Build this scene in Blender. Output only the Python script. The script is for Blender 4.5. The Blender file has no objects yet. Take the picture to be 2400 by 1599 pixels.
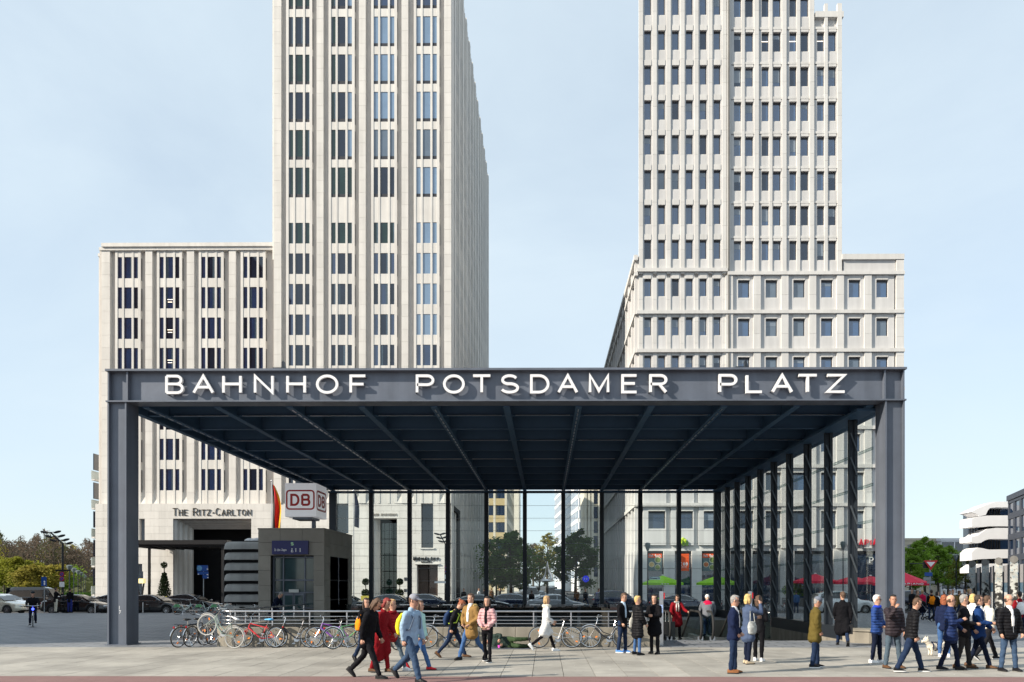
import bpy, bmesh, math, random
import numpy as np
from mathutils import Vector, Matrix
random.seed(7)
R = math.radians
scene = bpy.context.scene
C = scene.collection

# ------------------------------------------------------------------ camera, sky, sun, exposure
F, CXP, HY, CAMH, YAW = 1912.0, 1262.3, 1372.0, 2.0, R(0.5)     # focal length / principal point in photo pixels (2400 wide)
cam = bpy.data.cameras.new('camera')
cam.sensor_width = 36.0
cam.lens = F / 2400 * 36.0
cam.shift_x = -(CXP - 1200.0) / 2400
cam.shift_y = (HY - 799.5) / 2400
cam.clip_start = 0.1
cam.clip_end = 6000
camo = bpy.data.objects.new('camera', cam)
C.objects.link(camo)
camo.location = (0, 0, CAMH)
camo.rotation_euler = (R(90), 0, YAW)
scene.camera = camo

SUN_EL, SUN_TH = R(29), R(25)          # height; angle of the light's travel from +X towards +Y
SUN_STRENGTH, SKY_STRENGTH, EXPOSURE = 4.9, 0.112, 0.68
VEIL = (4.5, 5.25, 5.75)
world = bpy.data.worlds.new('World')
scene.world = world
world.use_nodes = True
nt = world.node_tree
sky = nt.nodes.new('ShaderNodeTexSky')
sky.sky_type = 'NISHITA'
sky.sun_disc = False
sky.sun_elevation = SUN_EL
sky.sun_rotation = R(270) - SUN_TH
sky.altitude = 0
sky.air_density = 1.0
sky.dust_density = 0.6
sky.ozone_density = 1.6
bg = nt.nodes['Background']
bg.inputs['Strength'].default_value = SKY_STRENGTH
# a thin even veil of high cloud over the clear sky: soft, slightly uneven
tc = nt.nodes.new('ShaderNodeTexCoord')
mpn = nt.nodes.new('ShaderNodeMapping'); mpn.inputs['Scale'].default_value = (1.0, 1.0, 2.2)
cn = nt.nodes.new('ShaderNodeTexNoise'); cn.inputs['Scale'].default_value = 2.1; cn.inputs['Detail'].default_value = 7; cn.inputs['Roughness'].default_value = 0.56; cn.inputs['Distortion'].default_value = 0.5
cr = nt.nodes.new('ShaderNodeMapRange'); cr.inputs[1].default_value = 0.3; cr.inputs[2].default_value = 0.75; cr.inputs[3].default_value = 0.64; cr.inputs[4].default_value = 0.92
vm = nt.nodes.new('ShaderNodeMix'); vm.data_type = 'RGBA'; vm.inputs['B'].default_value = (*VEIL, 1)
nt.links.new(tc.outputs['Generated'], mpn.inputs[0]); nt.links.new(mpn.outputs[0], cn.inputs['Vector'])
nt.links.new(cn.outputs['Fac'], cr.inputs[0]); nt.links.new(cr.outputs[0], vm.inputs['Factor'])
nt.links.new(sky.outputs[0], vm.inputs['A']); nt.links.new(vm.outputs['Result'], bg.inputs['Color'])
sun = bpy.data.lights.new('sun', 'SUN')
sun.energy = SUN_STRENGTH
sun.angle = R(0.6)
sun.color = (1.0, 0.90, 0.76)
suno = bpy.data.objects.new('sun', sun)
C.objects.link(suno)
suno.location = (-60, -20, 60)
sd = Vector((math.cos(SUN_TH) * math.cos(SUN_EL), math.sin(SUN_TH) * math.cos(SUN_EL), -math.sin(SUN_EL)))
suno.rotation_euler = sd.to_track_quat('-Z', 'Y').to_euler()
vs = scene.view_settings
vs.view_transform = 'Standard'
vs.look = 'None'
vs.exposure = EXPOSURE
vs.gamma = 1
scene.cycles.use_denoising = True
scene.cycles.max_bounces = 8
scene.cycles.transparent_max_bounces = 24
scene.cycles.caustics_reflective = False
scene.cycles.caustics_refractive = False
scene.cycles.sample_clamp_indirect = 6

# ------------------------------------------------------------------ pixel -> place (a pixel gives a direction; the plane or ground gives the distance)
def ray(px, py):
    x, z = (px - CXP) / F, (HY - py) / F
    c, s = math.cos(YAW), math.sin(YAW)
    return Vector((x * c - s, x * s + c, z))
def P(px, py, Y):                       # point on the vertical plane at depth Y
    d = ray(px, py)
    return Vector((0, 0, CAMH)) + d * (Y / d.y)
def PX(px, Y): return P(px, HY, Y).x
def PZ(py, Y, px=1279): return P(px, py, Y).z
def G(px, py, z=0.0):                   # point on the ground
    d = ray(px, py)
    return Vector((0, 0, CAMH)) + d * ((z - CAMH) / d.z)

def srgb(r, g, b):
    return tuple((c / 255 / 12.92) if c / 255 <= 0.04045 else ((c / 255 + 0.055) / 1.055) ** 2.4 for c in (r, g, b))

# ------------------------------------------------------------------ materials
MATS = {}
def M(name, col, rough=0.6, metal=0.0, var=0.10, scale=1.5, bump=0.0, bscale=30.0, ior=1.45, coat=0.0, rnd=0.0, emit=0.0, streak=0.0, wave=None, sub=None, spec=None):
    """procedural surface: colour with two scales of noise in world space, per-piece tint, optional streaks, bump, quilting wave"""
    if name in MATS: return MATS[name]
    m = bpy.data.materials.new(name)
    m.use_nodes = True
    t = m.node_tree; N = t.nodes; L = t.links
    b = N['Principled BSDF']
    b.inputs['Roughness'].default_value = rough
    b.inputs['Metallic'].default_value = metal
    b.inputs['IOR'].default_value = ior
    if spec is not None: b.inputs['Specular IOR Level'].default_value = spec
    if coat: b.inputs['Coat Weight'].default_value = coat; b.inputs['Coat Roughness'].default_value = 0.04
    geo = N.new('ShaderNodeNewGeometry')
    n1 = N.new('ShaderNodeTexNoise'); n1.inputs['Scale'].default_value = scale; n1.inputs['Detail'].default_value = 6
    n1.inputs['Roughness'].default_value = 0.65
    L.new(geo.outputs['Position'], n1.inputs['Vector'])
    mr = N.new('ShaderNodeMapRange'); mr.inputs[1].default_value = 0.25; mr.inputs[2].default_value = 0.75
    mr.inputs[3].default_value = 1 - var; mr.inputs[4].default_value = 1 + var
    L.new(n1.outputs['Fac'], mr.inputs[0])
    val = mr.outputs[0]
    if rnd:
        oi = N.new('ShaderNodeObjectInfo')
        m2 = N.new('ShaderNodeMapRange'); m2.inputs[3].default_value = 1 - rnd; m2.inputs[4].default_value = 1 + rnd
        L.new(oi.outputs['Random'], m2.inputs[0])
        mu = N.new('ShaderNodeMath'); mu.operation = 'MULTIPLY'
        L.new(val, mu.inputs[0]); L.new(m2.outputs[0], mu.inputs[1]); val = mu.outputs[0]
    if streak:
        mp = N.new('ShaderNodeMapping'); mp.inputs['Scale'].default_value = (1.0, 1.0, 0.06)
        L.new(geo.outputs['Position'], mp.inputs['Vector'])
        n3 = N.new('ShaderNodeTexNoise'); n3.inputs['Scale'].default_value = 2.2; n3.inputs['Detail'].default_value = 5
        L.new(mp.outputs[0], n3.inputs['Vector'])
        m3 = N.new('ShaderNodeMapRange'); m3.inputs[1].default_value = 0.35; m3.inputs[2].default_value = 0.7
        m3.inputs[3].default_value = 1.0; m3.inputs[4].default_value = 1 - streak
        L.new(n3.outputs['Fac'], m3.inputs[0])
        mu = N.new('ShaderNodeMath'); mu.operation = 'MULTIPLY'
        L.new(val, mu.inputs[0]); L.new(m3.outputs[0], mu.inputs[1]); val = mu.outputs[0]
    mix = N.new('ShaderNodeVectorMath'); mix.operation = 'SCALE'
    mix.inputs[0].default_value = col[:3]
    L.new(val, mix.inputs['Scale'])
    L.new(mix.outputs[0], b.inputs['Base Color'])
    if emit:
        b.inputs['Emission Color'].default_value = (*col[:3], 1); b.inputs['Emission Strength'].default_value = emit
    h = None
    if bump:
        n2 = N.new('ShaderNodeTexNoise'); n2.inputs['Scale'].default_value = bscale; n2.inputs['Detail'].default_value = 4
        L.new(geo.outputs['Position'], n2.inputs['Vector'])
        h = n2.outputs['Fac']
    if wave:
        tc = N.new('ShaderNodeTexCoord')
        w = N.new('ShaderNodeTexWave'); w.bands_direction = 'Z'; w.wave_profile = 'SIN'
        w.inputs['Scale'].default_value = wave; w.inputs['Distortion'].default_value = 0.6; w.inputs['Detail Scale'].default_value = 2
        L.new(tc.outputs['Object'], w.inputs['Vector'])
        h = w.outputs['Fac']
    if h is not None:
        bp = N.new('ShaderNodeBump'); bp.inputs['Strength'].default_value = bump or 0.9
        bp.inputs['Distance'].default_value = 0.014 if wave else 0.02
        L.new(h, bp.inputs['Height']); L.new(bp.outputs[0], b.inputs['Normal'])
    MATS[name] = m
    return m

def glass_clear(name, tint=(0.86, 0.93, 0.92), refl=0.07):
    """thin clear pane: see-through with a tint, mirror share rising at grazing angles"""
    if name in MATS: return MATS[name]
    m = bpy.data.materials.new(name); m.use_nodes = True
    t = m.node_tree; N = t.nodes; L = t.links
    N.remove(N['Principled BSDF'])
    tr = N.new('ShaderNodeBsdfTransparent'); tr.inputs[0].default_value = (*tint, 1)
    gl = N.new('ShaderNodeBsdfGlossy'); gl.inputs['Roughness'].default_value = 0.02; gl.inputs[0].default_value = (1, 1, 1, 1)
    lw = N.new('ShaderNodeLayerWeight'); lw.inputs['Blend'].default_value = 0.5
    pw = N.new('ShaderNodeMath'); pw.operation = 'POWER'; pw.inputs[1].default_value = 5.0
    L.new(lw.outputs['Facing'], pw.inputs[0])
    ma = N.new('ShaderNodeMath'); ma.operation = 'MULTIPLY_ADD'; ma.inputs[1].default_value = 1 - refl; ma.inputs[2].default_value = refl
    L.new(pw.outputs[0], ma.inputs[0])
    mx = N.new('ShaderNodeMixShader')
    L.new(ma.outputs[0], mx.inputs[0]); L.new(tr.outputs[0], mx.inputs[1]); L.new(gl.outputs[0], mx.inputs[2])
    L.new(mx.outputs[0], N['Material Output'].inputs[0])
    MATS[name] = m
    return m

# ------------------------------------------------------------------ mesh builder
class MB:
    def __init__(s): s.v = []; s.f = []; s.m = []
    def add(s, vs, fs, mi=0):
        o = len(s.v); s.v.extend([tuple(v) for v in vs]); s.f.extend([tuple(i + o for i in f) for f in fs]); s.m.extend([mi] * len(fs))
        return s
    def box(s, x0, x1, y0, y1, z0, z1, mi=0):
        v = [(x0, y0, z0), (x1, y0, z0), (x1, y1, z0), (x0, y1, z0), (x0, y0, z1), (x1, y0, z1), (x1, y1, z1), (x0, y1, z1)]
        return s.add(v, [(0, 3, 2, 1), (4, 5, 6, 7), (0, 1, 5, 4), (1, 2, 6, 5), (2, 3, 7, 6), (3, 0, 4, 7)], mi)
    def bar(s, a, b, w, h, up=(0, 0, 1), mi=0):            # rectangular bar from a to b
        a, b = Vector(a), Vector(b); d = (b - a).normalized(); up = Vector(up)
        sd_ = d.cross(up)
        if sd_.length < 1e-4: sd_ = d.cross(Vector((1, 0, 0)))
        sd_.normalize(); u = sd_.cross(d)
        v = []
        for p in (a, b):
            for i, j in ((-1, -1), (1, -1), (1, 1), (-1, 1)): v.append(p + sd_ * (i * w / 2) + u * (j * h / 2))
        return s.add(v, [(0, 1, 2, 3), (7, 6, 5, 4), (0, 4, 5, 1), (1, 5, 6, 2), (2, 6, 7, 3), (3, 7, 4, 0)], mi)
    def loft(s, rings, mi=0, caps=True):
        n = len(rings[0]); o = len(s.v)
        for r in rings: s.v.extend([tuple(p) for p in r])
        for i in range(len(rings) - 1):
            for j in range(n):
                k = (j + 1) % n
                s.f.append((o + i * n + j, o + i * n + k, o + (i + 1) * n + k, o + (i + 1) * n + j)); s.m.append(mi)
        if caps:
            s.f.append(tuple(o + j for j in reversed(range(n)))); s.m.append(mi)
            e = o + (len(rings) - 1) * n
            s.f.append(tuple(e + j for j in range(n))); s.m.append(mi)
        return s
    def tube(s, pts, r, seg=6, mi=0, caps=True):
        pts = [Vector(p) for p in pts]; rr = r if isinstance(r, (list, tuple)) else [r] * len(pts)
        rings = []; prev = None
        for i, p in enumerate(pts):
            d = (pts[min(i + 1, len(pts) - 1)] - pts[max(i - 1, 0)])
            if d.length < 1e-9: d = Vector((0, 0, 1))
            d.normalize()
            if prev is None:
                a = Vector((0, 0, 1)) if abs(d.z) < 0.9 else Vector((1, 0, 0))
                u = d.cross(a).normalized()
            else:
                u = (prev - d * prev.dot(d)); u = u.normalized() if u.length > 1e-6 else d.orthogonal().normalized()
            w = d.cross(u); prev = u
            rings.append([p + (u * math.cos(2 * math.pi * k / seg) + w * math.sin(2 * math.pi * k / seg)) * rr[i] for k in range(seg)])
        return s.loft(rings, mi, caps)
    def ell(s, c, r, seg=12, rings=8, mi=0, rot=None):      # ellipsoid
        c = Vector(c); o = len(s.v); vs = []
        for i in range(1, rings):
            th = math.pi * i / rings
            for j in range(seg):
                ph = 2 * math.pi * j / seg
                v = Vector((r[0] * math.sin(th) * math.cos(ph), r[1] * math.sin(th) * math.sin(ph), r[2] * math.cos(th)))
                if rot is not None: v = rot @ v
                vs.append(c + v)
        t_ = Vector((0, 0, r[2])); b_ = -t_
        if rot is not None: t_ = rot @ t_; b_ = rot @ b_
        vs += [c + t_, c + b_]
        fs = []
        for i in range(rings - 2):
            for j in range(seg):
                k = (j + 1) % seg
                fs.append((i * seg + j, (i + 1) * seg + j, (i + 1) * seg + k, i * seg + k))
        T, B = len(vs) - 2, len(vs) - 1; l = (rings - 2) * seg
        for j in range(seg):
            k = (j + 1) % seg
            fs.append((T, j, k)); fs.append((B, l + k, l + j))
        return s.add(vs, fs, mi)
    def lathe(s, prof, seg=24, c=(0, 0, 0), axis='Z', mi=0, closed=False):
        vs = []; n = len(prof)
        for j in range(seg):
            a = 2 * math.pi * j / seg; ca, sa = math.cos(a), math.sin(a)
            for r_, z_ in prof:
                if axis == 'Z': p = (r_ * ca, r_ * sa, z_)
                elif axis == 'Y': p = (r_ * ca, z_, r_ * sa)
                else: p = (z_, r_ * ca, r_ * sa)
                vs.append((p[0] + c[0], p[1] + c[1], p[2] + c[2]))
        fs = []
        for j in range(seg):
            k = (j + 1) % seg
            for i in range(n if closed else n - 1):
                q = (i + 1) % n
                fs.append((j * n + i, k * n + i, k * n + q, j * n + q))
        return s.add(vs, fs, mi)
    def prism(s, poly, y0, y1, mi=0):                       # polygon in XZ pushed along Y
        n = len(poly)
        v = [(p[0], y0, p[1]) for p in poly] + [(p[0], y1, p[1]) for p in poly]
        f = [tuple(range(n)), tuple(reversed(range(n, 2 * n)))] + [(i, i + n, (i + 1) % n + n, (i + 1) % n) for i in range(n)]
        return s.add(v, f, mi)
    def xform(s, mat, start=0):
        for i in range(start, len(s.v)): s.v[i] = tuple(mat @ Vector(s.v[i]))
        return s
    def mesh(s, name, mats, smooth=False):
        me = bpy.data.meshes.new(name)
        me.from_pydata(s.v, [], s.f)
        for m_ in (mats if isinstance(mats, (list, tuple)) else [mats]): me.materials.append(m_)
        if len(me.materials) > 1: me.polygons.foreach_set('material_index', s.m)
        bm = bmesh.new(); bm.from_mesh(me); bmesh.ops.recalc_face_normals(bm, faces=bm.faces); bm.to_mesh(me); bm.free()
        if smooth:
            me.polygons.foreach_set('use_smooth', [True] * len(me.polygons))
            if smooth == 'auto':
                try: me.set_sharp_from_angle(angle=R(40))
                except Exception: pass
        me.update()
        return me
    def build(s, name, mats, parent=None, smooth=False, local=False):
        return put(name, s.mesh(name, mats, smooth), parent, None if local else (0, 0, 0))

def wloc(o):
    v = Vector((0, 0, 0))
    while o is not None: v += o.location; o = o.parent
    return v
def put(name, me, parent=None, at=(0, 0, 0), rot=None):
    """at = world place (parents carry no turn while building); None = parent's own origin"""
    o = bpy.data.objects.new(name, me); C.objects.link(o)
    if parent is not None:
        o.parent = parent
        if at is not None: o.location = Vector(at) - wloc(parent)
    elif at is not None: o.location = at
    if rot is not None: o.rotation_euler = rot
    return o
def tag(o, label=None, cat=None, group=None, kind=None):
    if label: o['label'] = label
    if cat: o['category'] = cat
    if group: o['group'] = group
    if kind: o['kind'] = kind
    return o
def thing(name, label, cat, loc=(0, 0, 0), group=None, rz=0.0):
    o = bpy.data.objects.new(name, None); C.objects.link(o)
    o.location = loc; o.rotation_euler = (0, 0, rz); o.empty_display_size = 0.3
    return tag(o, label, cat, group)
def copy_tree(o, parent=None):
    c = o.copy(); C.objects.link(c); c.parent = parent
    for ch in list(o.children): copy_tree(ch, c)
    return c
BOXES = {}
def boxmesh(w, d, h, mat, bevel=0.0):
    """shared box mesh centred in x and y, base at z=0; chamfered front edges where asked"""
    k = (round(w, 4), round(d, 4), round(h, 4), mat.name, round(bevel, 4))
    if k not in BOXES:
        if bevel:
            b = MB(); e = bevel
            def rg(y, i): return [(-w / 2 + i, y, i), (w / 2 - i, y, i), (w / 2 - i, y, h - i), (-w / 2 + i, y, h - i)]
            b.loft([rg(-d / 2, e), rg(-d / 2 + e, 0), rg(d / 2, 0)])
        else:
            b = MB().box(-w / 2, w / 2, -d / 2, d / 2, 0, h)
        BOXES[k] = b.mesh('block', mat)
    return BOXES[k]
def pbox(name, parent, x0, x1, y0, y1, z0, z1, mat, bevel=0.0):
    return put(name, boxmesh(x1 - x0, y1 - y0, z1 - z0, mat, bevel), parent, ((x0 + x1) / 2, (y0 + y1) / 2, z0))
def pieces(name, parent, recs, mat, limit=290, bevel=0.0):
    """recs = (x0,x1,y0,y1,z0,z1); the first `limit` as parts of their own, the rest joined as one 'stuff' part"""
    for r_ in recs[:limit]: pbox(name, parent, *r_, mat, bevel)
    if len(recs) > limit:
        b = MB()
        for r_ in recs[limit:]: b.box(*r_)
        o = b.build(name + '_field', mat, parent); o['kind'] = 'stuff'

# ------------------------------------------------------------------ stroke lettering
def arc(cx, cz, rx, rz, a0, a1, n=10):
    return [(cx + rx * math.cos(R(a0 + (a1 - a0) * i / n)), cz + rz * math.sin(R(a0 + (a1 - a0) * i / n))) for i in range(n + 1)]
GL = {   # strokes in a box of width 1 x height 1
 'A': [[(0, 0), (.5, 1), (1, 0)], [(.18, .33), (.82, .33)]],
 'B': [[(0, 0), (0, 1)], [(0, 1), (.6, 1)] + arc(.62, .76, .3, .24, 90, -90) + [(0, .52)], [(0, .52), (.65, .52)] + arc(.68, .26, .32, .26, 90, -90) + [(0, 0)]],
 'C': [arc(.52, .5, .52, .5, 40, 320, 18)],
 'D': [[(0, 0), (0, 1), (.45, 1)] + arc(.45, .5, .55, .5, 90, -90, 14) + [(0, 0)]],
 'E': [[(1, 1), (0, 1), (0, 0), (1, 0)], [(0, .52), (.88, .52)]],
 'F': [[(1, 1), (0, 1), (0, 0)], [(0, .5), (.88, .5)]],
 'G': [arc(.52, .5, .52, .5, 40, 345, 18) + [(1, .48), (.6, .48)]],
 'H': [[(0, 0), (0, 1)], [(1, 0), (1, 1)], [(0, .52), (1, .52)]],
 'I': [[(.5, 0), (.5, 1)]],
 'K': [[(0, 0), (0, 1)], [(1, 1), (0, .42)], [(.3, .6), (1, 0)]],
 'L': [[(0, 1), (0, 0), (1, 0)]],
 'M': [[(0, 0), (0, 1), (.5, .1), (1, 1), (1, 0)]],
 'N': [[(0, 0), (0, 1), (1, 0), (1, 1)]],
 'O': [arc(.5, .5, .5, .5, 90, 450, 24)],
 'P': [[(0, 0), (0, 1), (.6, 1)] + arc(.64, .73, .36, .27, 90, -90) + [(0, .46)]],
 'R': [[(0, 0), (0, 1), (.6, 1)] + arc(.64, .74, .36, .26, 90, -90) + [(0, .48)], [(.55, .48), (1, 0)]],
 'S': [arc(.5, .75, .44, .25, 25, 180, 8) + arc(.5, .73, .44, .23, 190, 250, 4) + arc(.5, .27, .5, .25, 80, -20, 6) + arc(.5, .25, .5, .25, -25, -160, 8)],
 'T': [[(0, 1), (1, 1)], [(.5, 0), (.5, 1)]],
 'U': [[(0, 1), (0, .4)] + arc(.5, .4, .5, .4, 180, 360, 12) + [(1, 1)]],
 'V': [[(0, 1), (.5, 0), (1, 1)]],
 'W': [[(0, 1), (.25, 0), (.5, .9), (.75, 0), (1, 1)]],
 'X': [[(0, 0), (1, 1)], [(0, 1), (1, 0)]],
 'Y': [[(0, 1), (.5, .48), (1, 1)], [(.5, .48), (.5, 0)]],
 'Z': [[(0, 1), (1, 1), (0, 0), (1, 0)]],
 '-': [[(.1, .42), (.9, .52)]], '&': [arc(.45, .25, .4, .25, 60, 400, 14), arc(.45, .75, .3, .22, -90, 270, 12)], '*': [[(.3, .9), (.7, .9)]],
 'o': [arc(.5, .32, .46, .32, 90, 450, 16)], 'a': [arc(.45, .32, .42, .32, 60, 420, 16), [(.9, .64), (.9, 0)]], 'c': [arc(.5, .32, .46, .32, 45, 315, 12)],
 'e': [[(.06, .34), (.95, .34)] + arc(.5, .32, .46, .32, 5, 310, 14)], 'n': [[(.06, 0), (.06, .64)], arc(.5, .3, .42, .34, 180, 0, 10) + [(.92, 0)]],
 'k': [[(.1, 0), (.1, 1)], [(.9, .64), (.12, .28)], [(.4, .4), (.95, 0)]], 'l': [[(.5, 0), (.5, 1)]], 't': [[(.5, 1), (.5, 0)], [(.1, .66), (.9, .66)]],
 'i': [[(.5, 0), (.5, .64)]], 'r': [[(.2, 0), (.2, .64)], [(.2, .45), (.8, .62)]], 'u': [[(.06, .64), (.06, .25)] + arc(.5, .28, .44, .28, 180, 360, 8) + [(.94, .64)]],
 'w': [[(0, .64), (.25, 0), (.5, .6), (.75, 0), (1, .64)]], 'ü': [[(.06, .64), (.06, .25)] + arc(.5, .28, .44, .28, 180, 360, 8) + [(.94, .64)], [(.2, .85), (.3, .85)], [(.7, .85), (.8, .85)]],
 's': [arc(.5, .48, .4, .16, 20, 200, 6) + arc(.5, .17, .42, .17, 70, -150, 8)], 'd': [arc(.5, .32, .44, .32, 90, 450, 14), [(.94, 0), (.94, 1)]],
 'z': [[(.05, .64), (.95, .64), (.05, 0), (.95, 0)]], 'm': [[(0, 0), (0, .64)], arc(.25, .4, .25, .24, 180, 0, 6) + [(.5, 0)], arc(.75, .4, .25, .24, 180, 0, 6) + [(1, 0)]],
 'g': [arc(.5, .32, .44, .32, 90, 450, 14), [(.94, .64), (.94, -.3), (.2, -.3)]],
 'h': [[(.06, 0), (.06, 1)], arc(.5, .3, .42, .34, 180, 0, 10) + [(.92, 0)]], 'p': [arc(.5, .32, .44, .32, 90, 450, 14), [(.06, .64), (.06, -.35)]],
}
def ribbon(b, pts, t, y0, y1, mi=0):
    """polyline in XZ as a flat bar of width t, from y0 (front) to y1 (back), mitred"""
    closed = (abs(pts[0][0] - pts[-1][0]) + abs(pts[0][1] - pts[-1][1])) < 1e-5 and len(pts) > 3
    n = len(pts); Lp, Rp = [], []
    for i in range(n):
        p = Vector(pts[i])
        if closed: a = Vector(pts[i - 1 if i else n - 2]); c = Vector(pts[i + 1 if i < n - 1 else 1])
        else: a = Vector(pts[max(i - 1, 0)]); c = Vector(pts[min(i + 1, n - 1)])
        d1 = (p - a); d2 = (c - p)
        d1 = d1.normalized() if d1.length > 1e-7 else d2.normalized()
        d2 = d2.normalized() if d2.length > 1e-7 else d1
        n1 = Vector((-d1.y, d1.x)); n2 = Vector((-d2.y, d2.x))
        mm = n1 + n2
        mm = mm.normalized() if mm.length > 1e-4 else n1
        k = min(1 / max(mm.dot(n1), 0.3), 2.2) * t / 2
        Lp.append(p + mm * k); Rp.append(p - mm * k)
    rings = [[(Lp[i].x, y0, Lp[i].y), (Rp[i].x, y0, Rp[i].y), (Rp[i].x, y1, Rp[i].y), (Lp[i].x, y1, Lp[i].y)] for i in range(n)]
    b.loft(rings, mi, caps=not closed)
def letter(b, ch, x0, x1, z0, z1, t, y0, y1, serif=0.0, mi=0):
    i = t / 2
    for k, st in enumerate(GL[ch]):
        pts = [(x0 + i + p[0] * (x1 - x0 - t), z0 + i + p[1] * (z1 - z0 - t)) for p in st]
        e = 0.0006 * k
        ribbon(b, pts, t, y0 - e, y1 + e, mi)
        if serif:
            for q in (pts[0], pts[-1]):
                if ch in 'OSC': continue
                ribbon(b, [(q[0] - serif, q[1]), (q[0] + serif, q[1])], t * 0.6, y0 - .0011, y1 + .0011, mi)
def word(parent, name, text, xc0, xc1, z0, h, y0, y1, t, mat, gap=0.28, space=0.7, serif=0.0, small=None, wf=0.72):
    """text spread over xc0..xc1, one letter one part; small = height of letters that follow a capital"""
    ws = []
    first = True
    for ch in text:
        if ch == ' ': ws.append(space); first = True; continue
        w = {'I': .3, 'M': 1.15, 'W': 1.2, 'O': 1.1, 'C': 1.0, 'l': .3, 'i': .3, '-': .55, 'L': .85, 'E': .85, 'F': .85, 'S': .85, 't': .6, 'r': .6}.get(ch, 1.0) * wf
        if small and not first: w *= small
        if ch == '-': first = True
        else: first = False
        ws.append(w)
    tot = sum(ws) + gap * (len(ws) - 1)
    s_ = (xc1 - xc0) / tot
    x = xc0; first = True
    for ch, w in zip(text, ws):
        if ch != ' ':
            hh = h * (small if (small and not first) else 1.0)
            b = MB(); letter(b, ch, x, x + w * s_, z0, z0 + hh, t, y0, y1, serif)
            b.build(name, mat, parent)
            first = ch == '-'
        else: first = True
        x += (w + gap) * s_
# ------------------------------------------------------------------ shared materials
m_slab = M('granite_slab', (0.325, 0.31, 0.278), 0.75, var=0.13, scale=3.0, bump=0.15, bscale=60, rnd=0.11)
m_bed = M('slab_joint', (0.07, 0.065, 0.06), 0.9)
m_red = M('red_cycle_track', (0.20, 0.115, 0.108), 0.85, var=0.14, scale=2.2, bump=0.35, bscale=90)
m_asph = M('asphalt', (0.055, 0.055, 0.058), 0.85, var=0.25, scale=0.7, bump=0.3, bscale=80)
m_kerb = M('kerb_granite', (0.30, 0.30, 0.30), 0.8, var=0.15)
m_conc = M('concrete', (0.28, 0.255, 0.21), 0.85, var=0.22, scale=1.3, bump=0.25, bscale=35, streak=0.35)
m_concd = M('concrete_dark', (0.16, 0.155, 0.145), 0.85, var=0.2, scale=1.2, streak=0.3)
m_steel = M('painted_steel', (0.13, 0.148, 0.185), 0.42, metal=0.2, var=0.14, scale=0.9, streak=0.22, bump=.05, bscale=6)
m_beam = M('roof_steel', (0.05, 0.11, 0.19), 0.55, metal=0.1, var=0.12, scale=0.8)
m_roof = M('roof_panel', (0.06, 0.15, 0.28), 0.5, var=0.15, scale=0.8, rnd=0.2)
m_post = M('post_steel', (0.025, 0.032, 0.042), 0.45, metal=0.3, var=0.1)
m_white = M('white_enamel', (0.76, 0.76, 0.77), 0.35, var=0.02)
m_inox = M('brushed_steel', (0.62, 0.62, 0.64), 0.28, metal=1.0, var=0.08, scale=8)
m_black = M('black_paint', (0.012, 0.012, 0.014), 0.4, var=0.1)
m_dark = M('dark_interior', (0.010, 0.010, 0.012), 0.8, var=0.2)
m_rubber = M('rubber', (0.018, 0.018, 0.018), 0.75, var=0.15)
m_glass = glass_clear('clear_glass', (0.95, 0.98, 0.98), 0.015)
m_glass2 = glass_clear('side_glass', (0.94, 0.97, 0.965), 0.02)

# rear paving: small setts in courses, bluish tone partly painted-in shade
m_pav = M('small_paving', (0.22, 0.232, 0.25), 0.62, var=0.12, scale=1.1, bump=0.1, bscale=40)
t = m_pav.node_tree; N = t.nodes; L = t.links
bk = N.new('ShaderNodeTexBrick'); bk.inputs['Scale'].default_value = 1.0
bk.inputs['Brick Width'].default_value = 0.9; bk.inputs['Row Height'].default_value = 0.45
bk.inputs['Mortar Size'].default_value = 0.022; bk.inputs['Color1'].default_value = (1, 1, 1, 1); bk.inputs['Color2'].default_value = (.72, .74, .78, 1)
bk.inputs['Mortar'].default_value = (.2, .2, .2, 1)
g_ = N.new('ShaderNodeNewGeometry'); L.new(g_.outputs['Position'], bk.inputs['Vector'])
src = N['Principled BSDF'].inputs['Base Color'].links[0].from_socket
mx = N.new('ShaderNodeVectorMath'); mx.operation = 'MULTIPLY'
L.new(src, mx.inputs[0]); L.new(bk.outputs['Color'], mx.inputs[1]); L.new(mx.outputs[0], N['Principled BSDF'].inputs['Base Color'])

# chewing-gum spots and stains on the big slabs
t = m_slab.node_tree; N = t.nodes; L = t.links
vo = N.new('ShaderNodeTexVoronoi'); vo.inputs['Scale'].default_value = 2.4; vo.feature = 'F1'; g_ = N.new('ShaderNodeNewGeometry'); L.new(g_.outputs['Position'], vo.inputs['Vector'])
v2 = N.new('ShaderNodeMapRange'); v2.inputs[1].default_value = .05; v2.inputs[2].default_value = .07; v2.inputs[3].default_value = .5; v2.inputs[4].default_value = 1.0; L.new(vo.outputs['Distance'], v2.inputs[0])
n4 = N.new('ShaderNodeTexNoise'); n4.inputs['Scale'].default_value = .55; n4.inputs['Detail'].default_value = 4; L.new(g_.outputs['Position'], n4.inputs['Vector'])
v3 = N.new('ShaderNodeMapRange'); v3.inputs[1].default_value = .4; v3.inputs[2].default_value = .7; v3.inputs[3].default_value = 1.06; v3.inputs[4].default_value = .72; L.new(n4.outputs['Fac'], v3.inputs[0])
mu = N.new('ShaderNodeMath'); mu.operation = 'MULTIPLY'; L.new(v2.outputs[0], mu.inputs[0]); L.new(v3.outputs[0], mu.inputs[1])
src = N['Principled BSDF'].inputs['Base Color'].links[0].from_socket
mx = N.new('ShaderNodeVectorMath'); mx.operation = 'SCALE'; L.new(src, mx.inputs[0]); L.new(mu.outputs[0], mx.inputs['Scale']); L.new(mx.outputs[0], N['Principled BSDF'].inputs['Base Color'])

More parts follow.
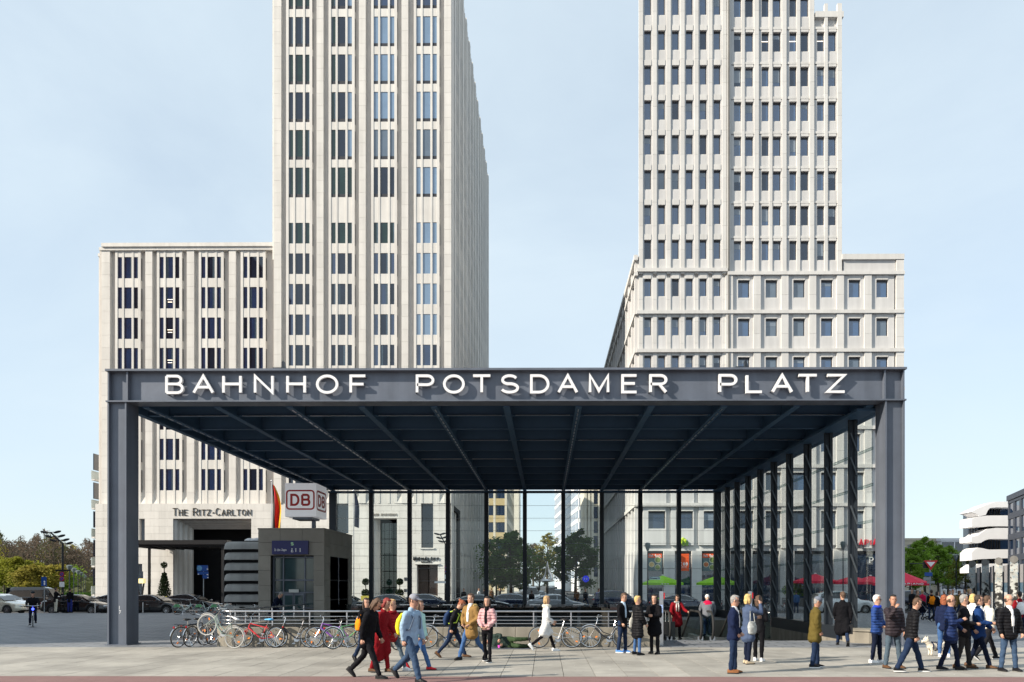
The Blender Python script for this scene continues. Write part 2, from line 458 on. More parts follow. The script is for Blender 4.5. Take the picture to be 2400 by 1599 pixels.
# ------------------------------------------------------------------ the setting
PITA = (-10.4, 3.4, 27.1, 38.5)
PITB = (4.3, 10.9, 29.6, 47.0)
xs = [-90, -22, PITA[0], PITA[1], PITB[0], PITB[1], 20, 90]
ys = [17.9, 26.3, 27.1, 29.6, 38.5, 47.0, 58.0]
pl, bed = MB(), MB()
for i in range(len(xs) - 1):
    for j in range(len(ys) - 1):
        x0, x1, y0, y1 = xs[i], xs[i + 1], ys[j], ys[j + 1]
        cx, cy = (x0 + x1) / 2, (y0 + y1) / 2
        if any(p[0] < cx < p[1] and p[2] < cy < p[3] for p in (PITA, PITB)): continue
        if cy < 26.3 and -22 < cx < 20: bed.add([(x0, y0, -.03), (x1, y0, -.03), (x1, y1, -.03), (x0, y1, -.03)], [(0, 1, 2, 3)])
        else: pl.add([(x0, y0, 0), (x1, y0, 0), (x1, y1, 0), (x0, y1, 0)], [(0, 1, 2, 3)])
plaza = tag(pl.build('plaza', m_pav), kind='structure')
strip = tag(bed.build('pavement', m_bed), kind='structure')
SW, SD = 0.70, 1.05
recs = []
for r_ in range(8):
    y0 = 17.905 + r_ * SD; off = (r_ % 2) * 0.0 + 0.18 * ((r_ * 37) % 5) * 0.0
    for k in range(60):
        x0 = -22 + k * SW + off
        if x0 + SW > 20.01: continue
        if abs((x0 + .35)) > 0.70 * (y0 + 1): continue      # beyond the frame's sides at that depth
        z = random.uniform(-.003, .0015)
        recs.append((x0 + .005, x0 + SW - .005, y0 + .005, y0 + SD - .005, -.045 + z, z))
m_ = {}
n = 0; rest = MB()
sm = [MB().box(-SW / 2 + .006, SW / 2 - .006, -SD / 2 + .006, SD / 2 - .006, -.05, 0).mesh('slab', m_slab)]
for r_ in recs:
    if n < 296:
        o = put('slab', sm[0], strip, ((r_[0] + r_[1]) / 2, (r_[2] + r_[3]) / 2, r_[5]), (random.uniform(-.001, .001), random.uniform(-.001, .001), 0)); n += 1
    else: rest.box(*r_)
for k in range(60):                                   # rows outside the frame's sides
    for r2 in range(8):
        x0 = -22 + k * SW; y0 = 17.905 + r2 * SD
        if x0 + SW <= 20.01 and abs(x0 + .35) > 0.70 * (y0 + 1): rest.box(x0 + .006, x0 + SW - .006, y0 + .006, y0 + SD - .006, -.05, 0)
o = rest.build('slab_field', m_slab, strip); o['kind'] = 'stuff'
tag(MB().box(-90, 90, 2, 17.895, -.2, -.004).build('bicycle_lane', m_red), kind='structure')
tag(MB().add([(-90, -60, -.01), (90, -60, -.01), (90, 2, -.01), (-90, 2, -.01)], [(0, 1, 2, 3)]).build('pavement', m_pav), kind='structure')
gr = MB()
for x0, x1, y0, y1 in ((-2500, 2500, 58, 4500), (-2500, -90, -500, 58), (90, 2500, -500, 58), (-90, 90, -500, -60)):
    gr.add([(x0, y0, -.14), (x1, y0, -.14), (x1, y1, -.14), (x0, y1, -.14)], [(0, 1, 2, 3)])
tag(gr.build('road', m_asph), kind='structure')
tag(MB().box(-90, 90, 58, 58.25, -.3, .005).build('kerb', m_kerb), kind='structure')
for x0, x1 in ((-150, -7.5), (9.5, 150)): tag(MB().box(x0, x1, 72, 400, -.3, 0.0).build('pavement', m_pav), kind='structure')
for r_ in ((-150, -7.5, 71.75, 72), (9.5, 150, 71.75, 72), (-7.5, -7.3, 72.001, 400), (9.3, 9.5, 72.001, 400)): tag(MB().box(*r_, -.3, .006).build('kerb', m_kerb), kind='structure')
lm = MB()
for k in range(40): lm.add([(-120 + k * 6, 64.9, -.134), (-117 + k * 6, 64.9, -.134), (-117 + k * 6, 65.05, -.134), (-120 + k * 6, 65.05, -.134)], [(0, 1, 2, 3)])
tag(lm.build('road_marking', M('road_paint', (.7, .7, .68), .7)), kind='structure')
# stairwell and escalator pit, lined with concrete
for nm, (x0, x1, y0, y1) in (('stairwell', PITA), ('escalator_pit', PITB)):
    w = MB(); e = .3
    w.box(x0 - e, x0, y0 - e, y1 + e, -6.3, -.012); w.box(x1, x1 + e, y0 - e, y1 + e, -6.3, -.012)
    w.box(x0, x1, y0 - e, y0, -6.3, -.013); w.box(x0, x1, y1, y1 + e, -6.3, -.013); w.box(x0, x1, y0, y1, -6.6, -6.31)
    tag(w.build(nm, m_conc), kind='structure')
st = MB()
for k in range(30):
    x = PITA[1] - 1.0 - k * .32
    st.box(x - .32, x, PITA[2] + .05, PITA[3] - .05, -6.25, -.2 * (k + 1))
tag(st.build('stairs', m_concd), kind='structure')

# ------------------------------------------------------------------ station canopy
YF, YB = 27.3, 52.4
XL, XR = PX(250, YF - .26), PX(2122, YF - .26)
ZT, ZB = PZ(862, YF - .3), PZ(940, YF - .26)
can = thing('station_canopy', 'broad flat dark steel station canopy with white lettering along its front', 'canopy', ((XL + XR) / 2, YF, 0))
# fascia: a web between two flanges, end plates
fa = MB()
fa.box(XL, XR, YF - .05, YF + .35, ZB + .05, ZT - .07)
fa.build('fascia', m_steel, can)
pbox('flange', can, XL - .04, XR + .04, YF - .30, YF + .45, ZT - .07, ZT, m_steel)
pbox('flange', can, XL - .04, XR + .04, YF - .26, YF + .45, ZB, ZB + .05, m_steel)
for px in (253, 297, 2075, 2119):
    x = PX(px, YF - .24)
    pbox('stiffener', can, x - .025, x + .025, YF - .22, YF - .05, ZB + .05, ZT - .07, m_steel)
# front columns: H sections
for side, (xa, xb) in (('l', (XL, PX(296, YF - .22))), ('r', (PX(2075, YF - .22), XR))):
    c = MB()
    c.box(xa, xa + .05, YF - .22, YF + .6, 0, ZB - .002); c.box(xb - .05, xb, YF - .22, YF + .6, 0, ZB - .002)
    c.box(xa + .05, xb - .05, YF - .10, YF - .04, 0, ZB - .002)
    c.box(xa + .05, xb - .05, YF + .52, YF + .58, 0, ZB - .002)
    co = c.build('column', m_steel, can)
    pbox('base_plate', co, xa - .06, xb + .06, YF - .28, YF + .66, 0, .03, m_steel)
gx0 = PX(275, YF - .23)                                    # small white scrawl on the left column
for pts_ in ([(0, .14), (.0, .26)], [(0, 0), (.035, .06), (0, .11), (.06, .1)]):
    b = MB(); ribbon(b, [(gx0 + u_, 1.05 + v_) for u_, v_ in pts_], .014, YF - .1035, YF - .1005); b.build('scrawl', m_white, can)
# letters, one by one, stood off the fascia
LET = [('B', 387.0, 430.2), ('A', 450.8, 501.5), ('H', 520.5, 566.3), ('N', 594.7, 641.2), ('H', 670.6, 716.8), ('O', 740.3, 792.7), ('F', 818.8, 859.1),
       ('P', 974.3, 1017.8), ('O', 1038.1, 1089.2), ('T', 1105.6, 1152.2), ('S', 1172.5, 1216.5), ('D', 1242.3, 1287.8), ('A', 1306.3, 1355.3), ('M', 1380.0, 1428.2),
       ('E', 1456.4, 1495.1), ('R', 1521.9, 1564.4), ('P', 1684.5, 1728.6), ('L', 1748.2, 1789.0), ('A', 1808.2, 1859.2), ('T', 1869.4, 1917.6), ('Z', 1936.7, 1982.9)]
YL = YF - .05
for ch, p0, p1 in LET:
    b = MB()
    y_t = 878.6 - 2.4 * (p0 - 387) / 1600; y_b = 923.6 - 2.4 * (p0 - 387) / 1600
    letter(b, ch, PX(p0, YL - .19), PX(p1, YL - .19), PZ(y_b, YL - .19, p0), PZ(y_t, YL - .19, p0), .087, YL - .19, YL - .09)
    lo = b.build('letter', m_white, can)
    q0, q1 = b.v[0], b.v[-1]
    for q in (q0, q1): pbox('stud', lo, q[0] - .012, q[0] + .012, YL - .10, YL + .01, q[2] - .012, q[2] + .012, m_black)
# roof beams
BX = [PX(781, YB) + k * (PX(1681, YB) - PX(781, YB)) / 10 for k in range(11)]
BY = [29.5 + 2.53 * k for k in range(10)]
ZBB = ZB - .05
for k, x in enumerate(BX):
    b = MB(); b.box(x - .11, x + .11, YF + .451, YB + .3, ZBB, ZBB + .06); b.box(x - .04, x + .04, YF + .451, YB + .3, ZBB + .06, ZT - .16)
    bo = b.build('beam', m_beam, can)
    if k % 2 == 0:
        t_ = MB()
        for q in range(36): t_.box(x - .02, x + .02, YF + .8 + q * .68, YF + 1.2 + q * .68, ZBB - .02, ZBB - .002)
        lt = t_.build('light_track', m_inox, bo); lt['kind'] = 'stuff'
for x0, x1 in ((XL, XL + .22), (XR - .22, XR)):
    pbox('edge_beam', can, x0, x1, YF + .451, YB + .3, ZBB + .02, ZT - .1, m_beam)
for j, y in enumerate(BY):
    b = MB()
    b.box(XL + .222, XR - .222, y - .05, y + .05, ZBB + .10, ZT - .165); b.box(XL + .222, XR - .222, y - .10, y + .10, ZBB + .07, ZBB + .10)
    b.build('cross_beam', m_beam, can)
    if j in (0, 2, 4):
        for k in range(10): pbox('light_rail', can, BX[k] + .25, BX[k + 1] - .25, y - .15, y - .11, ZBB + .05, ZBB + .075, m_inox)
XX = [XL] + BX + [XR]; YY = [YF + .46] + BY + [YB + .5]
for i in range(len(XX) - 1):
    for j in range(len(YY) - 1):
        pbox('roof_panel', can, XX[i] + .006, XX[i + 1] - .006, YY[j] + .006, YY[j + 1] - .006, ZT - .16, ZT - .02, m_roof)
# rear glazed wall: mullions, panes in nine courses, dark plinth
ZP = PZ(1421, YB)
pbox('plinth', can, BX[0] - .3, BX[10] + .3, YB - .25, YB + .25, 0, ZP, m_post)
pbox('head_beam', can, BX[0] - .3, BX[10] + .3, YB - .15, YB + .3, ZBB - .12, ZBB - .003, m_beam)
NC = 9; zh = (ZBB - .12 - ZP) / NC
for k, x in enumerate(BX):
    w = .13 if k not in (0, 10) else .22
    pbox('mullion', can, x - w, x + w, YB - .2, YB + .12, ZP, ZBB - .12, m_post)
m_seal = M('glazing_seal', (0.30, 0.36, 0.36), 0.5)
for k in range(10):
    for c_ in range(NC):
        pbox('pane', can, BX[k] + .14, BX[k + 1] - .14, YB + .13, YB + .145, ZP + c_ * zh + .012, ZP + (c_ + 1) * zh - .012, m_glass)
        if c_: pbox('glazing_bar', can, BX[k] + .13, BX[k + 1] - .13, YB + .125, YB + .15, ZP + c_ * zh - .008, ZP + c_ * zh + .008, m_seal)
# right glazed wall: lattice posts and panes, low sill
XG = 11.15; ZS = .47
NR = 6; zr = (ZBB - .1 - ZS) / NR
PYS = [YF + .7] + BY
m_brace = M('brace_steel', (0.10, 0.115, 0.13), 0.4, metal=0.5)
for j, y in enumerate(PYS[1:]):
    b = MB()
    b.box(XG - .05, XG + .06, y - .09, y + .09, ZS, ZBB - .004); b.box(XG - .20, XG - .05, y - .02, y + .02, ZS, ZBB - .004); b.box(XG - .24, XG - .20, y - .06, y + .06, ZS, ZBB - .004)
    po = b.build('post', m_post, can)
    z = ZS + .25; dm = MB().bar((-.12, 0, .66), (.12, 0, 0), .045, .045, (0, 1, 0)).mesh('brace', m_brace)
    for q in range(8): put('brace', dm, po, (XG - .09, y - .125, z + q * .87))
for j in range(len(PYS) - 1):
    for c_ in range(NR):
        z0 = ZS + c_ * zr
        pbox('side_pane', can, XG + .07, XG + .085, PYS[j] + .1, PYS[j + 1] - .1, z0 + .02, z0 + zr - .02, m_glass2)
        if c_: pbox('side_bar', can, XG + .06, XG + .1, PYS[j] + .1, PYS[j + 1] - .1, z0 - .05, z0 + .05, glass_clear('frosted_bar', (.74, .80, .80), .03))
pbox('side_head', can, XG - .5, XG + .25, YF + .7, YB - .2, ZBB - .1, ZBB - .006, m_beam)
pbox('side_sill', can, XG - .24, XG + .25, YF + 1.6, YB - .26, -.45, ZS - .002, m_post)
lw = MB()
pts = [(11.9, 28.0), (11.6, 28.0), (11.1, 28.1), (10.72, 28.35), (10.62, 28.7), (10.62, 29.3), (11.9, 29.3)]
lw.v = [(p[0], p[1], 0) for p in pts] + [(p[0], p[1], ZS - .06) for p in pts]
nn = len(pts)
lw.f = [tuple(range(nn)), tuple(range(nn, 2 * nn))] + [(i, (i + 1) % nn, (i + 1) % nn + nn, i + nn) for i in range(nn)]; lw.m = [0] * len(lw.f)
lo = lw.build('low_wall', m_conc, can)
cp = MB(); pts = [(11.2 + (p[0] - 11.2) * 1.08, 28.6 + (p[1] - 28.6) * 1.12) for p in pts]
cp.v = [(p[0], p[1], ZS - .06) for p in pts] + [(p[0], p[1], ZS + .0) for p in pts]; cp.f = lw.f; cp.m = [0] * len(cp.f)
cp.build('coping', m_conc, lo)
for k, (px, py) in enumerate(((655, 861), (1737, 861))):           # small floodlights on the roof edge
    p = P(px, py, YF); fl = thing('floodlight', ('small grey floodlight on the canopy edge above the word BAHNHOF', 'small grey floodlight on the canopy edge above the word PLATZ')[k], 'floodlight', (p.x, YF, ZT), 'floodlights on the canopy edge')
    MB().box(-.2, .08, -.08, .08, 0, .09).build('base', m_post, fl, local=True)
    MB().prism([(.1, 0), (.22, 0), (.16, .3), (.1, .28)], -.1, .1).build('hood', m_post, fl, local=True)

# ------------------------------------------------------------------ low wall with railing round the stairwell
X0, X1 = PX(497, 26.45), PX(1547, 26.45)
sw_ = thing('stair_parapet', 'tan concrete parapet with horizontal stainless rails around the stairwell', 'parapet', ((X0 + X1) / 2, 26.7, 0))
HW = .63
nseg = 12
for k in range(nseg):
    a = X0 + .5 + (X1 - X0 - .5) * k / nseg; b_ = X0 + .5 + (X1 - X0 - .5) * (k + 1) / nseg
    pbox('concrete_panel', sw_, a + .006, b_ - .006, 26.45, 26.75, .0, HW, m_conc, .008)
c = MB(); ar = [(X0 + .5 + .5 * math.cos(R(a)), 26.95 + .5 * math.sin(R(a))) for a in range(270, 179, -15)] + [(X0 + .3, 26.95), (X0 + .5, 26.75)]
c.loft([[(p[0], p[1], 0) for p in ar], [(p[0], p[1], HW) for p in ar]]); c.build('corner_block', m_conc, sw_)
for k in range(5): pbox('concrete_panel', sw_, X0, X0 + .3, 26.956 + k * 2.3, 26.956 + (k + 1) * 2.3 - .012, 0, HW, m_conc, .008)
pbox('concrete_panel', sw_, X1 - .3, X1, 26.76, 38.6, 0, HW - .004, m_conc)
rp = [(X1 - .05, 26.6), (X0 + .6, 26.6)] + [(X0 + .6 + .45 * math.cos(R(a)), 27.05 + .45 * math.sin(R(a))) for a in range(255, 179, -15)] + [(X0 + .15, 38.3)]
for i, (z, r_) in enumerate(((1.15, .033), (.98, .014), (.86, .014), (.75, .014))):
    MB().tube([(p[0], p[1], z) for p in rp], r_, 8).build('rail', m_inox, sw_, smooth=True)
k = 0
x = X0 + .7
while x < X1:
    pbox('rail_post', sw_, x - .02, x + .02, 26.585, 26.615, HW, 1.12, m_inox); x += 1.22
for k in range(8): pbox('rail_post', sw_, X0 + .13, X0 + .17, 27.6 + k * 1.4, 27.64 + k * 1.4, HW, 1.12, m_inox)
m_rg = glass_clear('rail_glass', (.32, .38, .42), .10)
for k in range(7):
    pbox('glass_panel', sw_, X0 + .2 + k * 2.05, X0 + 2.1 + k * 2.05, 38.52, 38.535, .08, 1.1, m_rg)
    pbox('clamp', sw_, X0 + 1.9 + k * 2.05, X0 + 2.4 + k * 2.05, 38.49, 38.56, 1.06, 1.10, m_inox)

# ------------------------------------------------------------------ lift kiosk
YK = 36.0
kx0, kx1 = PX(605, YK), PX(760, YK); kz = PZ(1239, YK)
kd = 5.2
m_kst = M('kiosk_stone', (0.27, 0.25, 0.215), 0.75, var=0.14, scale=1.6, rnd=0.06)
ki = thing('lift_kiosk', 'brown stone lift kiosk with glazed doors under a dark blue station sign', 'kiosk', ((kx0 + kx1) / 2, YK, 0))
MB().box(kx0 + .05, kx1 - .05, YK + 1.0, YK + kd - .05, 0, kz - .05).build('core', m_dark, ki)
pbox('roof', ki, kx0 - .02, kx1 + .02, YK - .02, YK + kd + .02, kz - .03, kz + .03, m_kst)
dx0, dx1, dz = PX(634, YK), PX(735, YK), PZ(1302, YK)
def stone_face(parent, a0, a1, z0, z1, nx, nz, fn):
    for i in range(nx):
        for j in range(nz):
            fn(a0 + (a1 - a0) * i / nx, a0 + (a1 - a0) * (i + 1) / nx, z0 + (z1 - z0) * j / nz, z0 + (z1 - z0) * (j + 1) / nz)
ff = lambda a, b, c, d: pbox('stone_panel', ki, a + .004, b - .004, YK, YK + .09, c + .004, d - .004, m_kst, .004)
stone_face(ki, kx0, dx0, 0, dz, 1, 5, ff); stone_face(ki, dx1, kx1, 0, dz, 1, 5, ff); stone_face(ki, kx0, kx1, dz, kz - .03, 3, 2, ff)
fs_ = lambda a, b, c, d: pbox('stone_panel', ki, kx1 - .09, kx1, a + .004, b - .004, c + .004, d - .004, m_kst)
stone_face(ki, YK + .092, YK + 1.0, 0, kz - .03, 1, 6, fs_); stone_face(ki, YK + kd - .7, YK + kd, 0, kz - .03, 1, 6, fs_); stone_face(ki, YK + 1.0, YK + kd - .7, dz, kz - .03, 3, 2, fs_)
fl_ = lambda a, b, c, d: pbox('stone_panel', ki, kx0, kx0 + .09, a + .004, b - .004, c + .004, d - .004, m_kst)
stone_face(ki, YK + .092, YK + kd, 0, kz - .03, 4, 6, fl_)
m_ltg = M('lift_glass', (0.03, 0.06, 0.065), 0.06, ior=1.6, var=0.3, scale=0.8)
for a, b in ((dx0, dx0 + .07), (dx1 - .07, dx1), (dx0 + .45, dx0 + .5), (dx1 - .5, dx1 - .45)):
    pbox('frame', ki, a, b, YK + .3, YK + .42, 0, dz, m_steel)
for z in (.95, 1.65, 2.2, dz - .1): pbox('transom', ki, dx0 + .072, dx1 - .072, YK + .29, YK + .4, z, z + .06, m_steel)
cols = [(dx0 + .075, dx0 + .445), (dx0 + .505, dx1 - .505), (dx1 - .445, dx1 - .075)]
for i, (a, b) in enumerate(cols):
    for j, (c_, d_) in enumerate(((.05, .945), (1.015, 1.645), (1.715, 2.195), (2.265, dz - .11))):
        if i == 1 and j < 2: continue
        pbox('pane', ki, a, b, YK + .36, YK + .37, c_, d_, m_ltg)
for s_ in (0, 1):
    xm = (dx0 + dx1) / 2
    a, b = (dx0 + .505, xm - .01) if s_ == 0 else (xm + .01, dx1 - .505)
    d_ = pbox('door', ki, a, b, YK + .25, YK + .285, .02, 1.64, m_steel)
    pbox('pane', d_, a + .05, b - .05, YK + .238, YK + .249, .12, 1.55, m_ltg)
pbox('display', ki, (dx0 + dx1) / 2 - .22, (dx0 + dx1) / 2 + .22, YK + .24, YK + .288, 1.68, 1.82, M('display_panel', (.5, .52, .5), .4))
for j, (c_, d_) in enumerate(((.05, 1.3), (1.36, 2.2), (2.26, dz - .02))):
    pbox('side_pane', ki, kx1 - .06, kx1 - .05, YK + 1.05, YK + 2.6, c_, d_, m_ltg)
    pbox('side_pane', ki, kx1 - .06, kx1 - .05, YK + 2.7, YK + kd - .75, c_, d_, m_ltg)
pbox('side_frame', ki, kx1 - .08, kx1 - .03, YK + 2.6, YK + 2.7, 0, dz, m_steel)
m_blue = M('sign_blue', (0.012, 0.014, 0.11), 0.35, var=0.05)
m_wh = M('sign_white', (0.8, 0.8, 0.8), 0.4, var=0.03)
zs0, zs1 = PZ(1299.5, YK), PZ(1267.5, YK)
sg = thing('station_sign', 'dark blue station sign over the lift doors with white symbols', 'sign', ((dx0 + dx1) / 2, YK, zs0))
sx0, sx1 = PX(640, YK), PX(724, YK)
pbox('panel', sg, sx0, sx1, YK - .16, YK - .003, zs0, zs1, m_blue)
b = MB(); letter(b, 'S', PX(684, YK), PX(691, YK), PZ(1279, YK), PZ(1271, YK), .04, YK - .168, YK - .161); b.build('symbol', M('sign_green', (.45, .75, .45), .4), sg)
word(sg, 'letter', 'Zu den Zügen', PX(646, YK), PX(674, YK), PZ(1292, YK), .12, YK - .166, YK - .161, .014, m_wh, .3)
for q in (687, 696, 706):
    b = MB(); xq = PX(q, YK); zq = PZ(1294, YK)
    b.ell((xq, YK - .163, zq + .14), (.025, .003, .025), 8, 5); b.box(xq - .02, xq + .02, YK - .167, YK - .161, zq, zq + .11)
    if q == 687: b.tube(arc3 := [(xq + .05 * math.cos(R(a)) + .01, YK - .164, zq + .03 + .05 * math.sin(R(a))) for a in range(120, 400, 30)], .008, 4)
    b.build('symbol', m_wh, sg)
# cube sign
cy0 = YK + 1.0; cs = 1.47
cx0, cx1 = PX(668, cy0), PX(741, cy0); cz0, cz1 = PZ(1210.5, cy0), PZ(1132, cy0)
cu = thing('cube_sign', 'white cube sign with red framed letters on the kiosk roof', 'sign', ((cx0 + cx1) / 2, cy0 + .7, kz + .03))
cw = cx1 - cx0; cd = 1.75
MB().box(cx0, cx1, cy0, cy0 + cd, cz0, cz1).build('cube', M('sign_cube', (.80, .81, .84), .35, var=.03, emit=.16), cu)  # faint glow added to lift the white cube under the canopy
pbox('foot', cu, cx0 + .25, cx1 - .25, cy0 + .3, cy0 + cd - .3, cz0 - .1, cz0 - .002, m_steel)
pbox('post', cu, cx0 + 1.0, cx0 + 1.16, cy0 + .75, cy0 + .9, kz + .03, cz0 - .1, m_steel)
pbox('ballast', cu, cx0 + .8, cx0 + 1.3, cy0 + .6, cy0 + 1.05, kz + .03, kz + .14, m_steel)
m_dbr = M('sign_red', (0.50, 0.012, 0.012), 0.35, var=0.04)
def logo(parent, u0, u1, z0, z1, xf):
    w, h = u1 - u0, z1 - z0; t_ = .055 * w; r_ = .1 * w
    fr = [(u0 + r_, z0), (u1 - r_, z0)] + [(u1 - r_ + r_ * math.cos(R(a)), z0 + r_ + r_ * math.sin(R(a))) for a in (-60, -30, 0)] + \
         [(u1 - r_ + r_ * math.cos(R(a)), z1 - r_ + r_ * math.sin(R(a))) for a in (0, 30, 60, 90)] + \
         [(u0 + r_ + r_ * math.cos(R(a)), z1 - r_ + r_ * math.sin(R(a))) for a in (90, 120, 150, 180)] + \
         [(u0 + r_ + r_ * math.cos(R(a)), z0 + r_ + r_ * math.sin(R(a))) for a in (180, 210, 240, 270)]
    b = MB(); ribbon(b, fr, t_, -.012, 0.0); b.xform(xf); b.build('logo_frame', m_dbr, parent)
    for ch, a, c_ in (('D', .13, .47), ('B', .53, .87)):
        b = MB(); letter(b, ch, u0 + a * w, u0 + c_ * w, z0 + .17 * h, z1 - .17 * h, .082 * w, -.012, 0.0); b.xform(xf); b.build('letter', m_dbr, parent)
logo(cu, .08, cw - .1, cz0 + .34, cz1 - .34, Matrix.Translation((cx0, cy0 - .0015, 0)))
logo(cu, .1, cd - .12, cz0 + .34, cz1 - .34, Matrix.Translation((cx1 + .0015, cy0, 0)) @ Matrix.Rotation(R(90), 4, 'Z'))

# ventilation tower of stacked curved rings
YV = 43.0
vx0 = PX(521, YV); vz = PZ(1262, YV); vx1 = vx0 + 3.6
ve = thing('ventilation_tower', 'grey ventilation tower of stacked rounded concrete rings beside the kiosk', 'vent tower', ((vx0 + vx1) / 2, YV + 1.6, 0))
def rr_ring(x0, x1, y0, y1, z, r_):
    out = []
    for cx, cy, a0 in ((x1 - r_, y1 - r_, 0), (x0 + r_, y1 - r_, 90), (x0 + r_, y0 + r_, 180), (x1 - r_, y0 + r_, 270)):
        out += [(cx + r_ * math.cos(R(a0 + k * 22.5)), cy + r_ * math.sin(R(a0 + k * 22.5)), z) for k in range(5)]
    return out
m_ring = M('vent_concrete', (0.36, 0.36, 0.345), 0.8, var=0.16, scale=1.5, streak=0.25)
MB().box(vx0 + .35, vx1 - .35, YV + .35, YV + 2.9, 0, vz - .1).build('core', m_dark, ve)
nr = 8; rh = vz / nr
for k in range(nr):
    z0 = k * rh; rings = []
    for q, ins in ((0, 0), (.25, .01), (.5, .04), (.66, .10), (.72, .2)):
        rings.append(rr_ring(vx0 + ins, vx1 - ins, YV + ins, YV + 3.2 - ins, z0 + q * rh, .3))
    MB().loft(rings).build('ring', m_ring, ve, smooth='auto')
b = MB()
for k in range(10): b.ell((vx0 + .9 + random.uniform(0, 1.6), YV + .8 + random.uniform(0, 1.2), vz - .1 + .1 * random.random()), (.35, .3, .16), 8, 6)
tag(b.build('plastic_sheet', M('white_sheet', (.75, .75, .75), .5), None, smooth=True), 'crumpled white plastic sheet lying on the ventilation tower', 'sheet')
# ------------------------------------------------------------------ window and wall materials
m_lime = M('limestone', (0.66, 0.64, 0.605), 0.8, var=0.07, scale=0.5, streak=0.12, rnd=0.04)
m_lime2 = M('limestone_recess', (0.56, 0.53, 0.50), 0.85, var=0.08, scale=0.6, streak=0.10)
m_shell = M('shell_limestone', (0.60, 0.59, 0.57), 0.8, var=0.07, scale=0.5, streak=0.13, rnd=0.04)
m_shell2 = M('shell_limestone_panel', (0.565, 0.56, 0.555), 0.8, var=0.06, scale=0.5, streak=0.13, rnd=0.05)
m_frame = M('window_frame', (0.035, 0.037, 0.045), 0.45, var=0.05)
m_wfr = M('bronze_frame', (0.25, 0.22, 0.20), 0.5, var=0.05)
def pane(name, col, ior, rough=0.03, var=0.35, scale=0.7): return M(name, col, rough, ior=ior, var=var, scale=scale)
p_dark = pane('pane_dark', (0.007, 0.012, 0.026), 1.8)
p_blue = pane('pane_blue', (0.010, 0.026, 0.075), 2.1)
p_green = pane('pane_green', (0.012, 0.030, 0.026), 1.7)
p_sky = pane('pane_painted_sky', (0.14, 0.22, 0.33), 2.2, var=0.12)  # bright sky reflection put into the pane colour
p_grey = pane('pane_painted_grey_sky', (0.10, 0.135, 0.18), 2.0, var=0.15)  # duller sky reflection painted as a grey-blue pane colour
p_off = pane('pane_office', (0.03, 0.075, 0.17), 2.3, var=0.18)
p_offd = pane('pane_office_dark', (0.014, 0.03, 0.065), 1.9, var=0.25)
m_tube = M('ceiling_tube', (1.0, 0.86, 0.66), 0.5, emit=1.6)

# ------------------------------------------------------------------ hotel: tower and wing
YH = 86.0
S = YH / F                                                     # metres per photo pixel at the facade
def hx(px, Y=YH): return PX(px, Y)
def hz(py, Y=YH): return PZ(py, Y, 830)
hot = thing('hotel_building', 'pale limestone hotel with a tall tower, ribbed bays and a lower wing', 'building', (hx(640), YH, 0))
TX0, TX1 = hx(636), hx(1057.5)
TH = 75.0; DEPTH = 60.0; REC = 0.42
WX0 = hx(222, YH + .9); WTOP = hz(569, YH + .9)
ZFT = hz(1180)                                                 # foot of the ribs
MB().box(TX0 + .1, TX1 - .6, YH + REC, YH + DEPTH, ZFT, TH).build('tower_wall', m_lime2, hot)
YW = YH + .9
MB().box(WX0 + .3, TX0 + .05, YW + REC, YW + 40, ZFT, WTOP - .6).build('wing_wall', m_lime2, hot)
def blocks(px0, px1, y0, y1, z0, z1, out, h=1.32):
    n_ = max(1, round((z1 - z0) / h)); hh = (z1 - z0) / n_
    for k in range(n_): out.append((px0, px1, y0, y1, z0 + k * hh + .008, z0 + (k + 1) * hh - .008))
pil = []
for a, b in ((642, 659), (741.8, 758), (841, 857), (941, 956.6), (1040.8, 1057.4)):
    blocks(hx(a), hx(b), YH, YH + REC, ZFT, TH, pil)
    pbox('pilaster_core', hot, hx(a) + .03, hx(b) - .03, YH + .03, YH + REC + .02, ZFT, TH - .01, m_lime2)
for a, b in ((238, 257.4), (340.5, 356.6), (437.6, 454.8), (536.3, 552.4)):
    blocks(hx(a, YW), hx(b, YW), YW, YW + REC, ZFT, WTOP - .75, pil)
    pbox('pilaster_core', hot, hx(a, YW) + .03, hx(b, YW) - .03, YW + .03, YW + REC + .02, ZFT, WTOP - .76, m_lime2)
pil.sort(key=lambda r_: (r_[4] > 56, ))
pieces('pilaster_block', hot, pil, m_lime, 300)
blk = []
blocks(TX0, hx(642), YH + .35, YH + 1.6, WTOP - 2, TH, blk)
blocks(hx(222, YW), hx(237, YW), YW + .8, YW + 3, 0, WTOP - 1.1, blk)
pieces('corner_block', hot, blk, m_lime, 120)
m_curt = M('curtain', (.035, .06, .085), .2, ior=1.9, var=.4, scale=5)
rng = random.Random(3)
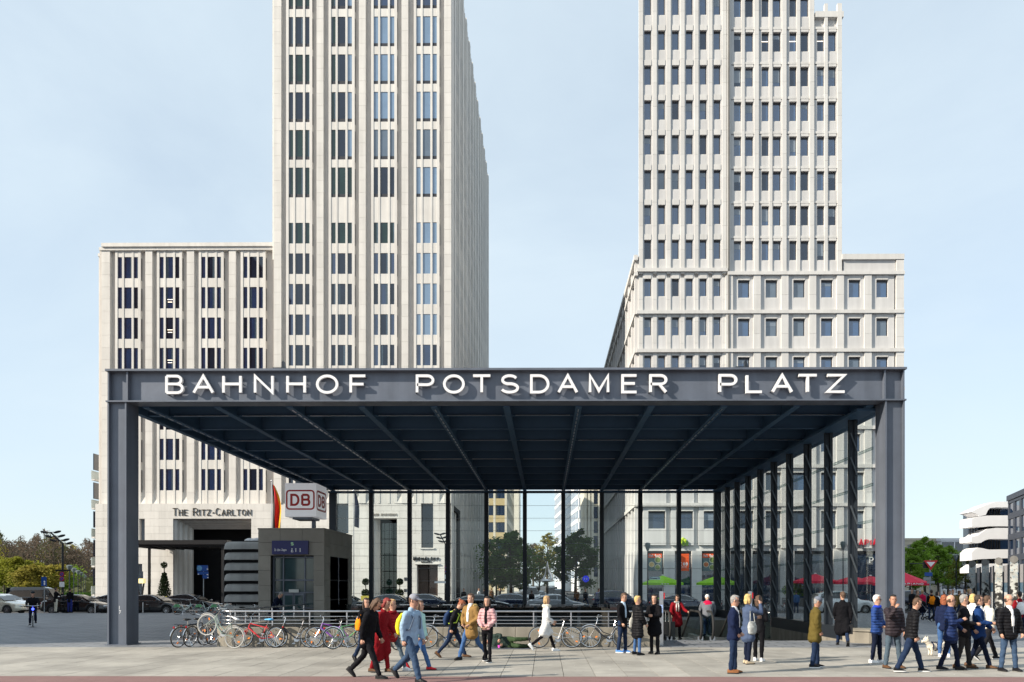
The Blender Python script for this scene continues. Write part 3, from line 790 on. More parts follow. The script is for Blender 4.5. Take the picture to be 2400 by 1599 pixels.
def bay(x0, x1, y, rows, z_lo, z_hi, mats, panes):
    """a projecting bay: four ribs full height, spandrels between window rows, three set-back panes a row"""
    w = (x1 - x0); u = w / 61.4                                # laid out on the 61.4 px of a bay
    ribs = [(0, 6), (16.5, 21.4), (39.5, 44.4), (54.8, 61.2)]
    for a, b in ribs: pbox('rib', hot, x0 + a * u, x0 + b * u, y + .06, y + .42, z_lo, z_hi, m_lime)
    gaps = [(6, 16.5), (21.4, 39.5), (44.4, 54.8)]
    prev = z_lo
    for k, (z0, z1) in enumerate(rows):
        if z0 - prev > .05: pbox('spandrel', hot, x0 + .02, x1 - .02, y + .10, y + .41, prev, z0, m_lime)
        for g, (a, b) in enumerate(gaps):
            mt = panes(k, g)
            w_ = pbox('window', hot, x0 + a * u, x0 + b * u, y + .16, y + .22, z0, z1, mt)
            if mt in (p_dark, p_blue, p_green) and rng.random() < .4:
                cw_ = (b - a) * u * rng.uniform(.15, .35); xl_ = x0 + a * u if rng.random() < .5 else x0 + b * u - cw_
                pbox('curtain', w_, xl_, xl_ + cw_, y + .148, y + .158, z0 + .01, z1 - .02, m_curt)
            if z1 - z0 > 2.5: pbox('lower_light', w_, x0 + a * u, x0 + b * u, y + .145, y + .155, z0 + .03, z0 + .36, m_frame)
        prev = z1
    if z_hi - prev > .05: pbox('spandrel', hot, x0 + .02, x1 - .02, y + .10, y + .41, prev, z_hi, m_lime)
    for s_ in (0, 1):                                           # side lights in the flank of the bay
        for (z0, z1) in rows:
            xx = x0 - .012 if s_ == 0 else x1
            if s_: pbox('side_light', hot, xx - .004, xx + .012, y + .2, y + .38, z0 - .2, z1 - .1, m_frame)
trows = []
for k in range(8): trows.append(37.7 + 88.4 * (k - 3))
tall = [(hz(y + 70), hz(y)) for y in trows]
low = [(hz(521 + 71.7 * k + 48.5), hz(521 + 71.7 * k)) for k in range(9)]
TROWS = sorted(low + tall)
rng = random.Random(3)
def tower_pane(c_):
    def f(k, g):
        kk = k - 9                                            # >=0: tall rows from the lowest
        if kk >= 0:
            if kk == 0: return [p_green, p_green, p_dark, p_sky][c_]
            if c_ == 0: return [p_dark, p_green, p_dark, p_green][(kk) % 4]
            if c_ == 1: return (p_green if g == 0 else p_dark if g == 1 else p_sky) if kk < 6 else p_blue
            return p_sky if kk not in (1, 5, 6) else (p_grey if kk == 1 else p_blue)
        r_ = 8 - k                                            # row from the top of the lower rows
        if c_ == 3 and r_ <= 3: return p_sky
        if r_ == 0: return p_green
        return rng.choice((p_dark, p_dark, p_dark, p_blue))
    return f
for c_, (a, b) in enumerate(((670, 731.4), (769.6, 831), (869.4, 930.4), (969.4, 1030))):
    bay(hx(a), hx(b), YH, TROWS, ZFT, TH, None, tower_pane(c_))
WROWS = sorted((hz(600 + 71.25 * k + 50, YW), hz(600 + 71.25 * k, YW)) for k in range(8))
wl = []
for c_, (a, b) in enumerate(((268.9, 329), (366.9, 426), (465, 523.7), (563.4, 622))):
    bay(hx(a, YW), hx(b, YW), YW, WROWS, ZFT, WTOP - .75, None, lambda k, g: rng.choice((p_blue, p_blue, p_dark, p_blue)))
    if c_ == 1:
        for k in (4, 5, 6): wl += [(hx(391, YW), hx(403, YW), WROWS[k][0] + .95, WROWS[k][0] + 1.0), (hx(392, YW), hx(402, YW), WROWS[k][0] + .68, WROWS[k][0] + .73)]
for x0, x1, z0, z1 in wl: pbox('ceiling_light', hot, x0, x1, YW + .145, YW + .155, z0, z1, m_tube)
# cornice of the wing
pbox('cornice', hot, hx(233, YW), TX0 + .34, YW - .10, YW + 2, WTOP - .75, WTOP - .42, m_lime)
pbox('cornice', hot, hx(240, YW), TX0 + .34, YW - .25, YW + 2, WTOP - .415, WTOP - .02, m_lime)
pbox('cornice', hot, hx(222, YW), hx(232.5, YW), YW + .6, YW + 3, WTOP - 1.1, WTOP - .8, m_lime)
# flared feet below the ribs
fm = MB().loft([[(-.42, -.08, -.0), (.42, -.08, 0), (.42, .6, 0), (-.42, .6, 0)], [(-.34, .22, 1.2), (.34, .22, 1.2), (.34, .6, 1.2), (-.34, .6, 1.2)], [(-.3, .4, 2.1), (.3, .4, 2.1), (.3, .6, 2.1), (-.3, .6, 2.1)]]).mesh('foot', m_lime)
for Y_, prs in ((YH, ((733, 741.6), (758.2, 769.4), (832, 840.8), (857.2, 869.2), (932, 940.8), (956.8, 969.2), (1031, 1040.6))), (YW, ((330, 340.3), (356.8, 366.7), (427, 437.4), (455, 464.8), (525, 536.1), (552.6, 563.2)))):
    for a, b in prs: put('rib_foot', fm, hot, (hx((a + b) / 2, Y_), Y_ + .12, ZFT))
# ashlar base, openings left free
OPEN = [(404.6, 588, 1216, 1425), (875, 930, 1215.7, 1425), (976.6, 1025.7, 1323, 1425), (986.7, 1014.8, 1180.5, 1284), (785, 816, 1181, 1250), (325, 338, 1216, 1266), (318, 332, 1322, 1425)]
ash = []
zc = [.0] + [hz(1180 + 17.7 * k) for k in range(13, -1, -1)]
zc = sorted(set([round(z, 3) for z in zc if z >= 0]))
bx0, bx1 = hx(222), TX1
for r_ in range(len(zc) - 1):
    z0, z1 = zc[r_], zc[r_ + 1]
    x = bx0 - (r_ % 2) * .85
    while x < bx1:
        segs = [(max(x, bx0), min(x + 1.7, bx1))]
        for a, b, yt, yb in OPEN:
            oa, ob, ot, obm = hx(a), hx(b), hz(yt), max(hz(yb), 0)
            if z0 + .1 < ot and z1 - .1 > obm:
                ns = []
                for s0, s1 in segs:
                    if ob <= s0 or oa >= s1: ns.append((s0, s1)); continue
                    if oa > s0: ns.append((s0, oa))
                    if ob < s1: ns.append((ob, s1))
                segs = ns
        for s0, s1 in segs:
            if s1 - s0 > .12: ash.append((s0 + .006, s1 - .006, YH + .10, YH + .42, z0 + .006, z1 - .006))
        x += 1.7
pieces('ashlar', hot, ash, m_lime, 300)
bw = MB()                                                       # backing behind the ashlar joints
xsb = sorted(set([bx0, bx1] + [hx(v) for o_ in OPEN for v in o_[:2] if hx(v) > bx0]))
zsb = sorted(set([0, ZFT + .001] + [max(hz(v), 0) for o_ in OPEN for v in o_[2:]]))
for i in range(len(xsb) - 1):
    for j in range(len(zsb) - 1):
        cx_, cz_ = (xsb[i] + xsb[i + 1]) / 2, (zsb[j] + zsb[j + 1]) / 2
        if any(hx(o_[0]) < cx_ < hx(o_[1]) and max(hz(o_[3]), 0) < cz_ < hz(o_[2]) for o_ in OPEN): continue
        bw.box(xsb[i], xsb[i + 1], YH + .38, YH + 1.2, zsb[j], zsb[j + 1])
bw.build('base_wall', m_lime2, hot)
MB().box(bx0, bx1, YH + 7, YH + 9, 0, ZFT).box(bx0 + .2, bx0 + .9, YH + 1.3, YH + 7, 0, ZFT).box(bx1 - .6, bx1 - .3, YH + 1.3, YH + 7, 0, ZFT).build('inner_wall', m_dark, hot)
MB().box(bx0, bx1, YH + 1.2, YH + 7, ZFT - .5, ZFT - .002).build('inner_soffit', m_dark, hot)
for k in range(4):                                              # stepped reveal of the porte-cochere
    x = hx(404.6) + k * .28; pbox('reveal', hot, x, x + .28, YH + .45 + k * .6, YH + 2.6, 0, hz(1216) - .02 - k * .25, m_lime)
    pbox('lintel', hot, hx(404.6) + .02, hx(588), YH + 1.21 + k * .5, YH + 1.7 + k * .5, hz(1216) - .3 - k * .2, hz(1216) + .3, m_lime2)
pbox('window', hot, hx(986.7), hx(1014.8), YH + .6, YH + .65, hz(1284), hz(1180.5), p_dark)
pbox('sill', hot, hx(984), hx(1018), YH - .02, YH + .5, hz(1287), hz(1284.2), m_lime)
pbox('window', hot, hx(785), hx(816), YH + .6, YH + .65, hz(1250), hz(1181), p_dark)
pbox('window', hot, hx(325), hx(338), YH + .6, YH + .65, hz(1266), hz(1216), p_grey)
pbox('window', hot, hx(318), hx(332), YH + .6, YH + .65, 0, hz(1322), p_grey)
e0, e1 = hx(875), hx(930)
for k in range(4):
    for j in range(5): pbox('door_light', hot, e0 + .3 + (e1 - e0 - .5) * k / 4, e0 + .3 + (e1 - e0 - .5) * (k + 1) / 4 - .05, YH + 2.2, YH + 2.25, .05 + j * 1.75, 1.72 + j * 1.75, p_green)
for k in range(3): pbox('reveal', hot, e0, e0 + .12 + .12 * k, YH + .5 + k * .5, YH + 1.0 + k * .5, 0, hz(1215.7), m_lime)
g0, g1 = hx(976.6), hx(1025.7)
for k in range(2): pbox('door', hot, g0 + (g1 - g0) * k / 2 + .04, g0 + (g1 - g0) * (k + 1) / 2 - .04, YH + 1.0, YH + 1.06, 0, hz(1323) - .05, M('bronze_door', (.05, .03, .022), .4))
pbox('door_lintel', hot, hx(972), hx(1030), YH - .08, YH + .5, hz(1323) + .0, hz(1321), m_lime)
m_ltr = M('bronze_letters', (.075, .058, .035), .4, metal=.4)
word(hot, 'letter', 'THE RITZ-CARLTON', hx(404), hx(588), hz(1208), hz(1190.5) - hz(1208), YH + .02, YH + .09, 0.046, m_ltr, .24, .45, serif=.07, small=.8)
word(hot, 'letter', 'TOWER APARTMENTS', hx(868), hx(930), hz(1209.5), .27, YH + .05, YH + .09, .045, M('faint_letters', (.30, .27, .23), .6), .3, .6)
m_bl = M('black_letters', (.01, .01, .01), .4)
word(hot, 'letter', 'MICHALSKY', hx(968), hx(1029), hz(1314), .37, YH - .02, YH + .09, .105, m_bl, .16)
word(hot, 'letter', 'GALLERY', hx(987), hx(1012), hz(1319.6), .18, YH + .02, YH + .09, .05, m_bl, .2)
for px, py in ((950, 1357), (949.5, 1384)): pbox('plaque', hot, hx(px) - .14, hx(px) + .14, YH + .05, YH + .098, hz(py) - .15, hz(py) + .15, m_frame)
# street side of the tower: fins, slots and windows running back
SX = TX1 - .55
MB().box(SX - .3, SX, YH + .8, YH + DEPTH, 0, TH).build('side_wall', m_lime2, hot)
fins = []; swin = []
nb = 13; pit = (DEPTH - 2.2) / nb
pbox('corner_pier', hot, SX, TX1 + .02, YH + .1, YH + 2.2, 0, TH, m_lime)
for k in range(nb):
    y = YH + 2.2 + k * pit
    pbox('side_fin', hot, SX, SX + .34, y + 3.3, y + pit, 0, TH, m_lime)
    for a in (0.9, 1.9, 2.7): pbox('side_rib', hot, SX, SX + .28, y + a, y + a + .28, hz(1284), TH - .4, m_lime)
    sp = [hz(1284)] 
    for q, (z0, z1) in enumerate(TROWS[:-2]):
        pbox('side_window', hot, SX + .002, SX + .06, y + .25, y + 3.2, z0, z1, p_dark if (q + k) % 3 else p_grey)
    for q in range(len(TROWS) - 3):
        pbox('side_spandrel', hot, SX, SX + .18, y + .1, y + 3.3, TROWS[q][1], TROWS[q + 1][0], m_lime)
    pbox('shop_window', hot, SX + .002, SX + .05, y + .3, y + 3.2, .3, hz(1330), p_green)
    pbox('side_band', hot, SX, SX + .2, y + .0, y + 3.3, hz(1328), hz(1292), m_lime)
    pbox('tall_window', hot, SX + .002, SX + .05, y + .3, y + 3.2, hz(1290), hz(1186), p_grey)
# balconies at the wing's far left edge
for k in range(5):
    z = .8 + k * 3.2; x = hx(222, YW + 3)
    pbox('balcony', hot, x - .34, x - .01, YW + 2.95, YW + 4.6, z, z + .18, m_shell); pbox('balcony_glass', hot, x - .36, x - .32, YW + 2.93, YW + 4.55, z + .2, z + 1.1, M('balcony_pane', (.45, .52, .52), .15))
    pbox('balcony_window', hot, x - .2, x - .1, YW + 3.05, YW + 4.5, z + 1.2, z + 3.0, p_dark)
# dark entrance canopy
ec = thing('entrance_canopy', 'flat dark metal entrance canopy projecting from the hotel front', 'canopy', (hx(425), YH - 3, 5.6))
za, zb = PZ(1266, YH - 6, 420), PZ(1276, YH - 6, 420)
pbox('deck', ec, PX(318, YH - 6), PX(532, YH - 6), YH - 6, YH + .05, zb, za, m_black)
for k in range(9):
    y = YH - 5.6 + k * .62
    MB().bar((PX(318, YH - 6), y, zb - .1), (PX(532, YH - 6), y, zb - .1), .06, .2).build('truss', m_black, ec)
for k in range(10):
    x = PX(322, YH - 6) + k * 1.0
    MB().bar((x, YH - 5.8, zb - .25), (x, YH - .1, zb - .25), .05, .12).build('truss', m_black, ec)
for px in (350, 522): pbox('post', ec, PX(px, YH - 5.5) - .1, PX(px, YH - 5.5) + .1, YH - 5.6, YH - 5.4, 0, zb, m_black)
# rooftop bushes on the wing
def leaf_blob(b, c, r_, n_, s_, rg):
    for _ in range(n_):
        d = Vector((rg.gauss(0, 1), rg.gauss(0, 1), rg.gauss(0, 1))); d.normalize(); d *= rg.random() ** .4
        p = Vector(c) + Vector((d.x * r_[0], d.y * r_[1], d.z * r_[2]))
        u = Vector((rg.uniform(-1, 1), rg.uniform(-1, 1), rg.uniform(-1, 1))).normalized(); w = u.orthogonal().normalized()
        q = s_ * rg.uniform(.6, 1.4)
        b.add([p - u * q, p + w * q * .5, p + u * q, p - w * q * .5], [(0, 1, 2, 3)])
rg = random.Random(11)
b = MB()
p_ = P(540, 566, YW + 3)
for k in range(7): leaf_blob(b, (p_.x + rg.uniform(-1.3, 1.3), YW + 3.5, WTOP + .2 + rg.random() * .2), (.5, .5, .35), 70, .09, rg)
rb = thing('roof_shrub', 'straggly dark shrub on the roof edge of the hotel wing', 'shrub', (p_.x, YW + 3.5, WTOP - .4))
b.build('foliage', M('dry_leaf', (.05, .055, .03), .8, var=.3), rb)
MB().box(p_.x - 1.3, p_.x + 1.3, YW + 3.2, YW + 3.8, WTOP - .6, WTOP + .02).build('planter', m_concd, rb)

# ------------------------------------------------------------------ office tower on the right
YR = 84.0
def rx(px): return PX(px, YR)
def rz(py): return PZ(py, YR, 1800)
off = thing('office_tower', 'light grey stone office tower with square windows and a stepped base', 'building', (rx(1800), YR, 0))
OT = 66.0; BT = rz(596.5); XA, XB, XC, XD = rx(1497), rx(1708), rx(1978), rx(2118)
SH = rz(26)
SHW = .5
core = MB()
core.loft([[(XA + .1, YR + .45, z_), (XB, YR + .45, z_), (XB, YR + 18, z_), (XA + 2.9, YR + 18, z_)] for z_ in (BT, OT)]); core.box(XB, rx(1912), YR + .45, YR + 18, BT, OT - .02); core.box(rx(1912), XC - .05, YR + .45, YR + 18, BT, SH - .02)
core.build('tower_wall', m_shell2, off)
bb = MB(); bb.loft([[(rx(1493) + .1, YR + .45, z_), (XD - .1, YR + .45, z_), (XD - .1, YR + 10, z_), (rx(1493) + 6, YR + 56, z_), (rx(1493) + .1, YR + 56, z_)] for z_ in (rz(1291), BT - .02)]); bb.build('base_wall', m_shell2, off)
def punched(x0, x1, z0, z1, w, zb_, zt_, mt, nm='window', sill=True, depth=.30):
    """one window set back in its panel with frame and sill"""
    xc_ = (x0 + x1) / 2
    o_ = pbox(nm, off, xc_ - w / 2, xc_ + w / 2, YR + .42, YR + .445, zb_, zt_, mt)
    pbox('frame', o_, xc_ + w / 2 - .11, xc_ + w / 2, YR + .395, YR + .418, zb_, zt_, m_frame); pbox('frame', o_, xc_ - w / 2, xc_ + w / 2 - .112, YR + .395, YR + .418, zt_ - .22, zt_, m_frame)
    if rgo.random() < .30:
        hb_ = (zt_ - zb_) * rgo.choice((.25, .35, .5, .8)); pbox('blind', o_, xc_ - w / 2 + .01, xc_ + w / 2 - .113, YR + .409, YR + .417, zt_ - .22 - hb_ * .8, zt_ - .222, m_blind)
    if sill: pbox('sill', o_, xc_ - w / 2 - .12, xc_ + w / 2 + .12, YR + .22, YR + .394, zb_ - .10, zb_ - .002, m_shell)
rgo = random.Random(5)
m_blind = M('blind', (.16, .20, .25), .35, var=.1, ior=1.9)
pilr = []
def fill(x0, x1, wx0, wx1, zb_, zt_, zlo, zhi):
    """stone panel around an opening: jambs, apron and lintel"""
    if wx0 - x0 > .03: pbox('jamb', off, x0, wx0, YR + .18, YR + .44, zlo, zhi, m_shell2)
    if x1 - wx1 > .03: pbox('jamb', off, wx1, x1, YR + .18, YR + .44, zlo, zhi, m_shell2)
    pbox('apron', off, wx0, wx1, YR + .181, YR + .44, zlo, zb_ - .101, m_shell2); pbox('lintel_stone', off, wx0, wx1, YR + .14, YR + .44, zt_, zhi, m_shell)
# left section: six slim windows a storey
pl_ = 32.6; L0 = 1400 + 400 / 3.6215
rowsL = [(67.5 + 82.0 * k, 112.5 + 82.0 * k) for k in range(-3, 7)] + [(651, 692), (741.5, 784), (831.6, 874), (922, 964), (1012, 1054)]
rowsL = sorted(rowsL, reverse=True)
rgo = random.Random(5)
for k, (yt, yb) in enumerate(rowsL):
    zb_, zt_ = rz(yb), rz(yt)
    zlo = rz(rowsL[k - 1][0]) + .55 if k else rz(1060)
    zhi = zt_ + .55
    for c_ in range(6):
        a = L0 + c_ * pl_ - 8.0; b = a + pl_
        wx0, wx1 = rx(L0 + c_ * pl_), rx(L0 + c_ * pl_ + 16.5)
        fill(rx(a) + .2, rx(b) - .2, wx0, wx1, zb_, zt_, zlo, zhi)
        mt = rgo.choice((p_off, p_off, p_off, p_offd)) if yt > 60 else p_off
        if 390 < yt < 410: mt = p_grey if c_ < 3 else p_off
        if 560 < yt < 600: mt = p_offd
        punched(wx0, wx1, zlo, zhi, wx1 - wx0, zb_, zt_, mt)
for c_ in range(7):
    a = L0 + c_ * pl_ - 8.0
    blocks(rx(a) - .2, rx(a) + .2, YR + .07, YR + .44, rz(640), OT, pilr, 2.4)
    blocks(rx(a) - .2, rx(a) + .2, YR + .1, YR + .44, rz(1060), rz(640) - .4, pilr, 2.4)
# right section: paired windows above, single wide ones in the base
R0 = 1400 + 1163 / 3.6215; pr = 65.0
rowsR = [(73 + 81.7 * k, 118 + 81.7 * k) for k in range(-3, 7)]
for k, (yt, yb) in enumerate(sorted(rowsR, reverse=True)):
    zb_, zt_ = rz(yb), rz(yt)
    zlo = zb_ - rz(300) + rz(300 + 36); zlo = zb_ - 1.45; zhi = zt_ + .26
    for c_ in range(4):
        if yt < 60 and c_ == 3: continue
        for h in (0, 1):
            a = R0 + c_ * pr + h * 26.8
            wx0, wx1 = rx(a), rx(a + 18.5)
            x0_, x1_ = (rx(a - 7.5), rx(a + 22)) if h == 0 else (rx(a - 4.7), rx(a + 26))
            fill(x0_, x1_, wx0, wx1, zb_, zt_, zlo, zhi)
            mt = rgo.choice((p_off, p_off, p_offd))
            if 470 < yt: mt = p_offd if c_ > 1 else p_off
            punched(wx0, wx1, zlo, zhi, wx1 - wx0, zb_, zt_, mt)
            if (int(round(yt)), c_, h) in ((73, 1, 0), (73, 2, 0), (73, 3, 0), (400, 0, 0)):
                pbox('ceiling_light', off, wx0 + .05, wx1 - .1, YR + .41, YR + .418, zt_ - .85, zt_ - .78, m_tube)
        pbox('string_course', off, rx(R0 + c_ * pr - 12), rx(R0 + c_ * pr + 54), YR + .12, YR + .44, zt_ + .26, zt_ + .5, m_shell)
for c_ in range(5):
    a = R0 + c_ * pr - 12.5
    z_hi = (OT if c_ < 4 else SH + .8)
    blocks(rx(a) - .22, rx(a) + .22, YR + .04, YR + .44, rz(640), z_hi, pilr, 2.4)
    if c_ < 4: blocks(rx(a + 33.5) - .16, rx(a + 33.5) + .16, YR + .08, YR + .44, rz(640), (OT if c_ < 3 else SH + .8), pilr, 2.4)
pbox('downpipe', off, XB - .06, XB + .06, YR - .1, YR + .02, rz(1060), OT, m_concd)
# base rows of wide windows
rowsB = [655, 745.5, 836, 926.5, 1017, 1107.3, 1197.5]
for k, yt in enumerate(rowsB):
    zt_, zb_ = rz(yt), rz(yt + 41)
    zhi = rz(yt - 10); zlo = rz(yt + 80)
    first = 0 if k < 6 else 0
    for c_ in range(-3 if k >= 5 else 0, 6):
        a = 1730.7 + c_ * 65.0
        if c_ < 0: a = 1520 + (c_ + 3) * 65.2
        wx0, wx1 = rx(a), rx(a + 27.5) if c_ >= 0 else rx(a + 40)
        if k >= 5 and c_ >= 0: wx1 = rx(a + 40)
        x0_, x1_ = rx(a - 12), rx(a + 42)
        fill(x0_, x1_ if wx1 < x1_ - .05 else wx1 + .06, wx0, wx1, zb_, zt_, zlo, zhi)
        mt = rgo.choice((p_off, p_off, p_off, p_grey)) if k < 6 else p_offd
        punched(wx0, wx1, zlo, zhi, wx1 - wx0, zb_, zt_, mt)
    pbox('cornice', off, rx(1492) if k else XB - .1, XD + .08, YR - .12, YR + .44, rz(yt - 18.5), rz(yt - 10.5), m_shell)
    if k == 0: pbox('cornice', off, rx(1493), XB - .11, YR - .1, YR + .44, rz(636), rz(628), m_shell)
for c_ in range(6):
    a = 1730.7 + c_ * 65.0 - 21
    blocks(rx(a) - .36, rx(a) + .36, YR - .02, YR + .44, rz(1285), rz(655) + .43, pilr, 2.0)
blocks(XD - .75, XD + .02, YR - .02, YR + .44, rz(1285), BT - .6, pilr, 2.0); 
pieces('pilaster_block', off, pilr, m_shell, 300)
pbox('parapet', off, XC - .2, XD + .05, YR - .08, YR + .5, BT - .55, BT, m_shell); pbox('parapet', off, rx(1912), XC, YR + .05, YR + .5, SH - .6, SH - .01, m_shell)
pbox('parapet_panel', off, XC, XD - .8, YR + .16, YR + .44, rz(640), BT - .56, m_shell2)
# side street face of the base: courses, piers and windows running back
SXo = rx(1493) + .1
for k in range(7):
    yt = rowsB[k]; pbox('side_cornice', off, SXo - .35, SXo, YR + .02, YR + 55, rz(yt - 18.5), rz(yt - 10.5), m_shell)
    for q in range(16): pbox('side_window', off, SXo - .03, SXo - .002, YR + 1.6 + q * 3.4, YR + 3.5 + q * 3.4, rz(yt + 45), rz(yt), p_offd)
pbox('side_parapet', off, SXo - .4, SXo, YR + .02, YR + 55.5, BT - .5, BT + .02, m_shell)
for q in range(17): pbox('side_pier', off, SXo - .25, SXo, YR + .5 + q * 3.4, YR + 1.3 + q * 3.4, rz(1291), BT - .51, m_shell2)
# street level: piers, shop windows, posters
ZG = rz(1291)
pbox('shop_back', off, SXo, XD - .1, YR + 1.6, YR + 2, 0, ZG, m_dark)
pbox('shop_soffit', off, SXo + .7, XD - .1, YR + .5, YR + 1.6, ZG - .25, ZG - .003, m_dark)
pie = [(1492, 1517), (1556, 1582), (1622, 1645), (1687, 1712), (1748, 1764), (1829, 1862), (1955, 1989), (2085, 2118)]
for a, b in pie:
    blk = []; blocks(rx(a), rx(b), YR + .0, YR + 1.0, 0, ZG, blk, 1.85)
    for r_ in blk: pbox('pier_block', off, *r_, m_shell)
for k in range(len(pie) - 1):
    x0, x1 = rx(pie[k][1]), rx(pie[k + 1][0])
    pbox('shop_frame', off, x0, x1, YR + .66, YR + .75, ZG - .3, ZG - .006, m_frame)
    n_ = max(1, round((x1 - x0) / 1.9))
    for q in range(n_): pbox('shop_window', off, x0 + (x1 - x0) * q / n_ + .04, x0 + (x1 - x0) * (q + 1) / n_ - .04, YR + .7, YR + .74, .25, ZG - .31, p_offd)
for q in range(15): 
    pbox('side_shop_window', off, SXo - .05, SXo - .002, YR + 2 + q * 3.5, YR + 4.4 + q * 3.5, .3, rz(1300), p_offd); pbox('side_shop_pier', off, SXo - .3, SXo, YR + .2 + q * 3.5, YR + 1.6 + q * 3.5, 0, ZG - .01, m_shell2)
m_or = M('poster_orange', (.75, .10, .02), .45, var=.04)
m_food = [M('poster_green', (.18, .24, .07), .5, var=.6, scale=4), M('poster_bowl', (.55, .38, .16), .5, var=.5, scale=6), M('poster_plate', (.6, .58, .45), .5, var=.4, scale=7), M('poster_soup', (.45, .13, .04), .5, var=.5, scale=6)]
m_teal = M('poster_teal', (.10, .16, .17), .5, var=.3, scale=3)
for n_, (a, b) in enumerate(((1521, 1553), (1594, 1617), (1649, 1682))):
    x0, x1 = rx(a), rx(b); yb_ = YR + .55
    ps = thing('poster', ['food poster with orange header in the shop window by the lamp', 'plain orange poster with white script in the shop window', 'food poster with orange header beside the dark corner post'][n_], 'poster', ((x0 + x1) / 2, yb_, rz(1340)))
    z0, z1 = rz(1338), rz(1296)
    if n_ == 1:
        pbox('sheet', ps, x0, x1, yb_, yb_ + .03, z0, z1, m_or)
        word(ps, 'letter', 'coa', x0 + .1, x1 - .12, z0 + .55, .48, yb_ - .012, yb_ - .002, .075, m_wh, .12, wf=.8)
        pbox('tagline', ps, x0 + .25, x1 - .25, yb_ - .01, yb_ - .002, z0 + .38, z0 + .43, m_wh)
    else:
        pbox('sheet', ps, x0, x1, yb_, yb_ + .03, z0, z1, m_teal)
        pbox('header', ps, x0, x1, yb_ - .012, yb_ - .002, z1 - .48, z1 - .02, m_or)
        word(ps, 'letter', 'Wok Bowls', x0 + .1, x1 - .1, z1 - .38, .26, yb_ - .022, yb_ - .013, .04, m_wh, .2)
        for q, (u, v, r_) in enumerate(((.7, .62, .34), (.25, .36, .3), (.68, .2, .3))):
            b = MB(); b.lathe([(0, 0), (r_, 0), (r_, .012), (0, .012)], 20, (x0 + u * (x1 - x0), yb_ - .018, z0 + v * (z1 - z0)), 'Y'); b.build('plate', m_food[2], ps)
            b = MB(); b.lathe([(0, 0), (r_ * .8, 0), (r_ * .8, .012), (0, .012)], 20, (x0 + u * (x1 - x0), yb_ - .030, z0 + v * (z1 - z0)), 'Y'); b.build('food', m_food[(q + n_) % 4 if (q + n_) % 4 != 2 else 0], ps)
sgn = thing('shop_sign', 'green script shop sign on the stone wall above the orange poster', 'sign', (rx(1603), YR, rz(1281)))
word(sgn, 'letter', 'coa', rx(1590), rx(1614), rz(1280), .75, YR + .04, YR + .13, .13, M('sign_olive', (.06, .13, .02), .5), .12, wf=.8)
b = MB()
for k in range(5): b.ell((rx(1601.5) + .22 * math.cos(R(90 + 72 * k)), YR + .1, rz(1268) + .22 * math.sin(R(90 + 72 * k))), (.16, .05, .16), 8, 6)
b.build('flower', M('sign_lime', (.5, .65, .05), .5), sgn)
vs_ = thing('restaurant_sign', 'red letter sign on the stone wall above the restaurant windows', 'sign', (rx(2040), YR, rz(1281)))
word(vs_, 'letter', 'VAPIANO', rx(1999), rx(2082), rz(1279), .62, YR - .2, YR - .05, .13, M('sign_crimson', (.52, .012, .03), .4), .2)
wp = thing('window_letter', 'white letter P on the restaurant window', 'sign', (rx(2047), YR + .6, rz(1320)))
b = MB(); letter(b, 'P', rx(2043), rx(2053), rz(1320.5), rz(1305), .10, YR + .6, YR + .66); b.build('letter', m_wh, wp)
# ------------------------------------------------------------------ far buildings
def block_building(name, label, org, ang, L_, D_, H_, floors, nw, wall, glassm, z0=3.6, wf=.62, hf=.58, side=True, frame=None, roof=.5, nside=None):
    """a building with punched windows in its front (local -y) and left side; org = its front left corner"""
    t_ = thing(name, label, 'building', (org[0], org[1], 0))
    rot = Matrix.Rotation(ang, 4, 'Z')
    def bx_(nm, par, x0, x1, y0, y1, za, zb, mt):
        o_ = bpy.data.objects.new(nm, boxmesh(x1 - x0, y1 - y0, zb - za, mt)); C.objects.link(o_); o_.parent = par
        o_.location = rot @ Vector(((x0 + x1) / 2, (y0 + y1) / 2, za)); o_.rotation_euler = (0, 0, ang); return o_
    fh = (H_ - z0) / floors
    bx_('wall', t_, .15, L_, .15, D_, 0, H_ - roof, wall)
    bx_('roof_edge', t_, -.1, L_ + .1, -.1, D_ + .1, H_ - roof, H_, frame or wall)
    for f in range(floors + 1):
        za = z0 + f * fh if f < floors else H_ - roof
        bx_('band', t_, 0, L_, 0, .149, za - fh * (1 - hf) * .5 - (0 if f else .4), min(za + fh * (1 - hf) * .5, H_ - roof), frame or wall)
        if side: bx_('side_band', t_, 0, .149, .15, D_, za - fh * (1 - hf) * .5 - (0 if f else .4), min(za + fh * (1 - hf) * .5, H_ - roof), frame or wall)
    pw = L_ / nw
    for k in range(nw + 1):
        xa = max(0, k * pw - pw * (1 - wf) / 2); xb = min(L_, k * pw + pw * (1 - wf) / 2)
        bx_('pier', t_, xa, xb, .02, .148, 0, H_ - roof - .01, frame or wall)
    for f in range(floors):
        for k in range(nw):
            bx_('window', t_, k * pw + pw * (1 - wf) / 2, (k + 1) * pw - pw * (1 - wf) / 2, .10, .148, z0 + f * fh + fh * (1 - hf) / 2, z0 + (f + 1) * fh - fh * (1 - hf) / 2, glassm)
    if side:
        ns = nside or max(2, round(D_ / pw)); ps = D_ / ns
        for k in range(ns + 1):
            bx_('side_pier', t_, .02, .147, max(.15, k * ps - ps * (1 - wf) / 2), min(D_, k * ps + ps * (1 - wf) / 2), 0, H_ - roof - .012, frame or wall)
        for f in range(floors):
            for k in range(ns): bx_('side_window', t_, .10, .146, max(.16, k * ps + ps * (1 - wf) / 2), (k + 1) * ps - ps * (1 - wf) / 2, z0 + f * fh + fh * (1 - hf) / 2, z0 + (f + 1) * fh - fh * (1 - hf) / 2, glassm)
    return t_
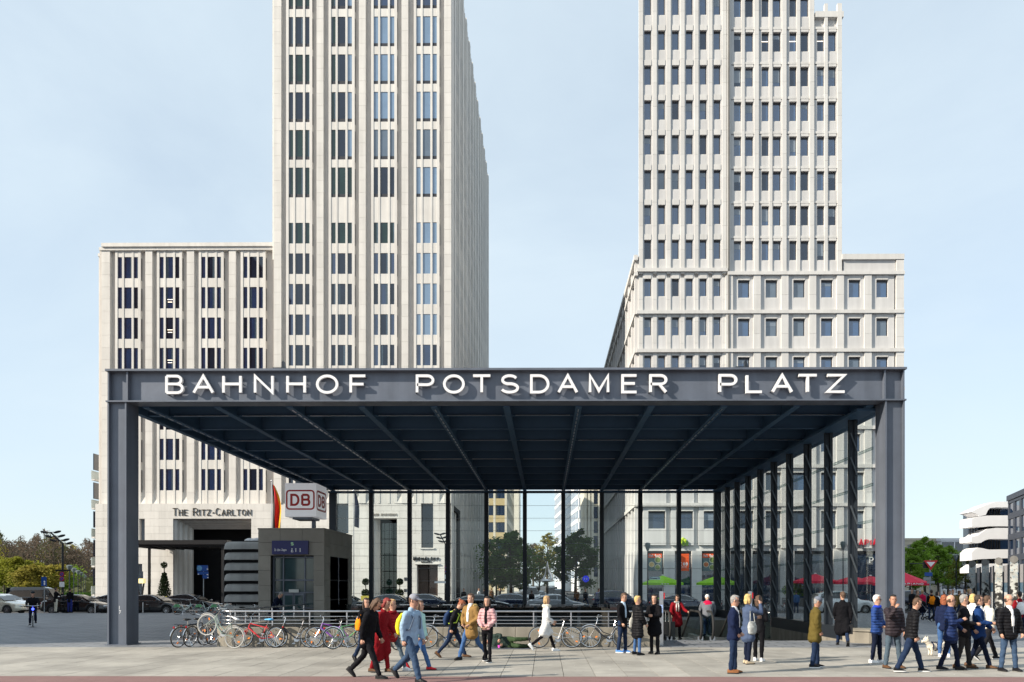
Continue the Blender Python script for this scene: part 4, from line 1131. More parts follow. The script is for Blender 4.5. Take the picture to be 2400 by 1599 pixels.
m_ochre = M('ochre_stone', (.50, .40, .22), .8, var=.1)
m_cream = M('cream_stone', (.62, .58, .49), .8, var=.08)
m_wht = M('white_cladding', (.72, .72, .73), .6, var=.05)
m_beige = M('beige_render', (.52, .46, .36), .85, var=.1)
m_dkgrid = M('dark_cladding', (.035, .042, .06), .55, var=.1)
m_brick = M('brown_brick', (.22, .11, .075), .85, var=.15)
xa = PX(1128, 168); xb = PX(1188, 168)
# the ochre block shows its front and its right flank: mirror by building it turned a quarter
def ochre():
    t_ = thing('apartment_block', 'ochre banded apartment block behind the left street tree', 'building', (xb, 168, 0))
    H_ = 33
    MB().box(xa, xb - .2, 168.3, 205, 0, H_).build('wall', m_cream, t_)
    fh = 3.5
    for f in range(9):
        z = 1.0 + f * fh
        pbox('band', t_, xa, xb, 168, 168.29, z, z + 1.4, m_ochre); pbox('side_band', t_, xb - .199, xb, 168.3, 205, z, z + 1.4, m_cream)
        for k in range(2): pbox('window', t_, xb - 2.0 - 2.0 * k - .75 * k, xb - .45 - 2.0 * k - .3 * k if k == 0 else xb - 2.3, 168.12, 168.28, z + 1.4, z + fh, p_offd)
        for k in range(9): pbox('side_window', t_, xb - .15, xb - .08, 169.2 + k * 4, 171.9 + k * 4, z + 1.4, z + fh, p_offd)
    for k in range(3): pbox('pier', t_, xb - .45 - k * 2.35, xb - .0 - k * 2.35, 167.98, 168.28, 0, H_ - .1, m_cream)
    for k in range(10): pbox('side_pier', t_, xb - .198, xb + .02, 168.3 + k * 4, 169.2 + k * 4, 0, H_ - .1, m_cream)
ochre()
x_ = PX(1207, 262); wl_ = PX(1216, 262) - x_
tg = thing('apartment_tower', 'plain pale apartment tower rising beyond the ochre block', 'building', (x_, 262, 0))
MB().box(x_ - 6, x_ + wl_, 262, 280, 0, 44).build('wall', m_cream, tg)
for f in range(11): pbox('window', tg, x_ - 4.5, x_ - 1.5, 261.93, 261.99, 4 + f * 3.5, 5.9 + f * 3.5, p_offd)
pc = PX(1355, 250)
ang = math.atan2(330 - 250, PX(1300, 330) - pc)                     # street front swings back to the left
def office_grid():
    # local x runs from the far end to the near corner so that the outside faces the street
    far = Vector((PX(1300, 330), 330)); near = Vector((pc, 250)); d = (near - far); L_ = d.length
    return block_building('office_block', 'white framed glass office block beyond the right street tree', (far.x, far.y), math.atan2(d.y, d.x), L_, 14, 44, 11, 22, m_wht, p_off, wf=.82, hf=.68, side=False)
office_grid()
q0, q1 = PX(1357, 249), PX(1369, 249)
eg = thing('office_end_block', 'narrow glazed end bay of the white office block', 'building', (q0, 249, 0))
MB().box(q0, q1 + 3, 249.2, 262, 0, 44).build('wall', m_wht, eg)
for f in range(11):
    pbox('window', eg, q0 + .15, q1 - .1, 249.1, 249.18, 4 + f * 3.67, 6.6 + f * 3.67, p_off); pbox('band', eg, q0, q1, 248.95, 249.19, 6.6 + f * 3.67, 7.67 + f * 3.67, m_wht)
tx0, tx1 = PX(1369.5, 190), PX(1415, 190)
ct = thing('sunlit_tower', 'cream stone tower with tall piers beside the white office block', 'building', (tx0, 190, 0))
MB().box(tx0, tx1, 190.3, 212, 0, 38).build('wall', m_cream, ct)
for a in (1369.5, 1378, 1386, 1402, 1408): pbox('pier', ct, PX(a, 190), PX(a + 5.5, 190), 189.8, 190.29, 0, 37.9, m_cream)
for f in range(10): pbox('window', ct, PX(1392, 190), PX(1401, 190), 190.2, 190.28, 4 + f * 3.4, 6.7 + f * 3.4, p_offd)
# right background
block_building('long_building', 'low beige office building behind the fresh green trees', (PX(2090, 160), 160), 0, PX(2205, 160) - PX(2090, 160), 20, PZ(1262, 160), 3, 7, m_beige, p_offd, z0=1.2, wf=.5, hf=.55, side=False)
block_building('grid_building', 'grey glazed building with white window grid beside the white curved house', (PX(2206, 158), 158), 0, PX(2300, 158) - PX(2206, 158), 20, PZ(1262, 158), 3, 3, m_wht, p_offd, z0=1.0, wf=.92, hf=.86, side=False)
YC = 84.0
wc = thing('curved_office', 'white office building with flowing wavy balcony bands', 'building', (PX(2320, YC), YC, 0))
def cp_(x, y): p = P(2040 + x / 4.753, 1120 + y / 4.753, YC); return (p.x, p.z)
MB().loft([[(cp_(1150, 0)[0] + 1.5, YC + 2.0, z_), (cp_(1700, 0)[0], YC + 2.0, z_), (cp_(1700, 0)[0], YC + 12, z_), (cp_(1150, 0)[0] + 7.5, YC + 12, z_)] for z_ in (0, cp_(0, 300)[1])]).build('glazing', p_off, wc)
for poly in ([(1120, 382), (1190, 345), (1290, 300), (1400, 265), (1700, 262), (1700, 330), (1400, 330), (1330, 338), (1305, 370), (1285, 415), (1215, 428), (1190, 405)],
             [(1130, 455), (1220, 430), (1300, 421), (1700, 418), (1700, 540), (1320, 540), (1260, 548), (1130, 548)],
             [(1125, 718), (1125, 662), (1190, 645), (1245, 605), (1300, 570), (1400, 558), (1700, 560), (1700, 680), (1320, 682), (1270, 700), (1230, 725), (1170, 730)],
             [(1130, 832), (1165, 795), (1200, 778), (1250, 785), (1320, 800), (1700, 795), (1700, 890), (1245, 905), (1170, 912), (1130, 920)],
             [(1130, 1010), (1200, 960), (1300, 955), (1700, 960), (1700, 1040), (1130, 1060)]):
    b = MB(); pts = [cp_(*q) for q in poly]; b.prism(pts, YC + .0, YC + 2.4); b.build('wave_band', m_wht, wc)
for k in range(12): pbox('mullion', wc, cp_(1215 + k * 30, 0)[0], cp_(1215 + k * 30, 0)[0] + .10, YC + 1.8, YC + 1.99, 0, cp_(0, 330)[1], m_frame)
far = Vector((PX(2362, 80), 80)); near = Vector((PX(2480, 64), 64)); d = near - far
block_building('dark_office', 'dark gridded office block next to the white wavy building', (far.x, far.y), math.atan2(d.y, d.x), d.length, 14, PZ(1164, 80), 4, 7, m_dkgrid, p_offd, z0=2.6, wf=.72, hf=.72, side=False)
# neighbours outside the frame on the sunny side: their shade lies over the plaza and the hotel's foot
block_building('brick_tower', 'tall brown brick tower standing across the street, west of the plaza', (-82, 12.6), 0, 32, 31, 58, 15, 8, m_brick, p_offd, side=False)

# ------------------------------------------------------------------ trees
def leafmat(nm, c): 
    m = M(nm, c, .65, var=.45, scale=1.2, rnd=.1, spec=.15)
    N = m.node_tree.nodes; L = m.node_tree.links
    if not any(n_.type == 'BSDF_TRANSLUCENT' for n_ in N):
        tl = N.new('ShaderNodeBsdfTranslucent'); mx_ = N.new('ShaderNodeMixShader'); mx_.inputs[0].default_value = .4
        L.new(N['Principled BSDF'].inputs['Base Color'].links[0].from_socket, tl.inputs[0])
        L.new(N['Principled BSDF'].outputs[0], mx_.inputs[1]); L.new(tl.outputs[0], mx_.inputs[2]); L.new(mx_.outputs[0], N['Material Output'].inputs[0])
    return m
m_bark = M('bark', (.075, .06, .045), .9, var=.3, scale=6, bump=.5)
m_lf_dark = leafmat('leaf_dark', (.085, .18, .025)); m_lf_fresh = leafmat('leaf_fresh', (.18, .30, .03)); m_lf_olive = leafmat('leaf_olive', (.17, .18, .022))
m_lf_gold = leafmat('leaf_gold', (.24, .21, .04)); m_twig = leafmat('twig_brown', (.13, .10, .075)); m_pale = leafmat('twig_pale', (.24, .21, .12))
def tree(name, label, x, y, h, cw, lm, nleaf, seed, group=None, trunk=.35, leaf=.13, bare=False, cb=.28, squash=.62, z=0.0, shape='round'):
    rg = random.Random(seed)
    t_ = thing(name, label, 'tree', (x, y, z), group)
    b = MB(); tips = []
    lean = Vector((rg.uniform(-.03, .03), rg.uniform(-.03, .03), 0))
    top = Vector((lean.x * h, lean.y * h, h * .86))
    b.tube([(0, 0, -.1), (lean.x * h * .3, 0, h * .3), tuple(top * .7), tuple(top)], [h * .022 * trunk / .35, h * .017 * trunk / .35, h * .009, h * .003], 7)
    nb = 22 if not bare else 30
    for k in range(nb):
        f = cb + (1 - cb) * (k + .5) / nb
        st_ = Vector((lean.x * h * f, lean.y * h * f, h * .86 * f))
        a = k * 2.4 + rg.uniform(-.4, .4)
        prof = math.sin(math.pi * min(1, (f - cb) / (1 - cb) * .82 + .18)) if shape == 'round' else (1.05 - (f - cb) / (1 - cb)) 
        ln = cw / 2 * max(.18, prof) * rg.uniform(.75, 1.1)
        up = rg.uniform(.15, .55) if not bare else rg.uniform(.5, 1.0)
        e = st_ + Vector((math.cos(a) * ln, math.sin(a) * ln, ln * up))
        m_ = (st_ + e) / 2 + Vector((0, 0, -ln * .06))
        b.tube([tuple(st_), tuple(m_), tuple(e)], [h * .006, h * .004, h * .0012], 4)
        tips.append((m_, e, ln))
        for q in range(4 if bare else 2):
            s2 = st_.lerp(e, rg.uniform(.35, .9)); e2 = s2 + Vector((rg.uniform(-1, 1), rg.uniform(-1, 1), rg.uniform(.1, 1))) * ln * .4
            b.tube([tuple(s2), tuple(e2)], [h * .0028, h * .0008], 3); tips.append((s2, e2, ln * .5))
    b.build('trunk', m_bark, t_, local=True)
    c_ = MB()
    for i in range(nleaf):
        s2, e2, ln = tips[rg.randrange(len(tips))]
        p = s2.lerp(e2, rg.random() ** .7) + Vector((rg.gauss(0, 1), rg.gauss(0, 1), rg.gauss(0, .7))) * max(.18, ln * .16)
        u = Vector((rg.uniform(-1, 1), rg.uniform(-1, 1), rg.uniform(-.6, .6))).normalized(); w = u.orthogonal().normalized()
        s_ = leaf * rg.uniform(.6, 1.5)
        c_.add([p - u * s_, p + w * s_ * .55, p + u * s_, p - w * s_ * .55], [(0, 1, 2, 3)])
    if nleaf: c_.build('crown', lm, t_, local=True)
    return t_
def gx(px, Y): return PX(px, Y)
YT = 116
tree('street_tree', 'dark green street tree in front of the ochre block', gx(1198, YT), YT, PZ(1240, YT) * 1.08, 9.0, m_lf_dark, 15000, 21, leaf=.19, cb=.16)
tree('street_tree', 'dark green street tree in front of the white office block', gx(1348, YT + 6), YT + 6, PZ(1238, YT + 6) * 1.08, 8.0, m_lf_dark, 13000, 22, leaf=.19, cb=.16)
tree('street_tree', 'smaller dark street tree next to the ochre block trunk row', gx(1163, 140), 140, 7.5, 6.5, m_lf_dark, 5000, 23, leaf=.2, cb=.2)
tree('pale_tree', 'tall pale spring tree showing above the silver sculpture', gx(1282, 230), 230, 19, 8, m_lf_gold, 2600, 24, leaf=.26, bare=True, cb=.25)
tree('pale_tree', 'bare brownish tree far down the street between the leafy trees', gx(1250, 240), 240, 16, 11, m_twig, 1600, 25, leaf=.22, bare=True, cb=.2)
tree('pale_tree', 'yellow green tree far down the street beside the bare tree', gx(1264, 200), 200, 11, 8, m_lf_olive, 2400, 26, leaf=.24, bare=True, cb=.15)
# right group of fresh green trees
for k, (px, Y, yt, w_) in enumerate(((2145, 118, 1252, 6.0), (2168, 122, 1240, 6.5), (2200, 120, 1262, 6.0), (2222, 126, 1266, 6.2), (2133, 112, 1290, 5))):
    tree('birch_tree', 'fresh green slender tree in the grove before the beige building', gx(px, Y), Y, PZ(yt, Y, px), w_, m_lf_fresh, 7000, 30 + k, 'fresh green trees before the beige building', leaf=.13, cb=.22)
tree('park_tree', 'olive green tree next to the concrete wall slabs', gx(2262, 90), 90, 6.2, 4.4, m_lf_olive, 2200, 37, leaf=.12, cb=.25)
# left: young yellow-green trees, then the wood as one mass
for k, (px, Y, yt, w_, mt, lb) in enumerate(((36, 104, 1296, 6.5, m_lf_olive, 'yellow green young tree with a dark straight trunk by the white cars'), (62, 112, 1306, 6, m_lf_olive, 'yellow green young tree between two others on the lawn'),
                                     (70, 100, 1318, 4.5, m_lf_gold, 'thin golden young tree behind the cyclist'), (112, 108, 1318, 6, m_lf_gold, 'broad golden green young tree beside the blue sign'), (138, 116, 1326, 6, m_lf_fresh, 'brighter green young tree behind the many-headed lamp'), (10, 118, 1310, 6, m_lf_olive, 'dusky yellow green tree at the lawn edge'))):
    tree('young_tree', lb, gx(px, Y), Y, PZ(yt, Y, 60), w_, mt, 6000, 50 + k, leaf=.13, cb=.28)
def wood():
    rg = random.Random(77); b = MB()
    for k in range(64):
        Y = rg.uniform(185, 270); px = rg.uniform(-60, 232); x = gx(px, Y)
        h = PZ(1262 + 14 * math.sin(px * .045) + rg.uniform(-16, 14) + (14 if px > 130 else 0), Y)
        tr = []
        b.tube([(x, Y, 0), (x + rg.uniform(-.5, .5), Y, h * .5), (x + rg.uniform(-1, 1), Y, h * .95)], [.3, .2, .05], 5, 3)
        for q in range(14):
            f = rg.uniform(.3, .95); a = rg.uniform(0, 6.28); ln = rg.uniform(2, 4.5) * (1.15 - f * .6)
            b.tube([(x, Y, h * f * .8), (x + math.cos(a) * ln, Y + math.sin(a) * ln, min(h, h * f * .8 + ln * 1.1))], [.1, .025], 3, 3)
        mi = rg.choice((0, 0, 0, 1, 2))
        for q in range(420):
            th = rg.uniform(0, 6.28); rr = math.sqrt(rg.random()); f = rg.uniform(.18, 1.0)
            pr = math.sin(math.pi * min(1, .2 + .75 * f))
            p = Vector((x + math.cos(th) * rr * 4.4 * pr, Y + math.sin(th) * rr * 4.4 * pr, h * f + rg.gauss(0, .3)))
            u = Vector((rg.uniform(-.6, .6), rg.uniform(-.6, .6), rg.uniform(-.2, 1))).normalized(); w = u.orthogonal().normalized()
            s_ = rg.uniform(.25, .6)
            b.add([p - u * s_, p + w * s_ * .22, p + u * s_, p - w * s_ * .22], [(0, 1, 2, 3)], mi)
    for q in range(2500):
        Y = rg.uniform(150, 260); px = rg.uniform(-60, 235); p = Vector((gx(px, Y), Y, rg.random() ** 2 * 3.5)); u = Vector((rg.uniform(-1, 1), 0, rg.uniform(-.3, 1))).normalized(); w = u.orthogonal().normalized(); s_ = rg.uniform(.4, .9)
        b.add([p - u * s_, p + w * s_ * .5, p + u * s_, p - w * s_ * .5], [(0, 1, 2, 3)], 2)
    tag(b.build('woodland', [m_twig, m_lf_gold, leafmat('leaf_moss', (.075, .085, .035)), m_bark]), 'brown spring woodland beyond the road', 'woodland', kind='stuff')
wood()
m_lawn = M('lawn', (.075, .13, .03), .9, var=.4, scale=.6, bump=.6, bscale=30)
tag(MB().add([(-300, 96, .03), (gx(210, 96), 96, .03), (gx(215, 190), 190, .03), (-300, 190, .03)], [(0, 1, 2, 3)]).build('lawn', m_lawn), kind='structure')
tag(MB().box(-300, gx(205, 125), 124, 126, 0, .9).build('hedge', m_lf_dark), 'low dark clipped hedge along the lawn', 'hedge')

# ------------------------------------------------------------------ lamps, signs, flags
def pole(b, h, r0, r1=None, seg=10): b.tube([(0, 0, 0), (0, 0, h)], [r0, r1 or r0], seg); return b
def cluster_lamp(label, x, y, h, flip=1):
    t_ = thing('street_lamp', label, 'street lamp', (x, y, 0))
    b = pole(MB(), h * .86, .10, .075); b.lathe([(.16, 0), (.16, .5), (.10, .6)], 12); b.build('pole', m_black, t_, smooth='auto', local=True)
    a = MB(); a.tube([(0, 0, h * .86), (-.9 * flip, 0, h)], .06, 6); a.build('arm', m_black, t_, local=True)
    for k, (u, s_) in enumerate(((.0, -1), (.25, 1), (.3, -1), (.6, 1), (.65, -1), (.98, 1), (1.0, -1))):
        px_, pz_ = -.9 * u * flip, h * .86 + (h * .14) * u
        hd = MB(); o_ = .5 * (-s_ * flip) 
        hd.tube([(px_, 0, pz_), (px_ + o_ * .5, 0, pz_ + .03)], .025, 5); hd.ell((px_ + o_ * 1.0, 0, pz_ + .03), (.30, .16, .09), 10, 6, rot=Matrix.Rotation(.25 * s_, 3, 'Y'))
        hd.build('lamp_head', m_black, t_, smooth=True, local=True)
    return t_
p = P(145, 1248, 60)
cluster_lamp('black street lamp with a slanted cluster of heads beside the no-stopping signs', gx(147, 60), 60, p.z)
cluster_lamp('dark street lamp with stacked floodlight heads in front of the gallery', gx(1044, 74), 74, PZ(1252, 74), .55)
def lantern(label, x, y, h, group=None, double=False):
    t_ = thing('street_lantern', label, 'street lamp', (x, y, 0), group)
    b = pole(MB(), h * .88, .06, .045, 8); b.lathe([(.1, 0), (.1, .4), (.06, .5)], 10); b.build('pole', m_post, t_, local=True, smooth='auto')
    b = MB(); b.lathe([(.03, h * .86), (.10, h * .88), (.22, h * .93), (.25, h * .985), (.10, h), (0, h)], 14); b.tube([(-.34, 0, h * .95), (.34, 0, h * .95)], .02, 5)
    b.build('lamp_head', M('lamp_grey', (.18, .22, .23), .4, metal=.4), t_, smooth='auto', local=True); return t_
lantern('single grey lantern on a slim pole beside the food poster', gx(1518, 73), 73, PZ(1272, 73))
lantern('single grey lantern on a slim pole before the restaurant pier', gx(1976, 74), 74, PZ(1269, 74))
lantern('single dark lantern on a pole in front of the fresh green trees', gx(2241, 88), 88, PZ(1300, 88))
for k, (px, Y) in enumerate(((163, 72), (173, 84), (183, 97), (190, 112), (196, 130), (200, 150), (203, 175))):
    lantern('white globe lantern in the row along the wood road', gx(px, Y), Y, 3.8, 'globe lanterns along the wood road')
# no-stopping and blue signs
m_sblue = M('road_sign_blue', (.01, .07, .30), .35, var=.05); m_sred = M('road_sign_red', (.55, .015, .02), .35, var=.05); m_grey = M('sign_back_grey', (.28, .30, .32), .5, metal=.3)
def disc(b, c, r_, t_=.02, seg=20, mi=0): b.lathe([(0, 0), (r_, 0), (r_, t_), (0, t_)], seg, (c[0], c[1] - t_, c[2]), 'Y', mi); return b
Ys = 59.7; x_ = gx(147, Ys)
ns = thing('no_stopping_sign', 'two round blue and red no-stopping signs with a white plate on the lamp pole', 'sign', (x_, Ys, PZ(1370, Ys)))
for k, py in enumerate((1346, 1357)):
    z = PZ(py, Ys)
    MB_ = disc(MB(), (x_, Ys - .1, z), .17); MB_.build('red_ring', m_sred, ns)
    disc(MB(), (x_, Ys - .122, z), .13).build('blue_disc', m_sblue, ns)
    b = MB(); b.bar((x_ - .09, Ys - .15, z + .09), (x_ + .09, Ys - .15, z - .09), .035, .006, (0, 1, 0)); b.build('red_bar', m_sred, ns)
pbox('plate', ns, x_ - .18, x_ + .18, Ys - .12, Ys - .1, PZ(1376, Ys), PZ(1364, Ys), m_wh)
pbox('arm', ns, x_ - .52, x_ + .62, Ys - .06, Ys - .02, PZ(1339, Ys), PZ(1335, Ys), m_black)
def bluesign(label, px, y0, y1, Y, w, yb):
    x = gx(px, Y); t_ = thing('road_sign', label, 'sign', (x, Y, 0))
    pole(MB(), PZ(y0, Y), .03, seg=6).build('pole', m_grey, t_, local=True)
    b = MB(); zc_ = (PZ(y0, Y) + PZ(y1, Y)) / 2; b.box(x - w / 2, x + w / 2, Y - .06, Y - .035, PZ(y1, Y), PZ(y0, Y)); b.build('plate', m_sblue, t_)
    s_ = MB(); disc(s_, (x + .05, Y - .062, zc_), .06); s_.box(x + .0, x + .1, Y - .068, Y - .061, zc_ - .25, zc_ - .08); s_.build('symbol', m_wh, t_)
    return t_
bluesign('square blue footway sign on a slim pole beside the standing pair', 104, 1352, 1374, 58.8, .38, 1436)
x = gx(477, 68); ds = thing('direction_sign', 'blue direction signs on a pole in front of the dark hotel entrance', 'sign', (x, 68, 0))
pole(MB(), PZ(1325, 68), .035, seg=6).build('pole', m_grey, ds, local=True)
for a, b_, c_, d_ in ((463, 488, 1325, 1339), (464, 489, 1340, 1347), (476, 489, 1348, 1356)): pbox('plate', ds, gx(a, 68), gx(b_, 68), 67.9, 67.95, PZ(d_, 68), PZ(c_, 68), m_sblue)
disc(MB(), (gx(469, 68), 67.88, PZ(1332, 68)), .22).build('disc', M('road_sign_pale', (.12, .3, .5), .4), ds)
for k, (a, c_) in enumerate(((464, 1332), (486, 1333), (465, 1345), (486, 1346), (487, 1353))): pbox('arrow', ds, gx(a, 68), gx(a + 3, 68), 67.86, 67.898, PZ(c_ + 2, 68), PZ(c_, 68), m_wh)
# yield sign and its stickered pole
Yy = 52; x = gx(2180, Yy); ys_ = thing('yield_sign', 'red and white yield triangle on a stickered pole with small plates', 'sign', (x, Yy, 0))
pole(MB(), PZ(1312, Yy), .05, seg=8).build('pole', M('sticker_pole', (.35, .36, .37), .6, var=.8, scale=14), ys_, local=True)
zt, zb = PZ(1314, Yy), PZ(1337, Yy); w = .44
MB().prism([(x - w, zt), (x + w, zt), (x, zb)], Yy - .09, Yy - .06).build('triangle', m_sred, ys_)
MB().prism([(x - w * .62, zt - .1), (x + w * .62, zt - .1), (x, zb + .22)], Yy - .105, Yy - .091).build('triangle_face', m_wh, ys_)
for k, (y0, y1, dx) in enumerate(((1342, 1351, -.1), (1353, 1361, -.18), (1362, 1368, .05))): pbox('plate', ys_, x - .28 + dx, x + .2 + dx, Yy - .1, Yy - .06, PZ(y1, Yy), PZ(y0, Yy), m_grey if k else m_sblue)
b = MB(); b.box(x - 1.3, x - .05, Yy - .02, Yy + .02, PZ(1322, Yy), PZ(1320, Yy)); b.build('mast_arm', m_post, ys_)
pbox('signal_head', ys_, x - .35, x - .12, Yy + .05, Yy + .25, PZ(1332, Yy), PZ(1316, Yy), m_black)
# street name plate
x = gx(1031, 73); sn = thing('street_name_sign', 'narrow white street name plate on the floodlight lamp', 'sign', (x, 73.5, PZ(1366, 73)))
pbox('plate', sn, gx(1017, 73), gx(1043, 73), 73.4, 73.44, PZ(1367, 73), PZ(1362.5, 73), m_wh)
xl_ = gx(1044, 73); n2 = thing('no_stopping_sign', 'small no-stopping discs on the floodlight lamp before the gallery', 'sign', (xl_, 73.6, PZ(1345, 73)))
for py in (1330, 1339.5): disc(MB(), (xl_, 73.6, PZ(py, 73)), .17).build('red_ring', m_sred, n2); disc(MB(), (xl_, 73.575, PZ(py, 73)), .12).build('blue_disc', m_sblue, n2)
pbox('plate', n2, xl_ - .15, xl_ + .15, 73.56, 73.6, PZ(1357, 73), PZ(1347, 73), m_wh)
x = gx(1543, 70); sn = thing('street_name_sign', 'pale blue street name plate in front of the green parasol', 'sign', (x, 70, PZ(1358, 70)))
pbox('plate', sn, gx(1522, 70), gx(1547, 70), 69.95, 70, PZ(1359, 70), PZ(1352.5, 70), M('plate_pale', (.45, .6, .62), .4)); pbox('pole', sn, gx(1518, 70) - .03, gx(1518, 70) + .03, 69.96, 70.02, 0, PZ(1350, 70), m_post)
word(sn, 'letter', 'Potsdamer Platz'.replace('Potsdamer Platz', 'Potsdamer Pl'), gx(1523, 70), gx(1546, 70), PZ(1357.5, 70), .15, 69.93, 69.949, .025, M('plate_ink', (.02, .05, .1), .5), .2)
x = gx(1373, 150); bs = thing('neon_sign', 'round bright blue sign under the right street tree', 'sign', (x, 110, PZ(1368, 110)))
disc(MB(), (gx(1373, 110), 110, PZ(1357, 110)), .45, .12).build('disc', M('neon_blue', (.01, .03, .8), .4, emit=.25), bs)
word(bs, 'letter', 'FX', gx(1369, 110), gx(1377, 110), PZ(1359.5, 110), .3, 109.85, 109.876, .07, m_wh, .3)
# flags
def flag(label, px, ytop, y0, y1, Y, cols, seed, w=1.1):
    x = gx(px, Y); t_ = thing('flag', label, 'flag', (x, Y, 0)); rg = random.Random(seed)
    pole(MB(), PZ(ytop, Y), .06, .035, 8).build('flagpole', m_inox, t_, local=True)
    MB().ell((0, 0, PZ(ytop, Y)), (.09, .09, .09), 8, 6).build('finial', m_inox, t_, local=True, smooth=True)
    z1, z0 = PZ(y0, Y), PZ(y1, Y); n = 24; nc = len(cols)
    for c_ in range(nc):
        b = MB(); rows = []
        for i in range(n + 1):
            f = i / n; z = z1 + (z0 - z1) * f
            ww = w * (.12 + .88 * math.sin(min(1, f * 1.6 + .08) * math.pi / 2)) * (1 - .3 * max(0, f - .6))
            row = []
            for j in range(5):
                u = (c_ + j / 4) / nc
                row.append((ww * u + .05, .22 * math.sin(u * 9 + f * 3) * ww + .04 * math.sin(f * 7), z - .15 * u))
            rows.append(row)
        v = [(q[0], q[1] + s_, q[2]) for s_ in (0, .012) for r_ in rows for q in r_]; f_ = []
        for i in range(n):
            for j in range(4): f_.append((i * 5 + j, i * 5 + j + 1, (i + 1) * 5 + j + 1, (i + 1) * 5 + j))
        o5 = (n + 1) * 5; f_ += [tuple(reversed([k + o5 for k in q])) for q in f_]
        b.add(v, f_); b.build('cloth', cols[c_], t_, smooth=True, local=True)
flag('black red and gold national flag hanging on a pole beside the cube sign', 637, 1126, 1134, 1237, 72, [M('flag_black', (.012, .012, .014), .8), M('flag_red', (.55, .012, .012), .8), M('flag_gold', (.75, .40, .02), .8)], 1, .85)
flag('dark blue flag hanging on a pole before the glazed hotel entrance', 829, 1150, 1150, 1234, 74, [M('flag_navy', (.015, .022, .05), .8, var=.5, scale=3)], 2, .5)

# ------------------------------------------------------------------ plants, parasols, sculpture, wall slabs
def topiary(label, px, yb, Y, kind, scale=1.0):
    x = gx(px, Y); t_ = thing('topiary', label, 'plant', (x, Y, 0)); rg = random.Random(px); b = MB()
    m_pot = M('planter_yellow', (.42, .36, .06), .6)
    MB().loft([[(-.32, -.32, 0), (.32, -.32, 0), (.32, .32, 0), (-.32, .32, 0)], [(-.42, -.42, .95), (.42, -.42, .95), (.42, .42, .95), (-.42, .42, .95)]]).build('planter', m_pot, t_, local=True)
    if kind == 'ball':
        MB().tube([(0, 0, .9), (0, 0, 2.2)], .05, 6).build('trunk', m_bark, t_, local=True)
        leaf_blob(b, (0, 0, 2.35), (.36, .36, .36), 700, .07, rg); leaf_blob(b, (0, 0, 1.25), (.45, .45, .4), 700, .07, rg)
    else:
        MB().tube([(0, 0, .9), (0, 0, 4.2)], .05, 6).build('trunk', m_bark, t_, local=True)
        for k in range(14): leaf_blob(b, (0, 0, 1.0 + k * .16), (.75 - k * .04, .75 - k * .04, .2), 160, .08, rg)
        leaf_blob(b, (0, 0, 3.95), (.32, .32, .32), 300, .07, rg)
    b.build('foliage', leafmat('leaf_box', (.018, .03, .012)), t_, local=True)
topiary('ball topiary in a yellow planter beside the glazed hotel entrance, nearer the kiosk', 857, 1400, 82, 'ball')
topiary('ball topiary in a yellow planter beside the glazed hotel entrance, nearer the gallery', 937, 1400, 82, 'ball')
topiary('dark cone topiary with a top knot by the hotel driveway', 385, 1400, 78, 'cone')
lg = thing('driveway_lantern', 'lit double box lantern on a forked dark stand by the hotel wall', 'lamp', (gx(330, 80), 80, 0))
MB().bar((0, 0, 0), (-.35, 0, 2.2), .12, .12).bar((0, 0, 0), (.3, 0, 2.2), .12, .12).build('stand', m_black, lg, local=True)
for k in (-1, 0): MB().box(-.12 + k * .62, .38 + k * .62, -.25, .25, 2.2, 2.65).build('lamp_box', M('lamp_glow', (.9, .75, .35), .5, emit=.5), lg, local=True)
def parasol(label, px, apex, edge, halfw_px, Y, mt, logo_=None):
    x = gx(px, Y); t_ = thing('parasol', label, 'parasol', (x, Y, 0)); za, ze = PZ(apex, Y), PZ(edge, Y); hw = halfw_px * Y / F
    pole(MB(), za, .03, seg=8).build('pole', m_inox, t_, local=True)
    b = MB(); n = 8; top = (0, 0, za); ring = [(hw * math.cos(R(22.5 + 45 * k)) * 1.08, hw * math.sin(R(22.5 + 45 * k)), ze) for k in range(n)]; low = [(q[0], q[1], ze - .22) for q in ring]
    b.v = [top] + ring + low + [(0, 0, za - .03)] + [(q[0] * .99, q[1] * .99, ze - .02) for q in ring]
    for k in range(n):
        q = (k + 1) % n; b.f += [(0, 1 + k, 1 + q), (1 + k, 1 + n + k, 1 + n + q, 1 + q), (2 * n + 1, 2 * n + 2 + q, 2 * n + 2 + k)]
    b.m = [0] * len(b.f); b.build('canopy', mt, t_, local=True)
    for q in ring: MB().tube([(0, 0, za - .5), (q[0] * .97, q[1] * .97, ze - .03)], .012, 4).build('rib', m_inox, t_, local=True)
    MB().ell((0, 0, za + .03), (.12, .12, .06), 8, 6).build('cap', m_wh, t_, local=True, smooth=True)
    MB().box(-.3, .3, -.3, .3, 0, .12).build('base', m_concd, t_, local=True)
    if logo_: word(t_, 'letter', logo_, x - (.35 if len(logo_) < 5 else .93), x + (.35 if len(logo_) < 5 else .93), ze - .16, .14, Y - hw * math.sin(R(67.5)) - .03, Y - hw * math.sin(R(67.5)) - .005, .03, m_wh, .2)
m_pg = M('parasol_green', (.22, .50, .015), .7, var=.08); m_pr = M('parasol_red', (.62, .012, .05), .7, var=.08)
parasol('lime green parasol in front of the food poster by the lantern', 1553, 1349, 1366, 46, 77, m_pg, 'coa')
parasol('lime green parasol partly hidden by the dark corner posts', 1681, 1349, 1366, 46, 77, m_pg)
parasol('red parasol between the lattice posts, nearest the green plants', 1911, 1345, 1362, 47, 77, m_pr)
parasol('red parasol beside the restaurant lantern', 1998, 1350, 1364, 44, 76, m_pr)
parasol('red parasol under the restaurant sign letter', 2040, 1350, 1364, 42, 73, m_pr)
